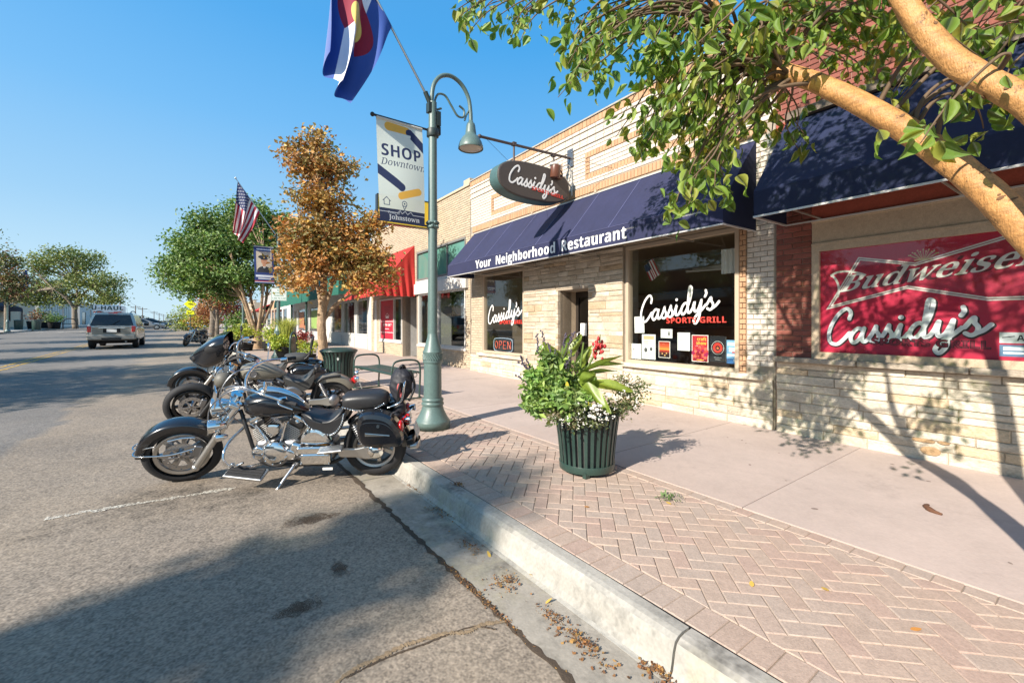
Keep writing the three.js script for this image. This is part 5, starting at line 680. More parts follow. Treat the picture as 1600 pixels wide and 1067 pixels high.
// ---------------------------------------------------------------- motorcycles: local x forward, y up, z to the bike's right; origin under the rear axle
function loft(secs, n = 22, caps = true) {                                                // secs: [x, yLow, yHigh, halfWidth, power, zMid=0]
  const pos = [], idx = []; for (const [x, y0, y1, w, pw = 2, zm = 0] of secs) for (let i = 0; i < n; i++) { const a = i / n * 2 * PI, c = Math.cos(a), s = Math.sin(a), e = 2 / pw; pos.push(x, (y0 + y1) / 2 + (y1 - y0) / 2 * Math.sign(s) * Math.pow(Math.abs(s), e), zm + w * Math.sign(c) * Math.pow(Math.abs(c), e)); }
  for (let k = 0; k < secs.length - 1; k++) for (let i = 0; i < n; i++) { const a = k * n + i, b = k * n + (i + 1) % n; idx.push(a, a + n, b, b, a + n, b + n); }
  if (caps) for (const [o, f] of [[0, 0], [(secs.length - 1) * n, 1]]) for (let i = 1; i < n - 1; i++) f ? idx.push(o, o + i, o + i + 1) : idx.push(o, o + i + 1, o + i);
  const g = new THREE.BufferGeometry(); g.setAttribute('position', new THREE.Float32BufferAttribute(pos, 3)); g.setIndex(idx); g.computeVertexNormals(); return g;
}
function smoothSecs(secs, m = 4) { const out = []; for (let k = 0; k < secs.length - 1; k++) for (let j = 0; j < m; j++) { const p = [k - 1, k, k + 1, k + 2].map(q => secs[clamp(q, 0, secs.length - 1)]), t = j / m; out.push(secs[k].map((_, c) => { const [a, b, d, e] = p.map(q => q[c] ?? (c === 4 ? 2 : 0)); return .5 * (2 * b + (d - a) * t + (2 * a - 5 * b + 4 * d - e) * t * t + (3 * b - a - 3 * d + e) * t * t * t); })); } out.push(secs.at(-1)); return out; }
const zAxis = g => g.rotateX(PI / 2);                                                      // lathe axis y -> z
function tyre(R, w) { const h = w / 2, pr = []; for (let i = 0; i <= 16; i++) { const a = -PI * .62 + i / 16 * PI * 1.24; pr.push([R - h + Math.cos(a) * h * .98, Math.sin(a) * h]); } return zAxis(lathe(pr, 48)); }
function treads(R, w, n) { const out = []; for (let i = 0; i < n; i++) { const a = i / n * 2 * PI, s = i % 2 ? 1 : -1; out.push(box(.003, .020, w * .3, R - .0052, 0, s * w * .18, s * .45, 0, 0).rotateZ(a)); } return out; }
function wheel(o, cx, cy, R, w, rimR, style, st, name, tone) {
  const place = g => st(g.translate(cx, cy, 0)), t = part(name, [place(tyre(R, w))], M.rubber, o), gs = [], rm = tone;
  gs.push(zAxis(lathe([[rimR - .018, -w * .3], [rimR + .004, -w * .34], [rimR + .012, -w * .38], [rimR + .012, -w * .30], [rimR - .006, -w * .2], [rimR - .012, 0], [rimR - .006, w * .2], [rimR + .012, w * .30], [rimR + .012, w * .38], [rimR + .004, w * .34], [rimR - .018, w * .3]], 48)));
  part('rim', gs.map(place), style === 'cast' ? M.alu : rm, t);
  const sp = [], n = style === 'cast' ? 7 : style === 'slim' ? 10 : 5; for (let i = 0; i < n; i++) { const a = i / n * 2 * PI; sp.push(box(rimR - .03, style === 'slim' ? .012 : .034, style === 'slim' ? .02 : .03, rimR / 2, 0, 0, 0, 0, 0).rotateZ(a)); } part('spoke', sp.map(place), style === 'cast' ? M.alu : rm, t);
  part('hub', [zAxis(lathe([[.001, -.075], [.022, -.075], [.03, -.06], [.045, -.05], [.05, 0], [.045, .05], [.03, .06], [.022, .075], [.001, .075]], 24))].map(place), M.steel, t);
  return t;
}
function disc(o, cx, cy, z, r, st) { const ring = new THREE.Shape(); ring.absarc(0, 0, r, 0, 2 * PI); ring.holes.push(new THREE.Path().absarc(0, 0, r * .68, 0, 2 * PI, true)); for (let i = 0; i < 18; i++) { const a = i / 18 * 2 * PI, q = i % 2 ? .78 : .9; ring.holes.push(new THREE.Path().absarc(Math.cos(a) * r * q, Math.sin(a) * r * q, .006, 0, 2 * PI, true)); } const g = new THREE.ExtrudeGeometry(ring, { depth: .005, bevelEnabled: false, curveSegments: 20 }).translate(cx, cy, z); const arms = Array.from({ length: 6 }, (_, i) => box(r * .75, .018, .006, r * .36, 0, 0).rotateZ(i / 6 * 2 * PI).translate(cx, cy, z)); return part('brake_disc', [g, ...arms].map(q => st(q)), M.steel, o); }
function arcShell(cx, cy, R, a0, a1, half, skirt, n = 30, m = 10) {                       // mudguard following the wheel
  const pos = [], idx = []; for (let i = 0; i <= n; i++) { const t = i / n, a = lerp(a0, a1, t), taper = 1 - .25 * Math.pow(Math.abs(t * 2 - 1), 4); for (let j = 0; j <= m; j++) { const q = j / m * 2 - 1, ph = q * PI / 2, z = half * taper * Math.sin(clamp(ph * 1.15, -PI / 2, PI / 2)), r = R + half * .55 * (Math.cos(ph) - 1) * .6 - (Math.abs(q) > .75 ? skirt * (Math.abs(q) - .75) * 4 : 0); pos.push(cx + Math.cos(a) * r, cy + Math.sin(a) * r, z); } }
  for (let i = 0; i < n; i++) for (let j = 0; j < m; j++) { const a = i * (m + 1) + j, b = a + m + 1; idx.push(a, b, a + 1, a + 1, b, b + 1); } const g = new THREE.BufferGeometry(); g.setAttribute('position', new THREE.Float32BufferAttribute(pos, 3)); g.setIndex(idx); g.computeVertexNormals(); return g;
}
const bullet = (x, y, z, r, L, dir = 0) => { const g = lathe([[.001, -L], [r * .35, -L * .95], [r * .75, -L * .6], [r * .96, -L * .2], [r, 0], [r * 1.03, .01], [r * .95, .012]], 24).rotateZ(-PI / 2).rotateY(dir); return g.translate(x, y, z); };
function cruiser(name, label, front, rear, opt) {
  const p = v3(rear), f = v3(front), d = f.clone().sub(p).setY(0), turn = Math.atan2(-d.z, d.x), o = thing(name, label, 'motorcycle', p, turn, opt.group);
  o.rotation.order = 'YXZ'; const lean = (opt.lean ?? 9) * DEG; o.rotation.x = -lean; const k = opt.scale ?? d.length() / 1.73; o.scale.setScalar(k); o.position.y += .004;
  const gl = (x, z) => [x, Math.sin(lean) * -z * -1 * -1 * -1, z * Math.cos(lean)], SX = 1.26, SYy = .80, ax = V(1.22 - 1.62, .80 - .22, 0).normalize(), piv = V(1.22, .80, 0), rot = new THREE.Matrix4().makeRotationAxis(ax, (opt.steer ?? 22) * DEG), st = g => g.translate(-piv.x, -piv.y, 0).applyMatrix4(rot).translate(piv.x, piv.y, 0), id = g => g;
  const paint = opt.paint ?? M.gloss, fx = 1.735, fy = .315;
  wheel(o, fx, fy, .315, .115, .205, opt.wheel ?? 'cast', st, 'front_wheel', opt.rimMat ?? M.black); for (const z of [-.075, .072]) disc(o, fx, fy, z, .145, st);
  part('brake_caliper', [rbox(.07, .12, .05, .015, fx - .13, fy + .05, -.085, 0, 0, .4)].map(st), M.dullSteel, o);
  wheel(o, 0, .3, .3, .15, .195, opt.wheel ?? 'cast', id, 'rear_wheel', opt.rimMat ?? M.black); disc(o, 0, .3, .1, .14, id);
  // fork, yokes, lamps
  for (const z of [-.112, .112]) { const a = V(1.638, .20, z), b = V(1.245, .765, z), m = a.clone().lerp(b, .58); part('fork_leg', [rod(a, m, .031, .028, 14), ball(a.x, a.y, a.z, .036), rod(a.clone().lerp(b, .5), a.clone().lerp(b, .56), .035)].map(st), opt.forkMat ?? M.alu, o); part('fork_cover', [rod(m, b, .033, .036, 14), rod(b, a.clone().lerp(b, 1.08), .026)].map(st), opt.forkTop ?? M.chrome, o); }
  part('yoke', [rbox(.10, .05, .30, .02, 1.255, .79, 0, 0, 0, .6), rbox(.09, .045, .29, .02, 1.37, .60, 0, 0, 0, .6), rod([1.22, .84, 0], [1.4, .57, 0], .035)].map(st), M.chrome, o);
  if (opt.lamps !== false) {
    const L = part('headlamp', [bullet(1.43, .73, 0, .092, .19)].map(st), M.chrome, o); part('lens', [ball(1.435, .73, 0, .085, .3, 1, 1)].map(st), M.glassy, L);
    if (opt.passing) { for (const z of [-.185, .185]) { const q = part('passing_lamp', [bullet(1.45, .655, z, .062, .13), bullet(1.40, .56, z * 1.25, .038, .08)].map(st), M.chrome, o); part('lens', [ball(1.452, .655, z, .057, .3, 1, 1)].map(st), M.glassy, q); part('signal_lens', [ball(1.405, .56, z * 1.25, .034, .4, 1, 1)].map(st), M.amber, q); } part('lamp_bar', [tube([[1.38, .60, -.24], [1.39, .62, -.1], [1.39, .62, .1], [1.38, .60, .24]], .012, 16, 8)].map(st), M.chrome, o); part('visor_plate', [rbox(.012, .16, .15, .005, 1.40, .87, -.05, 0, .2, .25)].map(st), M.chrome, o); }
    else part('turn_signal', [-.2, .2].map(z => bullet(1.36, .62, z, .036, .08)).map(st), M.chrome, o);
  }
  const bars = opt.bars ?? [[1.16, .86, .0], [1.16, .93, .10], [1.10, .99, .22], [.98, .985, .34], [.83, .945, .42]];
  for (const s of [-1, 1]) { part('handlebar', [tube(bars.map(([x, y, z]) => [x, y, z * s]), .0125, 30, 8)].map(st), M.chrome, o); const e = bars.at(-1), e2 = bars.at(-2), dir = V(e[0] - e2[0], e[1] - e2[1], (e[2] - e2[2]) * s).normalize(), g0 = V(e[0], e[1], e[2] * s); part('grip', [rod(g0.clone().addScaledVector(dir, -.02), g0.clone().addScaledVector(dir, .11), .019, .019, 12), ball(g0.x, g0.y, g0.z, .026)].map(st), M.rubber, o); part('lever', [tube([g0.clone().add(V(.05, 0, s * -.02)), g0.clone().addScaledVector(dir, .04).add(V(.075, -.005, 0)), g0.clone().addScaledVector(dir, .13).add(V(.05, -.03, s * .01))], .008, 12, 6), rbox(.07, .045, .05, .015, g0.x + .01, g0.y, g0.z - s * .02)].map(st), M.chrome, o);
    if (opt.mirrors !== false) { const m = V(bars.at(-2)[0] - .02, bars.at(-2)[1] + (opt.mirrorUp ?? .15), (bars.at(-2)[2] + .07) * s); part('mirror', [rod([bars.at(-2)[0], bars.at(-2)[1], bars.at(-2)[2] * s], m, .006), ball(m.x, m.y, m.z, .055, .3, .75, 1.25)].map(st), opt.mirrorMat ?? M.chrome, o); } }
  part('cable', [tube([[1.05, .97, -.25], [1.22, 1.0, -.16], [1.36, .85, -.10], [1.25, .6, -.08], [1.0, .45, -.12]], .007, 40, 6), tube([[1.05, .97, .25], [1.25, 1.0, .12], [1.38, .8, .05], [1.2, .6, 0]], .007, 40, 6), tube([[1.0, .98, -.3], [1.2, 1.02, -.24], [1.42, .84, -.16], [1.5, .52, -.1]], .006, 40, 6), tube([[1.02, .97, -.28], [1.16, 1.02, -.2], [1.32, .92, -.03], [1.16, .70, -.04]], .0065, 40, 6)].map(st), opt.cableMat ?? M.steel, o);
  if (opt.fender !== false) { part('front_fender', [arcShell(fx, fy, .348, (opt.fenderFrom ?? 8) * DEG, 150 * DEG, .082, .045)].map(st), paint, o); if (opt.rail) part('fender_rail', [tube([[1.62, .40, -.105], [1.80, .385, -.115], [1.97, .40, -.10], [2.07, .39, -.05], [2.09, .385, 0], [2.07, .39, .05], [1.97, .40, .10], [1.80, .385, .115], [1.62, .4, .105]], .007, 60, 6), tube([[1.90, .48, -.09], [2.05, .455, -.05], [2.08, .45, 0], [2.05, .455, .05], [1.90, .48, .09]], .006, 40, 6), tube([[1.60, .51, -.095], [1.70, .525, -.095], [1.80, .515, -.093]], .008, 14, 6)].map(st), M.chrome, o); }
  // frame, engine
  const fm = M.black, fr = []; for (const z of [-.10, .10]) fr.push(tube([[1.20, .70, z * .4], [1.12, .50, z], [1.06, .28, z], [.98, .19, z], [.72, .175, z], [.40, .18, z], [.26, .26, z], [.22, .42, z], [.16, .60, z], [-.12, .66, z]], .0175, 60, 8)); fr.push(tube([[1.22, .74, 0], [1.0, .72, 0], [.6, .62, 0], [.25, .58, 0]], .022, 20, 8)); part('frame', fr, fm, o);
  const eng = opt.engineMat ?? M.chrome;
  part('crankcase', [rbox(.42, .24, .26, .06, .86, .31, 0), rbox(.34, .2, .22, .05, .52, .30, 0), zAxis(new THREE.CylinderGeometry(.13, .13, .28, 36)).translate(.88, .31, 0), rod([1.04, .30, -.13], [1.04, .30, .13], .05)], M.dullSteel, o);
  part('crank_cover', [zAxis(lathe([[.001, -.205], [.05, -.204], [.075, -.195], [.10, -.185], [.112, -.17], [.118, -.14]], 40)).translate(.87, .32, 0), zAxis(lathe([[.001, -.17], [.05, -.168], [.062, -.155], [.066, -.13]], 30)).translate(1.02, .32, 0), zAxis(lathe([[.001, -.18], [.042, -.178], [.052, -.165], [.056, -.14]], 28)).translate(.74, .30, 0), ...Array.from({ length: 9 }, (_, i) => ball(.87 + Math.cos(i / 9 * 6.28) * .104, .32 + Math.sin(i / 9 * 6.28) * .104, -.182, .009))], eng, o);
  part('gearbox_cover', [rbox(.30, .075, .09, .02, .52, .345, -.155), rbox(.27, .115, .085, .028, .505, .265, -.165), rbox(.11, .12, .08, .03, .69, .35, -.13, 0, 0, .3), ...[[.63, .30], [.38, .30], [.38, .225], [.63, .225]].map(([x, y]) => ball(x, y, -.208, .008))], eng, o);
  for (const [bx, by, ang] of [[.955, .42, -.50], [.79, .42, .56]]) { const fins = [], body = []; for (let i = 0; i < 9; i++) fins.push(rbox(.165 - (i > 6 ? .02 * (i - 6) : 0), .007, .21, .003, 0, .012 + i * .0165, 0)); body.push(rbox(.125, .16, .16, .03, 0, .075, 0), rbox(.15, .055, .19, .02, 0, .18, 0)); const T = g => g.rotateZ(ang).translate(bx, by, 0); part('cylinder', body.map(T), M.black, o); part('cooling_fin', fins.map(T), M.alu, o); part('rocker_cover', [rbox(.13, .05, .17, .022, 0, .225, 0), rbox(.05, .05, .19, .02, .0, .19, 0)].map(T), eng, o); }
  part('air_cleaner', [prism(spline([[0, -.07], [.05, -.02], [.055, .04], [0, .055], [-.055, .04], [-.05, -.02]], 30), .06, .02).translate(.875, .545, -.14)], eng, o);
  part('side_cover', [prism(spline([[.64, .42], [.60, .52], [.50, .55], [.41, .50], [.37, .42], [.45, .395], [.56, .395]], 40), .08, .03).translate(0, 0, -.14)], eng, o); part('push_rod', [rod([.83, .40, -.12], [.77, .60, -.12], .011), rod([.92, .40, -.12], [1.04, .58, -.12], .011), tube([[1.10, .58, -.09], [1.0, .52, -.13], [.93, .44, -.17]], .006, 14, 6)], M.chrome, o);
  part('exhaust', [tube([[1.08, .52, .08], [1.16, .44, .15], [1.12, .25, .19], [.8, .18, .2], [.2, .20, .21], [-.20, .23, .21]], .034, 50, 12), tube([[.68, .56, .08], [.62, .46, .17], [.58, .30, .19], [.2, .30, .21], [-.18, .33, .21]], .034, 50, 12)], M.chrome, o);
  part('swing_arm', [rod([.30, .29, -.12], [-.03, .3, -.12], .028, .022), rod([.30, .29, .12], [-.03, .3, .12], .028, .022), prism(spline([[.30, .33], [.14, .345], [.02, .36], [-.06, .30], [.02, .235], [.16, .255], [.30, .27]], 40), .03, .01).translate(0, 0, -.15)], opt.swingMat ?? M.alu, o);
  part('hub_cover', [zAxis(lathe([[.001, -.185], [.035, -.18], [.055, -.165], [.085, -.14], [.092, -.11]], 36)).translate(-.015, .305, 0)], eng, o);
  part('shock', [rod([.06, .36, -.16], [.16, .58, -.15], .014), ...Array.from({ length: 9 }, (_, i) => torus(.026, .006, 6, 16).rotateX(PI / 2).rotateZ(-.43).translate(lerp(.08, .15, i / 8), lerp(.40, .56, i / 8), -.156))], M.steel, o);
  // tank, seats, rear guard
  const tk = part('fuel_tank', [loft(smoothSecs([[1.165, .70, .76, .03, 2.2], [1.14, .66, .82, .10, 2.3], [1.05, .63, .855, .145, 2.5], [.92, .625, .87, .155, 2.5], [.78, .63, .835, .13, 2.4], [.66, .64, .76, .085, 2.2], [.585, .65, .69, .03, 2]], 5), 30)], paint, o);
  if (opt.dash) part('dash', [loft(smoothSecs([[1.06, .84, .868, .02], [1.0, .85, .905, .06], [.86, .845, .895, .055], [.72, .79, .83, .03], [.64, .73, .76, .012]], 4), 18)], M.chrome, tk); else part('filler_cap', [new THREE.CylinderGeometry(.035, .038, .03, 20).translate(.95, .87, -.06), new THREE.CylinderGeometry(.035, .038, .03, 20).translate(.95, .87, .06)], M.chrome, tk);
  if (opt.badge) part('badge', [zAxis(new THREE.CylinderGeometry(.042, .042, .02, 24)).translate(.98, .74, -.155), torus(.042, .005).translate(.98, .74, -.165)], M.dullSteel, tk);
  const sm = opt.seatMat ?? M.leather;
  part('rider_seat', [loft(smoothSecs([[.66, .63, .685, .06, 2.4], [.58, .60, .675, .12, 2.6], [.47, .57, .635, .165, 2.8], [.37, .57, .635, .17, 2.8], [.28, .59, .715, .15, 2.6], [.245, .62, .74, .10, 2.4]], 5), 26)], sm, o);
  if (opt.pillion !== false) part('pillion_seat', [loft(smoothSecs([[.275, .70, .80, .06, 2.6], [.25, .68, .835, .12, 2.8], [.12, .685, .855, .14, 3], [-.04, .70, .855, .135, 3], [-.12, .72, .83, .10, 2.8], [-.145, .74, .80, .05, 2.4]], 5), 26)], sm, o);
  part('seat_skirt', [-1, 1].map(s => prism(spline([[.62, .66], [.58, .58], [.48, .50], [.37, .47], [.30, .50], [.24, .60], [.22, .70], [.30, .64], [.44, .60]], 50), .012, .004).translate(0, 0, s * .162)), sm, o);
  if (opt.studs) { const L1 = spline([[.60, .635], [.56, .575], [.47, .515], [.37, .487], [.315, .515], [.26, .60], [.24, .68]], 26, false), L2 = spline([[.25, .735], [.12, .705], [-.02, .715], [-.12, .765]], 18, false), st2 = []; for (const [x, y] of L1) st2.push(ball(x, y, -.171, .0095, 1, 1, .7, 8)); for (const [x, y] of L2) st2.push(ball(x, y, -.143, .0095, 1, 1, .7, 8)); part('seat_studs', st2, M.chrome, o); }
  part('rear_fender', [arcShell(0, .30, .365, 48 * DEG, (opt.tail ?? 178) * DEG, .105, .06)], opt.fenderPaint ?? paint, o);
  if (opt.tailFlare) part('fender_tip', [arcShell(-.03, .31, .375, 160 * DEG, 181 * DEG, .108, .05, 10).translate(0, 0, 0)], M.gloss, o), part('silver_tip', [arcShell(-.06, .31, .375, 172 * DEG, 184 * DEG, .112, .05, 10)], M.alu, o);
  part('tail_lamp', [ball(-.315, .56, 0, .05, .7, 1.2, 1.2), box(.06, .05, .05, -.29, .56, 0)], M.redLens, o); for (const s of [-1, 1]) part('turn_signal', [bullet(-.37, .62, s * .17, .034, -.07), rod([-.30, .6, 0], [-.35, .62, s * .16], .009)], M.chrome, o);
  part('number_plate', [box(.004, .11, .18, -.40, .46, 0, 0, 0, -.35)], std([.5, .52, .5], .5), o);
  if (opt.boards) { for (const s of [-1, 1]) { const fb = part('floorboard', [rbox(.33, .026, .15, .012, 1.05, .215, s * .33, s * .22, s * .08, .12)], M.alu, o); part('rubber_pad', [...Array.from({ length: 4 }, (_, i) => rbox(.30, .014, .024, .004, 1.05, .232 - (i - 1.5) * .0075, s * (.285 + i * .031), s * .22, s * .08, .12))], M.rubber, fb); part('passenger_board', [rbox(.22, .024, .10, .01, .34, .385, s * .26, s * .2, 0, -.10)], M.alu, o); }
    part('engine_guard', [tube([[1.16, .55, -.05], [1.24, .44, -.24], [1.24, .33, -.31], [1.17, .23, -.27], [1.02, .19, -.1]], .014, 40, 8), tube([[1.16, .55, .05], [1.24, .44, .24], [1.24, .33, .31], [1.17, .23, .27], [1.02, .19, .1]], .014, 40, 8), tube([[1.18, .28, -.26], [1.12, .30, -.36], [1.05, .33, -.36]], .009, 14, 6), ball(1.14, .32, -.37, .016), rod([1.17, .23, -.27], [1.0, .21, -.3], .012)], M.chrome, o); }
  else for (const s of [-1, 1]) part('foot_peg', [rod([1.0, .27, s * .14], [1.0, .28, s * .30], .014), rod([.95, .24, s * .24], [1.08, .25, s * .25], .008)], M.dullSteel, o);
  const foot = [.86, .008 + Math.tan(lean) * -.387 * -1 * -1, -.387]; part('side_stand', [rod([.69, .20, -.15], [.70, .19, -.18], .03), limb([[.70, .20, -.17], [.77, .10, -.27], [.865, -.052, -.382]], [.018, .014, .012], 8), rbox(.07, .012, .035, .005, .87, -.056, -.39)], opt.standMat ?? M.steel, o);
  opt.extra?.(o, st); return o;
}
M.glassy = phys([.55, .58, .6], .05, { clearcoat: 1 });
const REAR1 = onGround(588, 741), FRONT1 = onGround(296, 749);
cruiser('motorcycle', 'shiny black cruiser with chrome engine and studded seat, nearest the kerb lamp', FRONT1, REAR1, {
  group: 'motorcycles parked along the kerb', passing: true, rail: true, dash: true, studs: true, boards: true, tailFlare: true, steer: 24, forkMat: M.alu, mirrorUp: .12,
  extra: o => {
    for (const s of [-1, 1]) { const sb = part('saddlebag', [prism(spline([[.10, .60], [.085, .69], [.03, .735], [-.10, .735], [-.21, .69], [-.28, .60], [-.315, .48], [-.28, .415], [-.12, .405], [.03, .42], [.08, .48]], 60), .19, .05).translate(0, 0, s * .235)], M.gloss, o); part('chrome_strip', [prism([[.015, .565], [.015, .535], [-.20, .53], [-.20, .54]], .012, .003).translate(0, 0, s * .335)], M.chrome, sb); part('lid_panel', [prism(spline([[.07, .58], [.05, .645], [-.05, .665], [-.17, .64], [-.25, .55], [-.265, .47], [-.1, .445], [.04, .46]], 50), .02, .008).translate(0, 0, s * .322)], M.gloss, sb); part('lock', [zAxis(new THREE.CylinderGeometry(.014, .014, .01, 16)).translate(-.10, .625, s * .336)], M.chrome, sb); part('reflector', [ball(-.285, .58, s * .24, .05, .55, 1.3, 1.1)], M.redLens, sb); }
    part('reflector_plate', [box(.09, .022, .006, .40, .165, -.19)], M.paper, o); part('luggage_bar', [tube([[-.14, .70, -.07], [-.26, .76, -.07], [-.30, .93, -.06], [-.30, .93, .06], [-.26, .76, .07], [-.14, .70, .07]], .010, 40, 8)], M.chrome, o);
  },
});
{ // cloth bag strapped over the luggage bar
  const g = new THREE.SphereGeometry(1, 44, 34), p = g.attributes.position, n = layers(707, [[6, .5], [14, .35], [30, .2]]), c = at(627, 603, 4.25), low = at(610, 640, 4.30);
  for (let i = 0; i < p.count; i++) { const x = p.getX(i), y = p.getY(i), z = p.getZ(i), a = Math.atan2(z, x) / 6.2832 + .5, k = 1 + n(a, y * .5 + .5) * .42 + (y > .5 ? Math.abs(Math.sin(a * 28)) * .06 : 0); const s = y < -.2 ? 1 - .45 * clamp((-.2 - y) / .8) : 1; p.setXYZ(i, x * k * .095 * s - (y < 0 ? y * y * .05 : 0), y * .17 * (.95 + .1 * k), z * k * .115 * s); } g.computeVertexNormals();
  const o = thing('cloth_bag', 'black cloth bag tied upright behind the pillion seat of the nearest motorcycle', 'bag', c, .5); part('body', [g], std([.018, .018, .024], .62), o); part('strap', [tube([[-.10, .05, .07], [-.115, -.05, .05], [-.09, -.15, .04]], .010, 16, 6), tube([[.02, .15, .09], [.04, 0, .125], [.0, -.14, .09]], .012, 20, 6), tube([[-.03, .17, 0], [-.02, .20, .03], [.03, .17, .02]], .014, 14, 6)], M.black, o); part('red_lining', [ball(-.095, -.01, .045, .02, .6, 2.4, 1), ball(-.085, -.07, .06, .018, .8, 1.6, .8)], std([.45, .10, .10], .7), o);
  part('tail_end', [ball(-.05, -.20, .02, .06, 1, 1.2, 1), ball(-.07, -.26, .0, .05, 1.2, 1, 1)], std([.018, .018, .024], .62), o);
}
const olive = phys([.19, .175, .14], .42, { clearcoat: .5, clearcoatRoughness: .2 });
const B2 = cruiser('motorcycle', 'olive grey cruiser with black wheels and a studded tool roll, second along the kerb', onGround(303, 666), onGround(519, 652), {
  group: 'motorcycles parked along the kerb', paint: olive, wheel: 'thick', rimMat: std([.03, .03, .03], .35, { metalness: .6 }), fender: false, passing: false, badge: true, steer: 14, forkTop: M.black, forkMat: M.black, pillion: false, seatMat: grained([.06, .06, .058], .5, .0006), engineMat: M.dullSteel, mirrorMat: M.black, cableMat: M.black, tail: 150,
  bars: [[1.16, .86, 0], [1.18, .91, .08], [1.19, 1.05, .14], [1.15, 1.10, .25], [1.06, 1.09, .36]],
  extra: (o, st) => { const tr = part('tool_roll', [zAxis(new THREE.CapsuleGeometry(.108, .24, 8, 24)).translate(1.36, .70, -.04)].map(st), grained([.15, .142, .12], .55, .001), o); part('roll_studs', Array.from({ length: 24 }, (_, i) => { const a = (i % 12) / 12 * 2 * PI; return ball(1.36 + Math.cos(a) * .110, .70 + Math.sin(a) * .110, i < 12 ? -.14 : .06, .012, 1, 1, 1, 6); }).map(st), M.chrome, tr); part('seat_back_pad', [ball(.20, .76, 0, .09, .5, .6, 1.2)], M.leather, o); },
});
cruiser('motorcycle', 'black touring motorcycle with a shark-nosed fairing, third along the kerb', onGround(268, 631), onGround(470, 620), {
  group: 'motorcycles parked along the kerb', wheel: 'thick', rimMat: M.black, lamps: false, steer: 10, scale: 1.0, seatMat: grained([.085, .085, .08], .5, .0006), engineMat: M.dullSteel, cableMat: M.black, mirrorUp: .06,
  extra: (o, st) => {
    part('fairing', [loft(smoothSecs([[1.74, .80, .85, .05, 3], [1.62, .72, .98, .24, 3.4], [1.46, .68, 1.12, .38, 4], [1.30, .72, 1.22, .43, 4], [1.16, .82, 1.25, .42, 4]], 5), 30, false)], M.gloss, o); part('recess_shade', [ball(1.62, .84, -.14, .09, .7, .8, 1.2), ball(1.62, .84, .14, .09, .7, .8, 1.2), ball(1.30, 1.02, -.36, .17, .9, .62, .45)], M.dark, o); part('dashboard', [rbox(.06, .34, .66, .03, 1.25, .98, 0)], M.plastic, o); part('gauge', [-.2, -.06, .08, .2].map(z => new THREE.CylinderGeometry(.06, .06, .02, 20).rotateZ(PI / 2).translate(1.21, 1.02, z)), M.dullSteel, o);  // near-black balls paint the shade of lamp recesses and a side opening
    for (const s of [-1, 1]) part('hard_bag', [loft(smoothSecs([[.12, .40, .62, .08, 3, s * .26], [.0, .38, .68, .10, 3.2, s * .26], [-.25, .36, .68, .10, 3.2, s * .26], [-.45, .40, .60, .07, 3, s * .26]], 4), 22)], M.gloss, o);
    part('backrest', [rbox(.05, .20, .26, .025, -.20, 1.06, 0, 0, 0, .2), tube([[-.05, .74, -.12], [-.16, .86, -.12], [-.21, 1.08, -.1], [-.21, 1.08, .1], [-.16, .86, .12], [-.05, .74, .12]], .011, 30, 8)], M.leather, o); part('radio_rod', [rod([-.4, .5, -.2], [-.52, 1.3, -.22], .004)], M.black, o);
  },
});
{ // far naked bike facing the road
  const c = onGround(293, 542), r = onGround(309, 538.5); r.x += .55; r.z += .1; c.x -= .35; r.x -= .35;
  cruiser('motorcycle', 'small black bare motorcycle farthest along the kerb, wheel towards the street', c, r, { group: 'motorcycles parked along the kerb', wheel: 'slim', rimMat: M.black, steer: 6, scale: 1.0, seatMat: M.black, engineMat: M.dullSteel, forkMat: M.steel, cableMat: M.black, lean: 8 });
}
// ---------------------------------------------------------------- vehicles: local x forward, origin on the ground under the middle
function hull(b, t, y0, y1, n = 6) {                                                      // b,t: [xRear,xFront,halfWidth]; slightly bellied sides
  const ring = (q, y, bulge) => { const [r, f, w] = q, c = .12, pts = [[r + c, -w], [f - c, -w], [f, -w + c], [f, w - c], [f - c, w], [r + c, w], [r, w - c], [r, -w + c]]; return pts.map(([x, z]) => [x, y, z * (1 + bulge)]); };
  const pos = [], idx = []; for (let k = 0; k <= n; k++) { const s = k / n, q = b.map((v, i) => lerp(v, t[i], s)); for (const p of ring(q, lerp(y0, y1, s), .03 * Math.sin(s * PI))) pos.push(...p); }
  for (let k = 0; k < n; k++) for (let i = 0; i < 8; i++) { const a = k * 8 + i, c = k * 8 + (i + 1) % 8; idx.push(a, c, a + 8, c, c + 8, a + 8); } for (let i = 1; i < 7; i++) { idx.push(0, i, i + 1); const e = n * 8; idx.push(e, e + i + 1, e + i); }
  const g = new THREE.BufferGeometry(); g.setAttribute('position', new THREE.Float32BufferAttribute(pos, 3)); g.setIndex(idx); const f = g.toNonIndexed(); f.computeVertexNormals(); return f;
}
const quad = pts => { const g = new THREE.BufferGeometry(); g.setAttribute('position', new THREE.Float32BufferAttribute([0, 1, 2, 0, 2, 3].flatMap(i => pts[i]), 3)); g.computeVertexNormals(); return g; };
function carWheel(o, x, z, r, s) { const t = part('wheel', [zAxis(lathe([[r * .62, -.11], [r * .9, -.115], [r, -.08], [r, .08], [r * .9, .115], [r * .62, .11]], 36)).translate(x, r, z)], M.rubber, o); part('rim', [zAxis(new THREE.CylinderGeometry(r * .62, r * .62, .16, 28)).translate(x, r, z), ...Array.from({ length: 5 }, (_, i) => rbox(r * .55, .06, .03, .01, r * .3, 0, 0).rotateZ(i / 5 * 2 * PI).translate(x, r, z + s * .095))], M.alu, t); }
const carPaint = c => phys(c, .35, { metalness: .35, clearcoat: .8, clearcoatRoughness: .12 }), carGlass = phys([.012, .014, .016], .22, { clearcoat: .4, clearcoatRoughness: .2 });
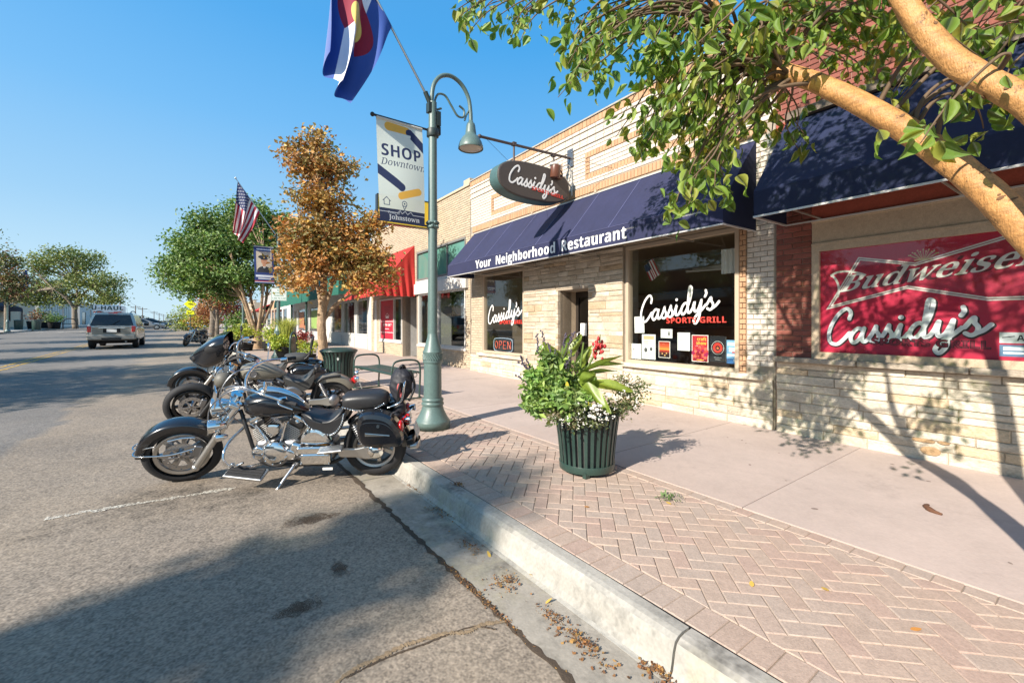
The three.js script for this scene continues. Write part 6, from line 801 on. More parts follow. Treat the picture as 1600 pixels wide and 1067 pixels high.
{
  const a = onGround(146, 544), c = onGround(214, 544), o = thing('suv', 'silver beige sport utility vehicle driving away in the right lane', 'car', [(a.x + c.x) / 2, 0, 0], PI / 2 - .02), z = (a.z + c.z) / 2 - 1.5; o.position.set((a.x + c.x) / 2 - .02, gy(z), z); o.rotation.z = 0;
  const pt = carPaint([.50, .465, .40]), r = .37, xr = -2.33, top = 1.72;
  part('body', [loft(smoothSecs([[xr, .55, 1.02, .80, 5], [xr + .06, .42, 1.08, .90, 5.5], [-1.6, .36, 1.10, .93, 6], [0, .34, 1.08, .93, 6], [1.3, .36, 1.04, .92, 5.5], [2.05, .42, .98, .86, 5], [2.3, .5, .86, .74, 4]], 3), 32)], pt, o);
  part('cabin', [hull([xr + .10, 1.25, .89], [xr + .52, .45, .68], 1.05, top)], pt, o);
  const side = s => [quad([[xr + .62, 1.13, s * .892], [-.62, 1.13, s * .895], [-.62, 1.62, s * .735], [xr + .75, 1.60, s * .74]]), quad([[-.54, 1.13, s * .895], [.30, 1.13, s * .895], [.20, 1.62, s * .735], [-.54, 1.62, s * .735]]), quad([[.38, 1.13, s * .895], [1.05, 1.13, s * .892], [.42, 1.62, s * .735], [.28, 1.62, s * .735]])];
  part('side_window', side(-1), carGlass, o); part('side_window', side(1), carGlass, o);
  part('rear_window', [quad([[xr + .125, 1.12, -.78], [xr + .125, 1.12, .78], [xr + .445, 1.62, .63], [xr + .445, 1.62, -.63]].map(([x, y, z]) => [x - .012, y, z]))], carGlass, o); part('windscreen', [quad([[1.22, 1.12, -.78], [1.22, 1.12, .78], [.5, 1.68, .62], [.5, 1.68, -.62]])], carGlass, o);
  for (const s of [-1, 1]) part('tail_lamp', [rbox(.12, .30, .16, .04, xr + .045, .93, s * .79)], M.redLens, o);
  part('brake_light', [rbox(.05, .05, .34, .02, xr + .40, 1.70, 0)], M.redLens, o); part('rear_bumper', [rbox(.22, .26, 1.76, .07, xr + .02, .55, 0)], grained([.36, .345, .31], .5, .0005), o); part('bumper_insert', [box(.03, .12, .7, xr - .09, .47, 0)], M.black, o);
  const tg = part('tailgate', [rbox(.03, .40, 1.40, .015, xr + .015, .86, 0)], pt, o); part('chrome_bar', [rbox(.03, .04, .95, .01, xr - .012, .985, 0)], M.chrome, tg); part('number_plate', [box(.01, .15, .36, xr - .012, .86, 0)], M.paper, tg); part('plate_recess', [box(.012, .2, .62, xr - .006, .86, 0)], M.dark, tg); part('wiper', [rod([xr + .1, 1.14, 0], [xr + .24, 1.34, .25], .012)], M.black, o);
  for (const s of [-1, 1]) { part('roof_rail', [tube([[xr + .6, top - .02, s * .62], [xr + .75, top + .05, s * .63], [.2, top + .05, s * .63], [.4, top - .04, s * .62]], .022, 24, 6)], M.black, o); part('mirror', [rbox(.12, .17, .22, .05, .98, 1.16, s * 1.03)], M.plastic, o); for (const x of [-1.42, 1.42]) { carWheel(o, x, s * .80, r, s); } part('door_handle', [rbox(.16, .03, .03, .01, -.75, .98, s * .945)], M.chrome, o); }
  part('exhaust', [rod([xr + .05, .33, .5], [xr + .4, .33, .5], .035)], M.dullSteel, o); part('underside', [bb(-1.9, 1.9, .24, .4, -.7, .7)], M.dark, o); part('antenna', [rod([.3, top, .3], [.1, top + .3, .3], .006)], M.black, o);
}
{
  const q = at(171, 480, 45), z = q.z, o = thing('moving_truck', 'white moving truck with a lettered attic box, ahead of the silver vehicle', 'truck', [q.x - .1, gy(z), z], -PI / 2 + .03), h = at(171, 477, 45).y - gy(z), pt = std([.85, .84, .82], .45);
  part('cargo_box', [rbox(4.2, h - .75, 2.2, .05, -2.3, .75 + (h - .75) / 2, 0)], pt, o); part('attic', [rbox(1.3, .78, 2.2, .12, .35, h - .39, 0)], pt, o, 'white attic box lettered U-HAUL'); part('cab', [hull([-.2, 1.2, .95], [-.2, .75, .85], .9, h - .78), rbox(1.9, .6, 1.9, .1, .95, .75, 0)], pt, o); part('windscreen', [quad([[1.16, 1.3, -.78], [1.16, 1.3, .78], [.83, h - .86, .74], [.83, h - .86, -.74]].map(([x, y, z]) => [x + .03, y, z]))], carGlass, o);
  part('lettering', [centred(letters('U-HAUL', .40, .01, font, 1.2)).rotateY(PI / 2).translate(1.005, h - .30, 0)], std([.04, .07, .055], .5), o); part('orange_stripe', [bb(.995, 1.005, h - .78, h - .66, -1.05, -.45), bb(.995, 1.005, h - .78, h - .66, .45, 1.05)], std([.6, .10, .05], .5), o); for (const [x, s] of [[1.1, -1], [1.1, 1], [-3, -1], [-3, 1]]) carWheel(o, x, s * .85, .38, s); part('marker_lamp', [-.9, -.3, .3, .9].map(s => box(.03, .04, .1, 1.0, h + .0, s)), M.amber, o);
}
function sedan(name, label, p, turn, color) {
  const o = thing(name, label, 'car', p, turn, 'cars at the far crossing'), pt = carPaint(color); part('body', [loft(smoothSecs([[-2.3, .45, .85, .66, 4], [-2.15, .34, .95, .82, 5], [-1.2, .26, .96, .9, 5.5], [0, .24, .94, .91, 5.5], [1.1, .26, .88, .9, 5], [2.0, .32, .76, .82, 4.5], [2.3, .42, .62, .6, 4]], 3), 28)], pt, o);
  part('cabin', [hull([-1.75, 1.15, .80], [-.95, .15, .60], .9, 1.42)], pt, o); for (const s of [-1, 1]) { part('side_window', [quad([[-1.35, .96, s * .815], [.72, .96, s * .815], [.05, 1.36, s * .66], [-.85, 1.36, s * .66]])], carGlass, o); for (const x of [-1.4, 1.4]) carWheel(o, x, s * .80, .33, s); part('mirror', [rbox(.1, .12, .18, .04, .75, .98, s * .95)], pt, o); part('headlamp', [rbox(.22, .12, .3, .05, 2.08, .66, s * .6)], M.glassy, o); part('tail_lamp', [rbox(.12, .14, .3, .05, -2.2, .78, s * .6)], M.redLens, o); }
  part('windscreen', [quad([[1.12, .95, -.7], [1.12, .95, .7], [.2, 1.38, .56], [.2, 1.38, -.56]].map(([x, y, z]) => [x + .02, y + .01, z]))], carGlass, o); part('rear_window', [quad([[-1.7, .95, -.7], [-1.7, .95, .7], [-.98, 1.38, .56], [-.98, 1.38, -.56]].map(([x, y, z]) => [x - .02, y + .01, z]))], carGlass, o); return o;
}
{ const a = onGround(244, 515.2); sedan('sedan', 'silver saloon car crossing the street beyond the sport utility vehicle', [a.x - 1.45, gy(a.z), a.z - .8], .06, [.34, .335, .32]); const b = at(250, 514, 62); sedan('sedan', 'dark saloon car just behind the silver saloon at the crossing', [b.x - 1.0, gy(b.z), b.z], .03, [.05, .055, .065]); const c = at(289, 511, 140); sedan('sedan', 'tiny white car far down the road by the yellow sign', [c.x, gy(c.z), c.z], PI / 2, [.7, .72, .75]); }
// ---------------------------------------------------------------- trees and plants
const leafMat = (extra = {}) => phys(0xffffff, .62, { vertexColors: true, transmission: .45, thickness: 0, ...extra });
const LEAF = leafMat(), barkTan = std([.54, .385, .25], .9, { map: T.bark, bumpMap: T.barkBump, bumpScale: .008 }), barkGrey = std([.30, .25, .20], .92, { map: T.bark, bumpMap: T.barkBump, bumpScale: .010 });
function leafCloud(lobes, { seed, size = .11, per = 34, spread = .28, cols, droop = .3, aspect = .62 }) {   // clusters of small folded leaves through the crown's volume
  const R = rng(seed), G = () => Math.sqrt(-2 * Math.log(R() * .9999 + 1e-6)) * Math.cos(6.283 * R()), pos = [], col = [], nor = [], tips = [], a = V(), b = V(), n = V(), d = V();
  for (const [cx, cy, cz, rx, ry, rz, count] of lobes) for (let c = 0; c < count; c++) {
    d.set(G(), G(), G()).normalize(); const q = Math.pow(R(), .42), px = cx + d.x * rx * q, py = cy + d.y * ry * q, pz = cz + d.z * rz * q; tips.push([px, py, pz, cx, cy - ry * .4, cz]); const base = cols[R() * cols.length | 0], k0 = .8 + R() * .4, m = per * (.5 + R());
    for (let i = 0; i < m; i++) {
      const x = px + G() * spread, y = py + G() * spread * .72, z = pz + G() * spread, s = size * (.6 + R() * .7), k = k0 * (.75 + R() * .5), w = (R() - .5) * .25, cc = [base[0] * k * (1 + w), base[1] * k, base[2] * k * (1 - w)];
      a.set(G(), G() * .6 - droop, G()).normalize(); n.set(G() * .8 + (x - cx) / rx * .9, G() * .8 + .55, G() * .8 + (z - cz) / rz * .9).normalize(); b.crossVectors(a, n).normalize(); n.crossVectors(b, a);
      const P = (u, v, h) => [x + a.x * u * s + b.x * v * s * aspect + n.x * h * s, y + a.y * u * s + b.y * v * s * aspect + n.y * h * s, z + a.z * u * s + b.z * v * s * aspect + n.z * h * s];
      const p0 = P(-.5, 0, 0), p1 = P(.02, -.5, .14), p2 = P(.5, 0, -.08), p3 = P(.02, .5, .14); pos.push(...p0, ...p1, ...p2, ...p0, ...p2, ...p3); for (let q2 = 0; q2 < 6; q2++) col.push(...cc);
    }
  }
  const g = new THREE.BufferGeometry(); g.setAttribute('position', new THREE.Float32BufferAttribute(pos, 3)); g.setAttribute('color', new THREE.Float32BufferAttribute(col, 3)); g.computeVertexNormals(); return { g, tips };
}
function tree(label, p, { trunk, lobes, cols, seed, size, per, spread, bark = barkGrey, name = 'street_tree', twig = .012, group, droop, every = 2 }) {
  const o = thing(name, label, 'tree', p, 0, group), R = rng(seed + 1); trunk.forEach((t, i) => part(i ? 'stem' : 'trunk', [limb(t.p, t.r, t.seg ?? 10, .12)], bark, o));
  const { g, tips } = leafCloud(lobes, { seed, size, per, spread, cols, droop }), tw = []; tips.forEach((t, i) => { if (i % every) return; let best = 1e9, a = null; for (const s of trunk) for (const q of s.p.slice(-3)) { const dd = (q[0] - t[0]) ** 2 + (q[1] - t[1]) ** 2 + (q[2] - t[2]) ** 2 + (q[1] > t[1] ? 1 : 0); if (dd < best) { best = dd; a = q; } } const m = [lerp(a[0], t[0], .5) + (R() - .5) * .25, lerp(a[1], t[1], .5) + .08, lerp(a[2], t[2], .5) + (R() - .5) * .25]; tw.push(limb([a, m, t.slice(0, 3)], [twig * 1.6, twig, twig * .3], 5)); });
  if (tw.length) stuff(part('branches', tw, bark, o)); stuff(part('crown', g, LEAF, o)); return o;
}
const GOLD = [[0.598, 0.308, 0.064], [0.62, 0.392, 0.088], [0.479, 0.224, 0.056], [0.398, 0.252, 0.056], [0.26, 0.224, 0.047]], GREEN = [[0.13, 0.243, 0.03], [0.175, 0.305, 0.041], [0.235, 0.346, 0.048], [0.106, 0.2, 0.027]], OLIVE = [[0.247, 0.282, 0.047], [0.323, 0.337, 0.056], [0.173, 0.25, 0.047], [0.143, 0.196, 0.04]], RUST = [[0.442, 0.156, 0.046], [0.494, 0.26, 0.065], [0.325, 0.117, 0.039]], LIME = [[0.459, 0.52, 0.038], [0.55, 0.566, 0.052], [0.336, 0.444, 0.038]], RED = [[0.3, 0.036, 0.03], [0.408, 0.06, 0.036], [0.216, 0.03, 0.024]];
{ // gold tree by the litter bin: at() measures the crown's outline at the trunk's distance
  const p = onGround(503, 588, WALK), D = 10.35, L = (u, v, dz, rx, ry, rz, n) => { const q = at(u, v, D + dz); return [q.x - p.x, q.y - p.y, q.z - p.z, rx, ry, rz, n]; };
  tree('tall tree with golden brown leaves behind the litter bin', p, { seed: 31, cols: GOLD, size: .105, per: 34, spread: .16, bark: barkTan, every: 2, droop: .2,
    trunk: [{ p: [[0, -.05, 0], [.02, .6, 0], [-.02, 1.2, .02], [.02, 1.75, 0], [.05, 2.3, -.05], [0, 3.2, -.05], [-.05, 4.3, 0], [-.1, 5.4, 0]], r: [.125, .105, .10, .095, .07, .05, .035, .012], seg: 12 }, { p: [[.02, 1.55, 0], [.16, 1.95, .05], [.26, 2.45, .12], [.5, 2.9, .15]], r: [.055, .045, .035, .015] }, { p: [[.04, 1.35, .02], [.32, 1.72, .10], [.62, 1.95, .2], [.95, 2.25, .3]], r: [.05, .04, .03, .012] }, { p: [[-.02, 1.6, 0], [-.08, 2.1, -.1], [-.3, 2.8, -.2], [-.6, 3.3, -.2]], r: [.05, .04, .03, .012] }, { p: [[.03, 2.2, 0], [.3, 2.9, -.2], [.6, 3.3, -.3]], r: [.04, .03, .012] }],
    lobes: [L(490, 225, 0, .28, .34, .28, 22), L(505, 262, .1, .45, .34, .4, 36), L(475, 262, -.1, .34, .3, .3, 22), L(500, 310, 0, .62, .42, .6, 60), L(455, 235, 0, .14, .2, .14, 7), L(540, 262, .1, .18, .22, .2, 9), L(482, 365, -.1, .66, .46, .7, 62), L(535, 370, .2, .62, .48, .6, 58), L(580, 345, .1, .30, .34, .3, 22), L(468, 400, -.2, .42, .34, .5, 32), L(520, 410, 0, .75, .36, .7, 62), L(580, 405, .1, .5, .40, .5, 44), L(598, 430, .2, .26, .22, .3, 16), L(560, 440, -.2, .38, .22, .3, 22), L(455, 437, .2, .2, .2, .2, 9), L(480, 440, -.6, .3, .16, .3, 10)] });
}
{ // multi-stemmed green tree
  const p = onGround(402, 545, WALK), D = 19.6, L = (u, v, dz, rx, ry, rz, n) => { const q = at(u, v, D + dz); return [q.x - p.x, q.y - p.y, q.z - p.z, rx, ry, rz, n]; }, S = (a, h, r, x0 = 0) => ({ p: [[x0, .55, 0], [x0 + Math.cos(a) * .25, 1.2, Math.sin(a) * .25], [Math.cos(a) * .65, 2.3, Math.sin(a) * .6], [Math.cos(a) * r, h, Math.sin(a) * r]], r: [.085, .07, .055, .025] });
  tree('large green street tree with many tan stems by the second lamp', p, { seed: 47, cols: GREEN, size: .15, per: 50, spread: .27, bark: barkTan, every: 3, twig: .02, trunk: [{ p: [[0, -.05, 0], [.0, .3, 0], [.02, .75, 0]], r: [.24, .20, .17], seg: 12 }, S(.3, 3.6, 1.0), S(1.4, 4.2, .8), S(2.6, 3.7, 1.1), S(3.6, 4.3, 1.3), S(4.4, 3.6, 1.0, .05), S(5.4, 4.2, .9), S(3.1, 3.4, 1.6, -.05)],
    lobes: [L(385, 335, 0, .85, .55, .9, 52), L(330, 350, .2, .75, .55, .8, 46), L(295, 385, 0, .7, .6, .7, 44), L(345, 385, -.3, 1.2, .65, 1.1, 90), L(405, 380, .2, 1.0, .7, 1.0, 70), L(430, 350, .6, .6, .55, .6, 30), L(280, 420, .2, .7, .5, .7, 38), L(330, 425, -.4, 1.0, .5, .9, 60), L(385, 430, -.2, 1.0, .45, .9, 56), L(430, 425, .8, .6, .5, .6, 26), L(300, 450, 0, .5, .3, .5, 18), L(355, 455, .2, .6, .28, .5, 18)] });
  const q = onGround(330, 527, WALK), E = 31, L2 = (u, v, dz, rx, ry, rz, n) => { const w = at(u, v, E + dz); return [w.x - q.x, w.y - q.y, w.z - q.z, rx, ry, rz, n]; };
  tree('dark feathery tree spreading over the road behind the large green tree', q, { seed: 53, cols: GREEN.map(c => c.map(x => x * .85)), size: .16, per: 26, spread: .34, every: 2, twig: .03, trunk: [{ p: [[0, 0, 0], [0, 2.2, 0], [-.8, 3.4, 0], [-2.4, 4.2, 0]], r: [.2, .16, .11, .04] }], lobes: [L2(262, 440, 0, .7, .5, .8, 18), L2(285, 405, 0, 1.0, .8, 1, 40), L2(305, 440, .5, 1.0, .6, 1, 34), L2(252, 425, 0, .35, .2, .4, 6), L2(275, 452, 0, .6, .2, .6, 9), L2(340, 400, 1, 1.3, 1.2, 1.2, 50)] });
}
const roundTree = (label, u, v, d, rx, ry, n, cols, seed, size = .16, group) => { const q = at(u, v, d), y0 = gy(q.z) + WALK, h = q.y - y0; return tree(label, [q.x, y0, q.z], { seed, cols, size, per: 30, spread: size * 1.9, every: 3, twig: .02, group, trunk: [{ p: [[0, -.1, 0], [.03, h * .4, 0], [0, h * .8, 0]], r: [.13, .10, .05] }, { p: [[.02, h * .35, 0], [.3, h * .6, .1], [.45, h * .9, .1]], r: [.06, .05, .02] }, { p: [[.02, h * .35, 0], [-.3, h * .62, 0], [-.4, h * .9, -.1]], r: [.06, .05, .02] }], lobes: [[0, h, 0, rx, ry, rx, n], [rx * .4, h - ry * .4, .1, rx * .6, ry * .6, rx * .6, n * .4 | 0], [-rx * .4, h - ry * .3, -.1, rx * .6, ry * .6, rx * .6, n * .4 | 0]] }); };
roundTree('small rust orange tree left of the many-stemmed green tree', 338, 452, 26, 1.05, 1.25, 52, RUST.concat(GOLD), 61, .13);
roundTree('dark red tree beside the orange brick shop', 364, 476, 33, .95, 1.1, 40, RED, 62, .15); roundTree('yellow green tree right behind the yellow pedestrian sign', 318, 492, 46, 1.5, 1.5, 44, LIME.concat(GOLD), 63, .2); roundTree('lime tree left of the pedestrian sign post', 293, 500, 52, 1.6, 1.7, 44, LIME.concat(OLIVE), 64, .22); roundTree('small orange tree far down the right pavement', 331, 480, 42, 1.1, 1.2, 34, RUST, 65, .2);
{ // big spreading tree at the left
  const p = onGround(117, 512, WALK), D = p.x * SY - p.z * CY, L = (u, v, dz, rx, ry, rz, n) => { const q = at(u, v, D + dz); return [q.x - p.x, q.y - p.y, q.z - p.z, rx, ry, rz, n]; };
  tree('broad spreading olive green tree in front of the white buildings at the left', p, { seed: 71, cols: OLIVE, size: .30, per: 30, spread: .55, bark: barkGrey, every: 3, twig: .05, trunk: [{ p: [[0, -.1, 0], [-.05, 1.6, 0], [.0, 2.8, 0], [.6, 4.2, 0], [1.5, 5.4, 0]], r: [.32, .26, .24, .16, .06], seg: 12 }, { p: [[-.02, 2.5, 0], [-.8, 3.8, .2], [-2.0, 5.0, .2]], r: [.22, .17, .07] }, { p: [[0, 2.7, 0], [.1, 4.4, -.6], [-.2, 6.2, -.8]], r: [.2, .14, .06] }], lobes: [L(60, 415, 0, 2.0, 1.3, 2, 44), L(100, 402, 0, 2.2, 1.3, 2, 50), L(135, 410, .5, 1.9, 1.3, 2, 44), L(165, 440, 0, 1.9, 1.3, 2, 44), L(120, 440, -.5, 2.4, 1.3, 2, 54), L(70, 450, .5, 2.0, 1.2, 2, 42), L(45, 460, 0, 1.2, .9, 1.2, 18), L(175, 465, 0, 1.3, .8, 1.3, 26), L(95, 466, .8, 2.0, .8, 2, 34), L(150, 468, .5, 1.8, .7, 1.8, 28), L(58, 468, .3, 1.4, .6, 1.4, 18)] });
  const q = onGround(9, 519, WALK), E = q.x * SY - q.z * CY, L2 = (u, v, rx, ry, n) => { const w = at(u, v, E); return [w.x - q.x, w.y - q.y, w.z - q.z, rx, ry, rx, n]; };
  tree('dark bronze tree at the left edge beside the flag lamp', q, { seed: 73, cols: OLIVE.concat(GOLD.slice(3), RUST.slice(2)).map(c => c.map(x => x * .7)), size: .22, per: 32, spread: .36, every: 3, twig: .03, trunk: [{ p: [[0, 0, 0], [0, 2.5, 0], [0, 5, 0]], r: [.16, .13, .05] }], lobes: [L2(10, 405, .9, 1.0, 26), L2(-5, 435, 1.5, 1.3, 46), L2(22, 440, 1.1, 1.1, 36), L2(12, 462, 1.3, .6, 26)] });
}
// trees on the other pavement, outside the picture, whose shadows lie across the road
[[-.06, 9.2, .62, 80], [-10.7, 8.6, 2.1, 86], [-13.9, 8.9, 2.3, 81], [-20.5, 8.2, 1.5, 82], [-27.5, 9, 1.8, 83], [-36, 8.6, 1.9, 84], [-45, 9, 2.0, 85]].forEach(([z, top, r, s], i) => { tree(['slim street tree across the road level with the camera', 'street tree across the road behind the slim one', 'street tree across the road, third from the camera', 'street tree across the road, fourth from the camera', 'street tree across the road, fifth from the camera', 'street tree across the road, sixth from the camera', 'street tree across the road, seventh from the camera'][i], [-12.4, gy(z) + WALK, z], { seed: s * 3, cols: OLIVE, size: .17, per: 36, spread: r < 1 ? .2 : .34, every: 4, twig: .03, trunk: [{ p: [[0, -.1, 0], [0, 2.5, 0], [.1, top * .7, 0], [0, top - .6, 0]], r: [.17, .14, .08, .03] }], lobes: [[0, top - 1.2, 0, r * .7, 1.2, r * .85, 46], [.2, top - 2.6, .15, r, 1.5, r, 80], [-.2, top - 4.2, -.15, r * 1.05, 1.3, r * 1.05, 80]] }); });
// ---------------------------------------------------------------- the tree over the pavement: trunk just outside the picture on the right
{
  const o = thing('birch_tree', 'smooth orange-barked tree leaning in from the right with large green leaves', 'tree', [2.48, WALK, .16]), P0 = o.position, B2 = std([.55, .285, .10], .58, { map: T.barkSmooth, bumpMap: T.barkBump, bumpScale: .0035 });
  const rel = q => [q.x - P0.x, q.y - P0.y, q.z - P0.z], onX = (u, v, x) => { const r = ray(u, v), t = x / r.x; return rel(V(x, EYE + r.y * t, r.z * t)); }, ab = (x, y, z) => [x - P0.x, y - P0.y, z - P0.z], R = rng(808), G = () => Math.sqrt(-2 * Math.log(R() * .9999 + 1e-6)) * Math.cos(6.283 * R());
  const L1 = [ab(2.47, .5, .16), ab(2.46, .95, .12), ab(2.45, 1.45, .02), onX(1600, 358, 2.45), onX(1530, 288, 2.45), onX(1420, 205, 2.445), onX(1290, 135, 2.43), onX(1190, 95, 2.4), onX(1130, 35, 2.36), onX(1090, -60, 2.3)], L2 = [ab(2.44, .5, .2), ab(2.34, 1.0, .16), ab(2.22, 1.7, .0), onX(1640, 190, 2.15), onX(1570, 140, 2.15), onX(1490, 95, 2.15), onX(1412, 0, 2.14), onX(1370, -90, 2.1), onX(1345, -260, 2.05)], L3 = [ab(2.52, .45, .2), ab(2.66, 1.1, .22), ab(2.8, 2.0, .15), ab(2.95, 3.0, 0), ab(3.1, 4.2, -.2)], L4 = [ab(2.5, .5, .22), ab(2.46, 1.3, .38), ab(2.4, 2.6, .6), ab(2.3, 4.2, .8)], L5 = [onX(1240, 120, 2.42), onX(1160, 100, 2.55), onX(1095, 55, 2.7), onX(1040, -20, 2.85)];
  const scarM = std([.16, .085, .04], .95);
  part('trunk', [limb([ab(2.48, .05, .16), ab(2.48, .3, .16), ab(2.48, .56, .16)], [.14, .12, .11], 14, .1)], B2, o); part('limb', [limb(L1, [.07, .06, .056, .053, .051, .048, .044, .041, .032, .014], 14, .05)], B2, o); part('limb', [limb(L2, [.06, .054, .048, .045, .043, .041, .036, .028, .014], 14, .05)], B2, o); for (const [l, r] of [[L3, [.09, .085, .07, .05, .02]], [L4, [.09, .08, .06, .03]], [L5, [.036, .03, .024, .01]]]) part('limb', [limb(l, r, 12, .05)], B2, o);
  for (const [pts, rr, n] of [[L1, [.07, .06, .056, .053, .051, .048, .044, .041, .032, .014], 17], [L2, [.06, .054, .048, .045, .043, .041, .036, .028, .014], 11]]) {
    const cv = new THREE.CatmullRomCurve3(pts.map(v3), false, 'centripetal');
    for (let i = 0; i < n; i++) { const t = .28 + R() * .55, q = cv.getPoint(t), tg = cv.getTangent(t), k = t * (rr.length - 1), r = lerp(rr[k | 0], rr[Math.min(rr.length - 1, (k | 0) + 1)], k % 1), e = V(-.8 + G() * .5, G() * .6, .2 + G() * .5), out = e.addScaledVector(tg, -e.dot(tg)).normalize(), m = part('branch_scar', [new THREE.SphereGeometry(1, 8, 6)], scarM, o); m.position.copy(q).addScaledVector(out, r * .985); m.quaternion.setFromRotationMatrix(new THREE.Matrix4().makeBasis(tg, out, V().crossVectors(tg, out))); m.scale.set(.002 + R() * .006, .0022, .006 + R() * .016); }
  }
  // leaves
  const lg = [0, 1, 2].map(k => { const rows = [[0, 0, 0], [.1, .17, .01], [.25, .31, .02], [.45, .37, .0], [.65, .30, -.04], [.83, .16, -.08], [1, 0, -.14 - .08 * k]], pos = []; const A = (t, s) => { const [x, w, h] = rows[t]; return [x - .0, h + Math.abs(s) * w * (.22 + k * .1), s * w * .86 + (k - 1) * .04 * x]; }; for (let t = 0; t < 6; t++) for (const s of [-1, 1]) { const q = [A(t, 0), A(t, s), A(t + 1, s), A(t + 1, 0)]; pos.push(...q[0], ...q[1], ...q[2], ...q[0], ...q[2], ...q[3]); } const g = new THREE.BufferGeometry(); g.setAttribute('position', new THREE.Float32BufferAttribute(pos, 3)); const gm = mergeVertices(g).toNonIndexed ? (() => { const q = mergeVertices(g, 1e-4); q.computeVertexNormals(); return q.toNonIndexed(); })() : g; gm.setAttribute('uv', new THREE.BufferAttribute(new Float32Array(pos.length / 3 * 2), 2)); return gm; });
  const lm = [[.235, .36, .045], [.185, .31, .04], [.30, .41, .07], [.14, .25, .035], [.34, .37, .055]].map(c => phys(c, .55, { specularIntensity: .5, transmission: .5, thickness: 0 })), leaves = [], tw = [], limbsPts = [L1, L2, L3, L4, L5].map(l => new THREE.CatmullRomCurve3(l.map(v3), false, 'centripetal').getPoints(60)).flat();
  const spray = (c, n, len, droop) => {                                                   // a twig towards c with leaves hanging off its last stretch
    c = v3(c); let best = limbsPts[0], bd = 1e9; for (const q of limbsPts) { const dd = q.distanceTo(c) + (q.y < c.y - .6 ? .4 : 0); if (dd < bd) { bd = dd; best = q; } }
    const dir = c.clone().sub(best).normalize(), mid = best.clone().lerp(c, .55).add(V(G() * .05, .10, G() * .05)), end = c.clone().addScaledVector(dir, len * .5).add(V(G() * .05, -droop, G() * .05)), cv = new THREE.CatmullRomCurve3([best, mid, c, end], false, 'centripetal'), pts = cv.getPoints(14); tw.push(limb(pts.filter((_, i) => i % 3 === 0 || i === 14), [.011, .008, .005, .003, .002], 5));
    for (let i = 0; i < n; i++) { const t = 1 - Math.pow(R(), 1.6) * .55, q = cv.getPoint(t).add(V(G() * .05, G() * .035, G() * .05)), d = V(G(), -.9 - R() * 1.1 + G() * .4, G()).normalize(); leaves.push({ q, d, up: V(G(), G() * .5 + .5, G()).normalize(), s: .05 + R() * .042, m: R() * lm.length | 0, k: R() * 3 | 0 }); }
  };
  const field = (list, droop = .10) => list.forEach(([u, v, d, su, sv, n]) => { for (let i = 0; i < n; i++) { const q = at(u + (R() - .5) * 2 * su, v + (R() - .5) * 2 * sv, d + G() * .16); spray(rel(q), 7 + R() * 7 | 0, .16, droop); } });
  field([[790, 8, 2.7, 50, 14, 6], [820, 20, 2.65, 18, 14, 3], [745, 0, 2.7, 15, 8, 2], [935, 30, 2.5, 45, 35, 11], [905, 85, 2.45, 22, 32, 5], [935, 95, 2.4, 12, 20, 3], [1000, 40, 2.4, 50, 45, 14], [1060, 70, 2.4, 40, 60, 14], [1015, 160, 2.75, 32, 25, 7], [1060, 175, 2.7, 40, 35, 9], [1110, 150, 2.45, 45, 45, 12], [1100, 225, 2.5, 36, 30, 9], [1085, 275, 2.4, 20, 18, 4], [1120, 240, 2.2, 25, 22, 5], [1150, 80, 2.2, 50, 70, 16], [1190, 160, 2.4, 35, 30, 7], [1215, 35, 2.2, 60, 34, 10], [1290, 30, 2.3, 60, 26, 8], [1360, 45, 2.6, 50, 26, 6], [1310, 95, 2.8, 70, 20, 5], [1420, 110, 2.8, 26, 22, 3], [1500, 25, 2.0, 50, 22, 4], [1565, 30, 1.9, 35, 26, 4], [1500, 165, 1.9, 25, 16, 4], [1575, 100, 1.8, 25, 25, 4], [1235, 185, 2.7, 20, 20, 3], [1400, 20, 2.4, 120, 25, 10]]);
  // the rest of the crown, above and to the right of the picture
  for (let i = 0; i < 620; i++) { const a = R() * 6.283, q = Math.sqrt(R()), x = 2.5 + Math.cos(a) * q * 1.45, z = -.15 + Math.sin(a) * q * 1.9, y = 3.95 + R() * 2.0 - q * .3; const c = V(x, y, z), d = x * SY - z * CY, u = d > .2 ? PH.u0 + PH.f * (x * CY + z * SY) / d : 9e9, v = d > .2 ? PH.v0 - PH.f * (y - EYE) / d : 9e9; if (u > -50 && u < 1650 && v > -15) continue; spray(rel(c), 12 + R() * 10 | 0, .2, .08); }
  for (let i = 0; i < 150; i++) spray(rel(V(2.0 + R() * 1.2, 4.35 + R() * 1.3, -1.7 - R() * 1.7)), 14 + R() * 8 | 0, .2, .08);
  for (const l of leaves) { const w = l.q.clone().add(P0), d = w.x * SY - w.z * CY, u = d > .1 ? PH.u0 + PH.f * (w.x * CY + w.z * SY) / d : -1e4, v = d > .1 ? PH.v0 - PH.f * (w.y - EYE) / d : -1e4; l.size = u > 0 && u < 1600 && v > 0 && v < 1067 ? l.s / d : 0; }
  leaves.sort((a, b) => b.size - a.size); const rest = lm.map(() => []), mx = new THREE.Matrix4(), zz = V(), uu = V();
  leaves.forEach((l, i) => { zz.crossVectors(l.d, l.up).normalize(); uu.crossVectors(zz, l.d); mx.makeBasis(l.d.clone().multiplyScalar(l.s), uu.clone().multiplyScalar(l.s), zz.clone().multiplyScalar(l.s)).setPosition(l.q); if (i < 300) { const m = part('leaf', lg[l.k], lm[l.m], o); mx.decompose(m.position, m.quaternion, m.scale); } else rest[l.m].push(lg[l.k].clone().applyMatrix4(mx)); });
  rest.forEach((l, k) => l.length && stuff(part('foliage', mergeGeometries(l), lm[k], o))); stuff(part('twigs', tw, std([.13, .085, .05], .8), o));
}
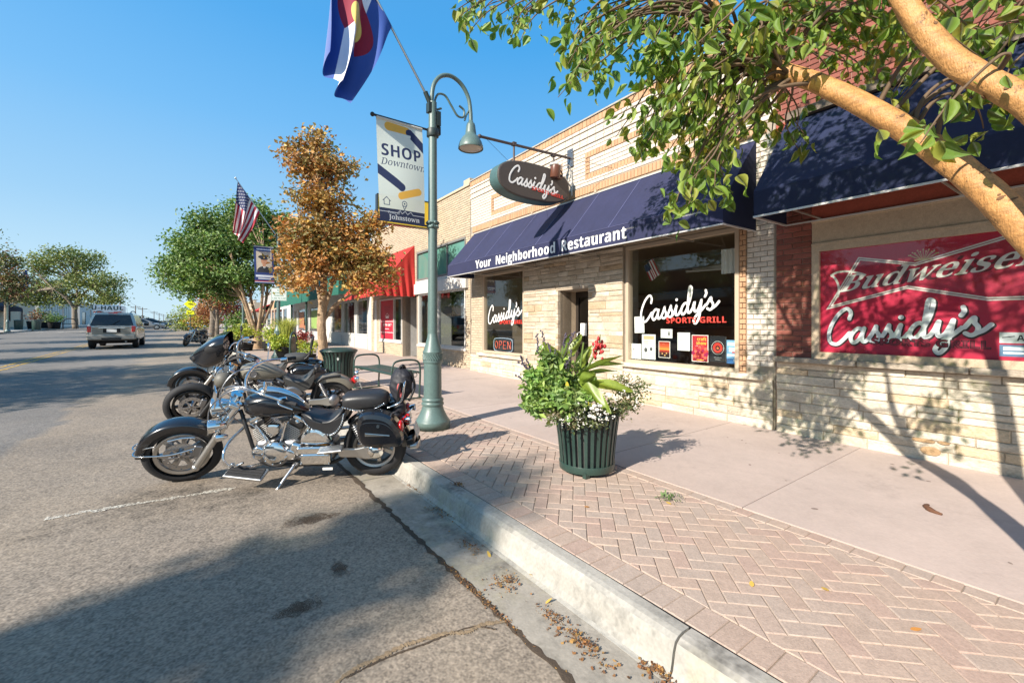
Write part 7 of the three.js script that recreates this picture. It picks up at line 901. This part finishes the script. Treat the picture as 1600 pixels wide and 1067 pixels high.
// ---------------------------------------------------------------- flowers in the green planter
{
  const C = PLz.clone().add(V(0, .47, 0)), R = rng(99), G = () => Math.sqrt(-2 * Math.log(R() * .9999 + 1e-6)) * Math.cos(6.283 * R()), rel = q => [q.x - C.x, q.y - C.y, q.z - C.z], px = (u, v, d) => rel(at(u, v, d));
  const canna = thing('canna_plant', 'broad-leaved canna with red bloom standing tallest in the green planter', 'plant', C);
  const cm = [[.22, .31, .04], [.26, .35, .045], [.16, .25, .035]].map(c => phys(c, .42, { transmission: .42, thickness: 0 })), blade = (a, b, w, curl, k, roll = 0) => { a = v3(a); b = v3(b); const d = b.clone().sub(a), side = V(0, 0, 0).crossVectors(d, V(SY, .25, -CY)).normalize(); side.applyAxisAngle(d.clone().normalize(), roll); const up = V().crossVectors(side, d).normalize(), pos = [], idx = [], n = 14, m = 6; for (let i = 0; i <= n; i++) { const t = i / n, W = w * Math.pow(Math.sin(PI * clamp(t * .93 + .05)), .8); for (let j = 0; j <= m; j++) { const s = j / m * 2 - 1, q = a.clone().addScaledVector(d, t).addScaledVector(side, s * W).addScaledVector(up, Math.abs(s) * W * .45 + Math.sin(t * 9 + s * 3) * .006).add(V(0, curl * Math.sin(t * PI * .5) * -t, 0)); pos.push(q.x, q.y, q.z); } } for (let i = 0; i < n; i++) for (let j = 0; j < m; j++) { const q = i * (m + 1) + j; idx.push(q, q + 1, q + m + 1, q + 1, q + m + 2, q + m + 1); } const g = new THREE.BufferGeometry(); g.setAttribute('position', new THREE.Float32BufferAttribute(pos, 3)); g.setIndex(idx); g.computeVertexNormals(); part('leaf', g, cm[k], canna); };
  blade(px(893, 580, 3.95), px(848, 531, 3.9), .05, .02, 0, .3); blade(px(888, 560, 3.95), px(909, 522, 3.95), .042, 0, 1); blade(px(880, 570, 4.0), px(890, 522, 4.05), .04, 0, 2, .5); blade(px(898, 580, 4), px(925, 540, 4.05), .05, .0, 1, -.3); blade(px(900, 588, 3.95), px(972, 552, 3.9), .05, .02, 0, .8); blade(px(918, 600, 3.85), px(990, 602, 3.75), .055, .05, 1, .2); blade(px(903, 592, 3.85), px(955, 640, 3.6), .055, .03, 0, .2); blade(px(900, 585, 4.05), px(965, 580, 4.15), .05, .0, 2, 1); blade(px(907, 600, 3.8), px(930, 583, 3.7), .06, 0, 0, .2); blade(px(895, 610, 3.85), px(945, 625, 3.7), .045, .02, 2, .9); blade(px(885, 590, 3.95), px(862, 556, 3.95), .045, .0, 1); blade(px(905, 575, 4.1), px(975, 565, 4.2), .04, .02, 2, .7);
  part('stem', [[893, 600, 888, 545], [902, 610, 912, 535], [905, 600, 936, 540]].map(([a, b, c, d]) => rod(px(a, b, 3.97), px(c, d, 3.97), .012, .008)), cm[2], canna);
  const fl = part('bloom', Array.from({ length: 34 }, () => { const [x, y, z] = px(934 + G() * 5, 544 + G() * 8, 3.95 + G() * .03); return ball(x, y, z, .008 + R() * .008, .4 + R(), 1.5, .4 + R(), 6); }), phys([.52, .03, .03], .5, { transmission: .2, thickness: 0 }), canna, 'red canna flower'); part('bud', [rod(px(937, 540, 3.95), px(938, 522, 3.95), .008, .003)], cm[2], canna); part('yellow_leaf', [prism(spline([[0, -.04], [.02, 0], [.0, .05], [-.02, 0]], 16), .002).rotateY(-.6).translate(...px(886, 605, 3.8)), prism(spline([[0, -.05], [.03, 0], [.0, .05], [-.03, 0]], 16), .002).rotateX(-1).translate(...px(925, 634, 3.65))], std([.5, .42, .04], .6), canna);
  const mk = (name, label, lobes, opt) => { const o = thing(name, label, 'plant', C, 0, undefined), { g } = leafCloud(lobes, opt); stuff(part('foliage', g, LEAF, o)); return o; };
  const L = (u, v, d, r, ry, n) => { const q = px(u, v, d); return [...q, r, ry, r, n]; };
  const sage = mk('sage_plant', 'bushy light green sage filling the left side of the green planter', [L(850, 610, 3.85, .15, .17, 34), L(870, 585, 4.0, .14, .16, 24), L(835, 630, 3.9, .10, .10, 14), L(880, 630, 3.75, .14, .12, 26), L(860, 560, 4.0, .08, .1, 9), L(900, 625, 3.8, .1, .1, 12), L(905, 600, 4.1, .14, .12, 14)], { seed: 5, size: .076, per: 26, spread: .042, cols: [[.23, .37, .065], [.30, .44, .09], [.18, .30, .06], [.34, .45, .14]], droop: .1, aspect: .5 });
  const fs = []; for (const [u0, v0, u1, v1] of [[845, 590, 838, 520], [860, 580, 846, 515], [835, 600, 812, 555], [840, 600, 822, 560], [850, 590, 808, 565], [875, 570, 885, 520], [870, 585, 856, 535], [885, 600, 893, 545], [880, 560, 897, 518], [842, 610, 805, 585], [868, 600, 868, 545], [882, 595, 886, 560]]) { const a = v3(px(u0, v0, 3.95)), b = v3(px(u1, v1, 3.9)); fs.push(rod(a, b, .0022, .0012, 5)); for (let i = 0; i < 16; i++) { const q = a.clone().lerp(b, .55 + .45 * i / 16); fs.push(ball(q.x + G() * .007, q.y, q.z + G() * .007, .0075, 1, 1.2, 1, 5)); } }
  part('flower_spikes', fs, std([.085, .07, .105], .8), sage, 'thin purple flower spikes');
  const bac = mk('white_flower_plant', 'trailing plant with small white flowers spilling over the right of the planter', [L(975, 605, 3.95, .12, .10, 20), L(985, 625, 3.95, .10, .08, 16), L(955, 640, 3.85, .12, .09, 18), L(930, 655, 3.7, .10, .06, 12), L(900, 658, 3.7, .10, .05, 10), L(870, 650, 3.72, .08, .05, 8), L(895, 640, 3.7, .13, .07, 14), L(1000, 610, 4.0, .06, .06, 6)], { seed: 6, size: .028, per: 26, spread: .035, cols: [[.12, .17, .035], [.17, .20, .06], [.28, .24, .12], [.09, .13, .03]], droop: .2, aspect: .6 });
  const fw = []; for (let i = 0; i < 150; i++) { const k = R(), [x, y, z] = k < .45 ? px(982 + G() * 16, 612 + G() * 14, 3.85 + G() * .06) : k < .75 ? px(935 + G() * 14, 650 + G() * 8, 3.62 + G() * .04) : px(898 + G() * 20, 655 + G() * 8, 3.64 + G() * .04); for (let p = 0; p < 3; p++) fw.push(ball(x + G() * .006, y + G() * .006, z + G() * .006, .0065, 1, .6, 1, 5)); } for (const [u, v] of [[929, 634], [925, 638], [933, 640], [922, 650], [928, 652], [938, 634]]) { const [x, y, z] = px(u, v, 3.6); fw.push(ball(x, y, z, .022, 1, .6, 1, 8)); } stuff(part('flowers', fw, std([.78, .76, .70], .7), bac));
}
// ---------------------------------------------------------------- planters, rack and chair farther along
function bushPot(label, p, r, h, lobes, opt) { const o = thing('flower_tub', label, 'planter', p, 0, undefined); part('pot', [lathe([[0, 0], [r * .8, 0], [r, h], [r * .92, h], [r * .85, h - .05], [0, h - .05]], 28)], M.dark, o); const { g } = leafCloud(lobes, opt); stuff(part('foliage', g, LEAF, o)); return o; }
{
  const p = onGround(447, 561, WALK), o = bushPot('dark tub of lime leaves and tall feathery grass beyond the litter bin', p, .36, .42, [[0, .62, 0, .42, .26, .42, 46], [-.25, .55, .1, .3, .25, .3, 22], [.28, .5, .1, .3, .25, .3, 22]], { seed: 12, size: .085, per: 18, spread: .07, cols: LIME, droop: .1 }); const R = rng(3), gr = []; for (let i = 0; i < 340; i++) { const a = R() * 6.28, q = R() * .34, b = [Math.cos(a) * q * .4, .5, Math.sin(a) * q * .4], m = [Math.cos(a) * q, 1.05 + R() * .2, Math.sin(a) * q], e = [Math.cos(a) * q * 1.9, 1.12 + R() * .28, Math.sin(a) * q * 1.9]; gr.push(limb([b, m, e], [.005, .004, .002], 4)); } stuff(part('grass', gr, std([.46, .50, .10], .8), o));
  const r = onGround(473, 563, WALK); bushPot('low tub of dark red leaves over lime leaves at the green rack', r, .3, .3, [[0, .75, 0, .26, .2, .26, 18]], { seed: 14, size: .08, per: 18, spread: .06, cols: RED, droop: .1 }).children[1].geometry; bushPot('low lime bush in a tub right of the dark oval rack', onGround(480, 566, WALK), .26, .25, [[0, .48, 0, .3, .24, .3, 24]], { seed: 15, size: .08, per: 18, spread: .06, cols: LIME, droop: .1 });
  const k = onGround(458, 566, WALK), rack = thing('bike_rack', 'dark green oval hoop rack between the flower tubs', 'bike rack', k, .9); part('hoop', [tube([[-.17, 0, 0], [-.19, .5, 0], [-.14, .82, 0], [0, .92, 0], [.14, .82, 0], [.19, .5, 0], [.17, 0, 0]], .032, 50, 10)], M.green, rack); part('plate', [prism(spline([[-.12, .3], [-.12, .7], [0, .82], [.12, .7], [.12, .3], [0, .2]], 40), .02, .004)], M.green, rack);
  bushPot('lime bush in a tub left of the many-stemmed tree', onGround(380, 548, WALK), .4, .4, [[0, .75, 0, .55, .34, .5, 40]], { seed: 16, size: .11, per: 20, spread: .1, cols: LIME, droop: .1 }); bushPot('lime bush in a tub right of the many-stemmed tree trunk', onGround(424, 548, WALK), .36, .4, [[0, .68, 0, .42, .3, .42, 30]], { seed: 17, size: .11, per: 20, spread: .1, cols: LIME, droop: .1 }); bushPot('green shrub tub at the foot of the third lamp', onGround(372, 536, WALK), .45, .5, [[0, 1.1, 0, .6, .7, .6, 50]], { seed: 18, size: .13, per: 20, spread: .13, cols: GREEN.concat(LIME.slice(2)), droop: .1 });
  const c = onGround(444, 553, WALK), ch = thing('folding_chair', 'grey metal chair outside the white shop', 'chair', c, 2.2); part('backrest', [box(.42, .36, .02, 0, .72, -.2, -.25)], M.dullSteel, ch); part('seat', [box(.42, .02, .4, 0, .45, 0)], M.dullSteel, ch); for (const [x, z] of [[-.2, -.2], [.2, -.2], [-.2, .2], [.2, .2]]) part('leg', [rod([x, 0, z * 1.3], [x, .46, z * .8], .014)], M.dullSteel, ch);
  // left pavement: tubs, bins and a hoop rack
  const lp = (u, d) => { const q = at(u, 510, d); return [q.x, gy(q.z) + WALK, q.z]; };
  bushPot('dark tub of low green plants on the left pavement', lp(84, 52), .6, .8, [[0, 1.3, 0, .9, .6, .6, 26]], { seed: 21, size: .2, per: 16, spread: .2, cols: GREEN }); bushPot('dark tub of reddish plants near the left lamp', lp(52, 50), .6, .9, [[0, 1.5, 0, .7, .7, .6, 20]], { seed: 22, size: .2, per: 16, spread: .2, cols: RUST.map(c => c.map(x => x * .5)) }); bushPot('wide dark tub of shrubs between the left tubs', lp(68, 54), .9, .9, [[0, 1.5, 0, 1.1, .7, .6, 26]], { seed: 23, size: .2, per: 16, spread: .2, cols: GREEN.map(c => c.map(x => x * .7)) });
  for (const [u, d, label] of [[28, 48, 'green litter bin behind the left flag lamp'], [56, 47, 'green litter bin beside the left tubs']]) { const b = thing('trash_can', label, 'litter bin', lp(u, d), 0); part('drum', [lathe([[0, 0], [.33, 0], [.36, 1.0], [.3, 1.05], [0, 1.05]], 24)], M.green, b); part('rim', [torus(.36, .03).rotateX(PI / 2).translate(0, 1.0, 0)], M.green, b); }
  const hb = thing('bike_rack', 'dark arched hoop rack on the left pavement before the big tree', 'bike rack', lp(108, 52)); part('hoop', [tube([[-.55, 0, 0], [-.55, .8, 0], [-.3, 1.15, 0], [.3, 1.15, 0], [.55, .8, 0], [.55, 0, 0]], .05, 40, 8)], M.dark, hb); part('cross_bar', [rod([-.55, .6, 0], [.55, .6, 0], .04)], M.dark, hb);
}
renderer.render(scene, camera);
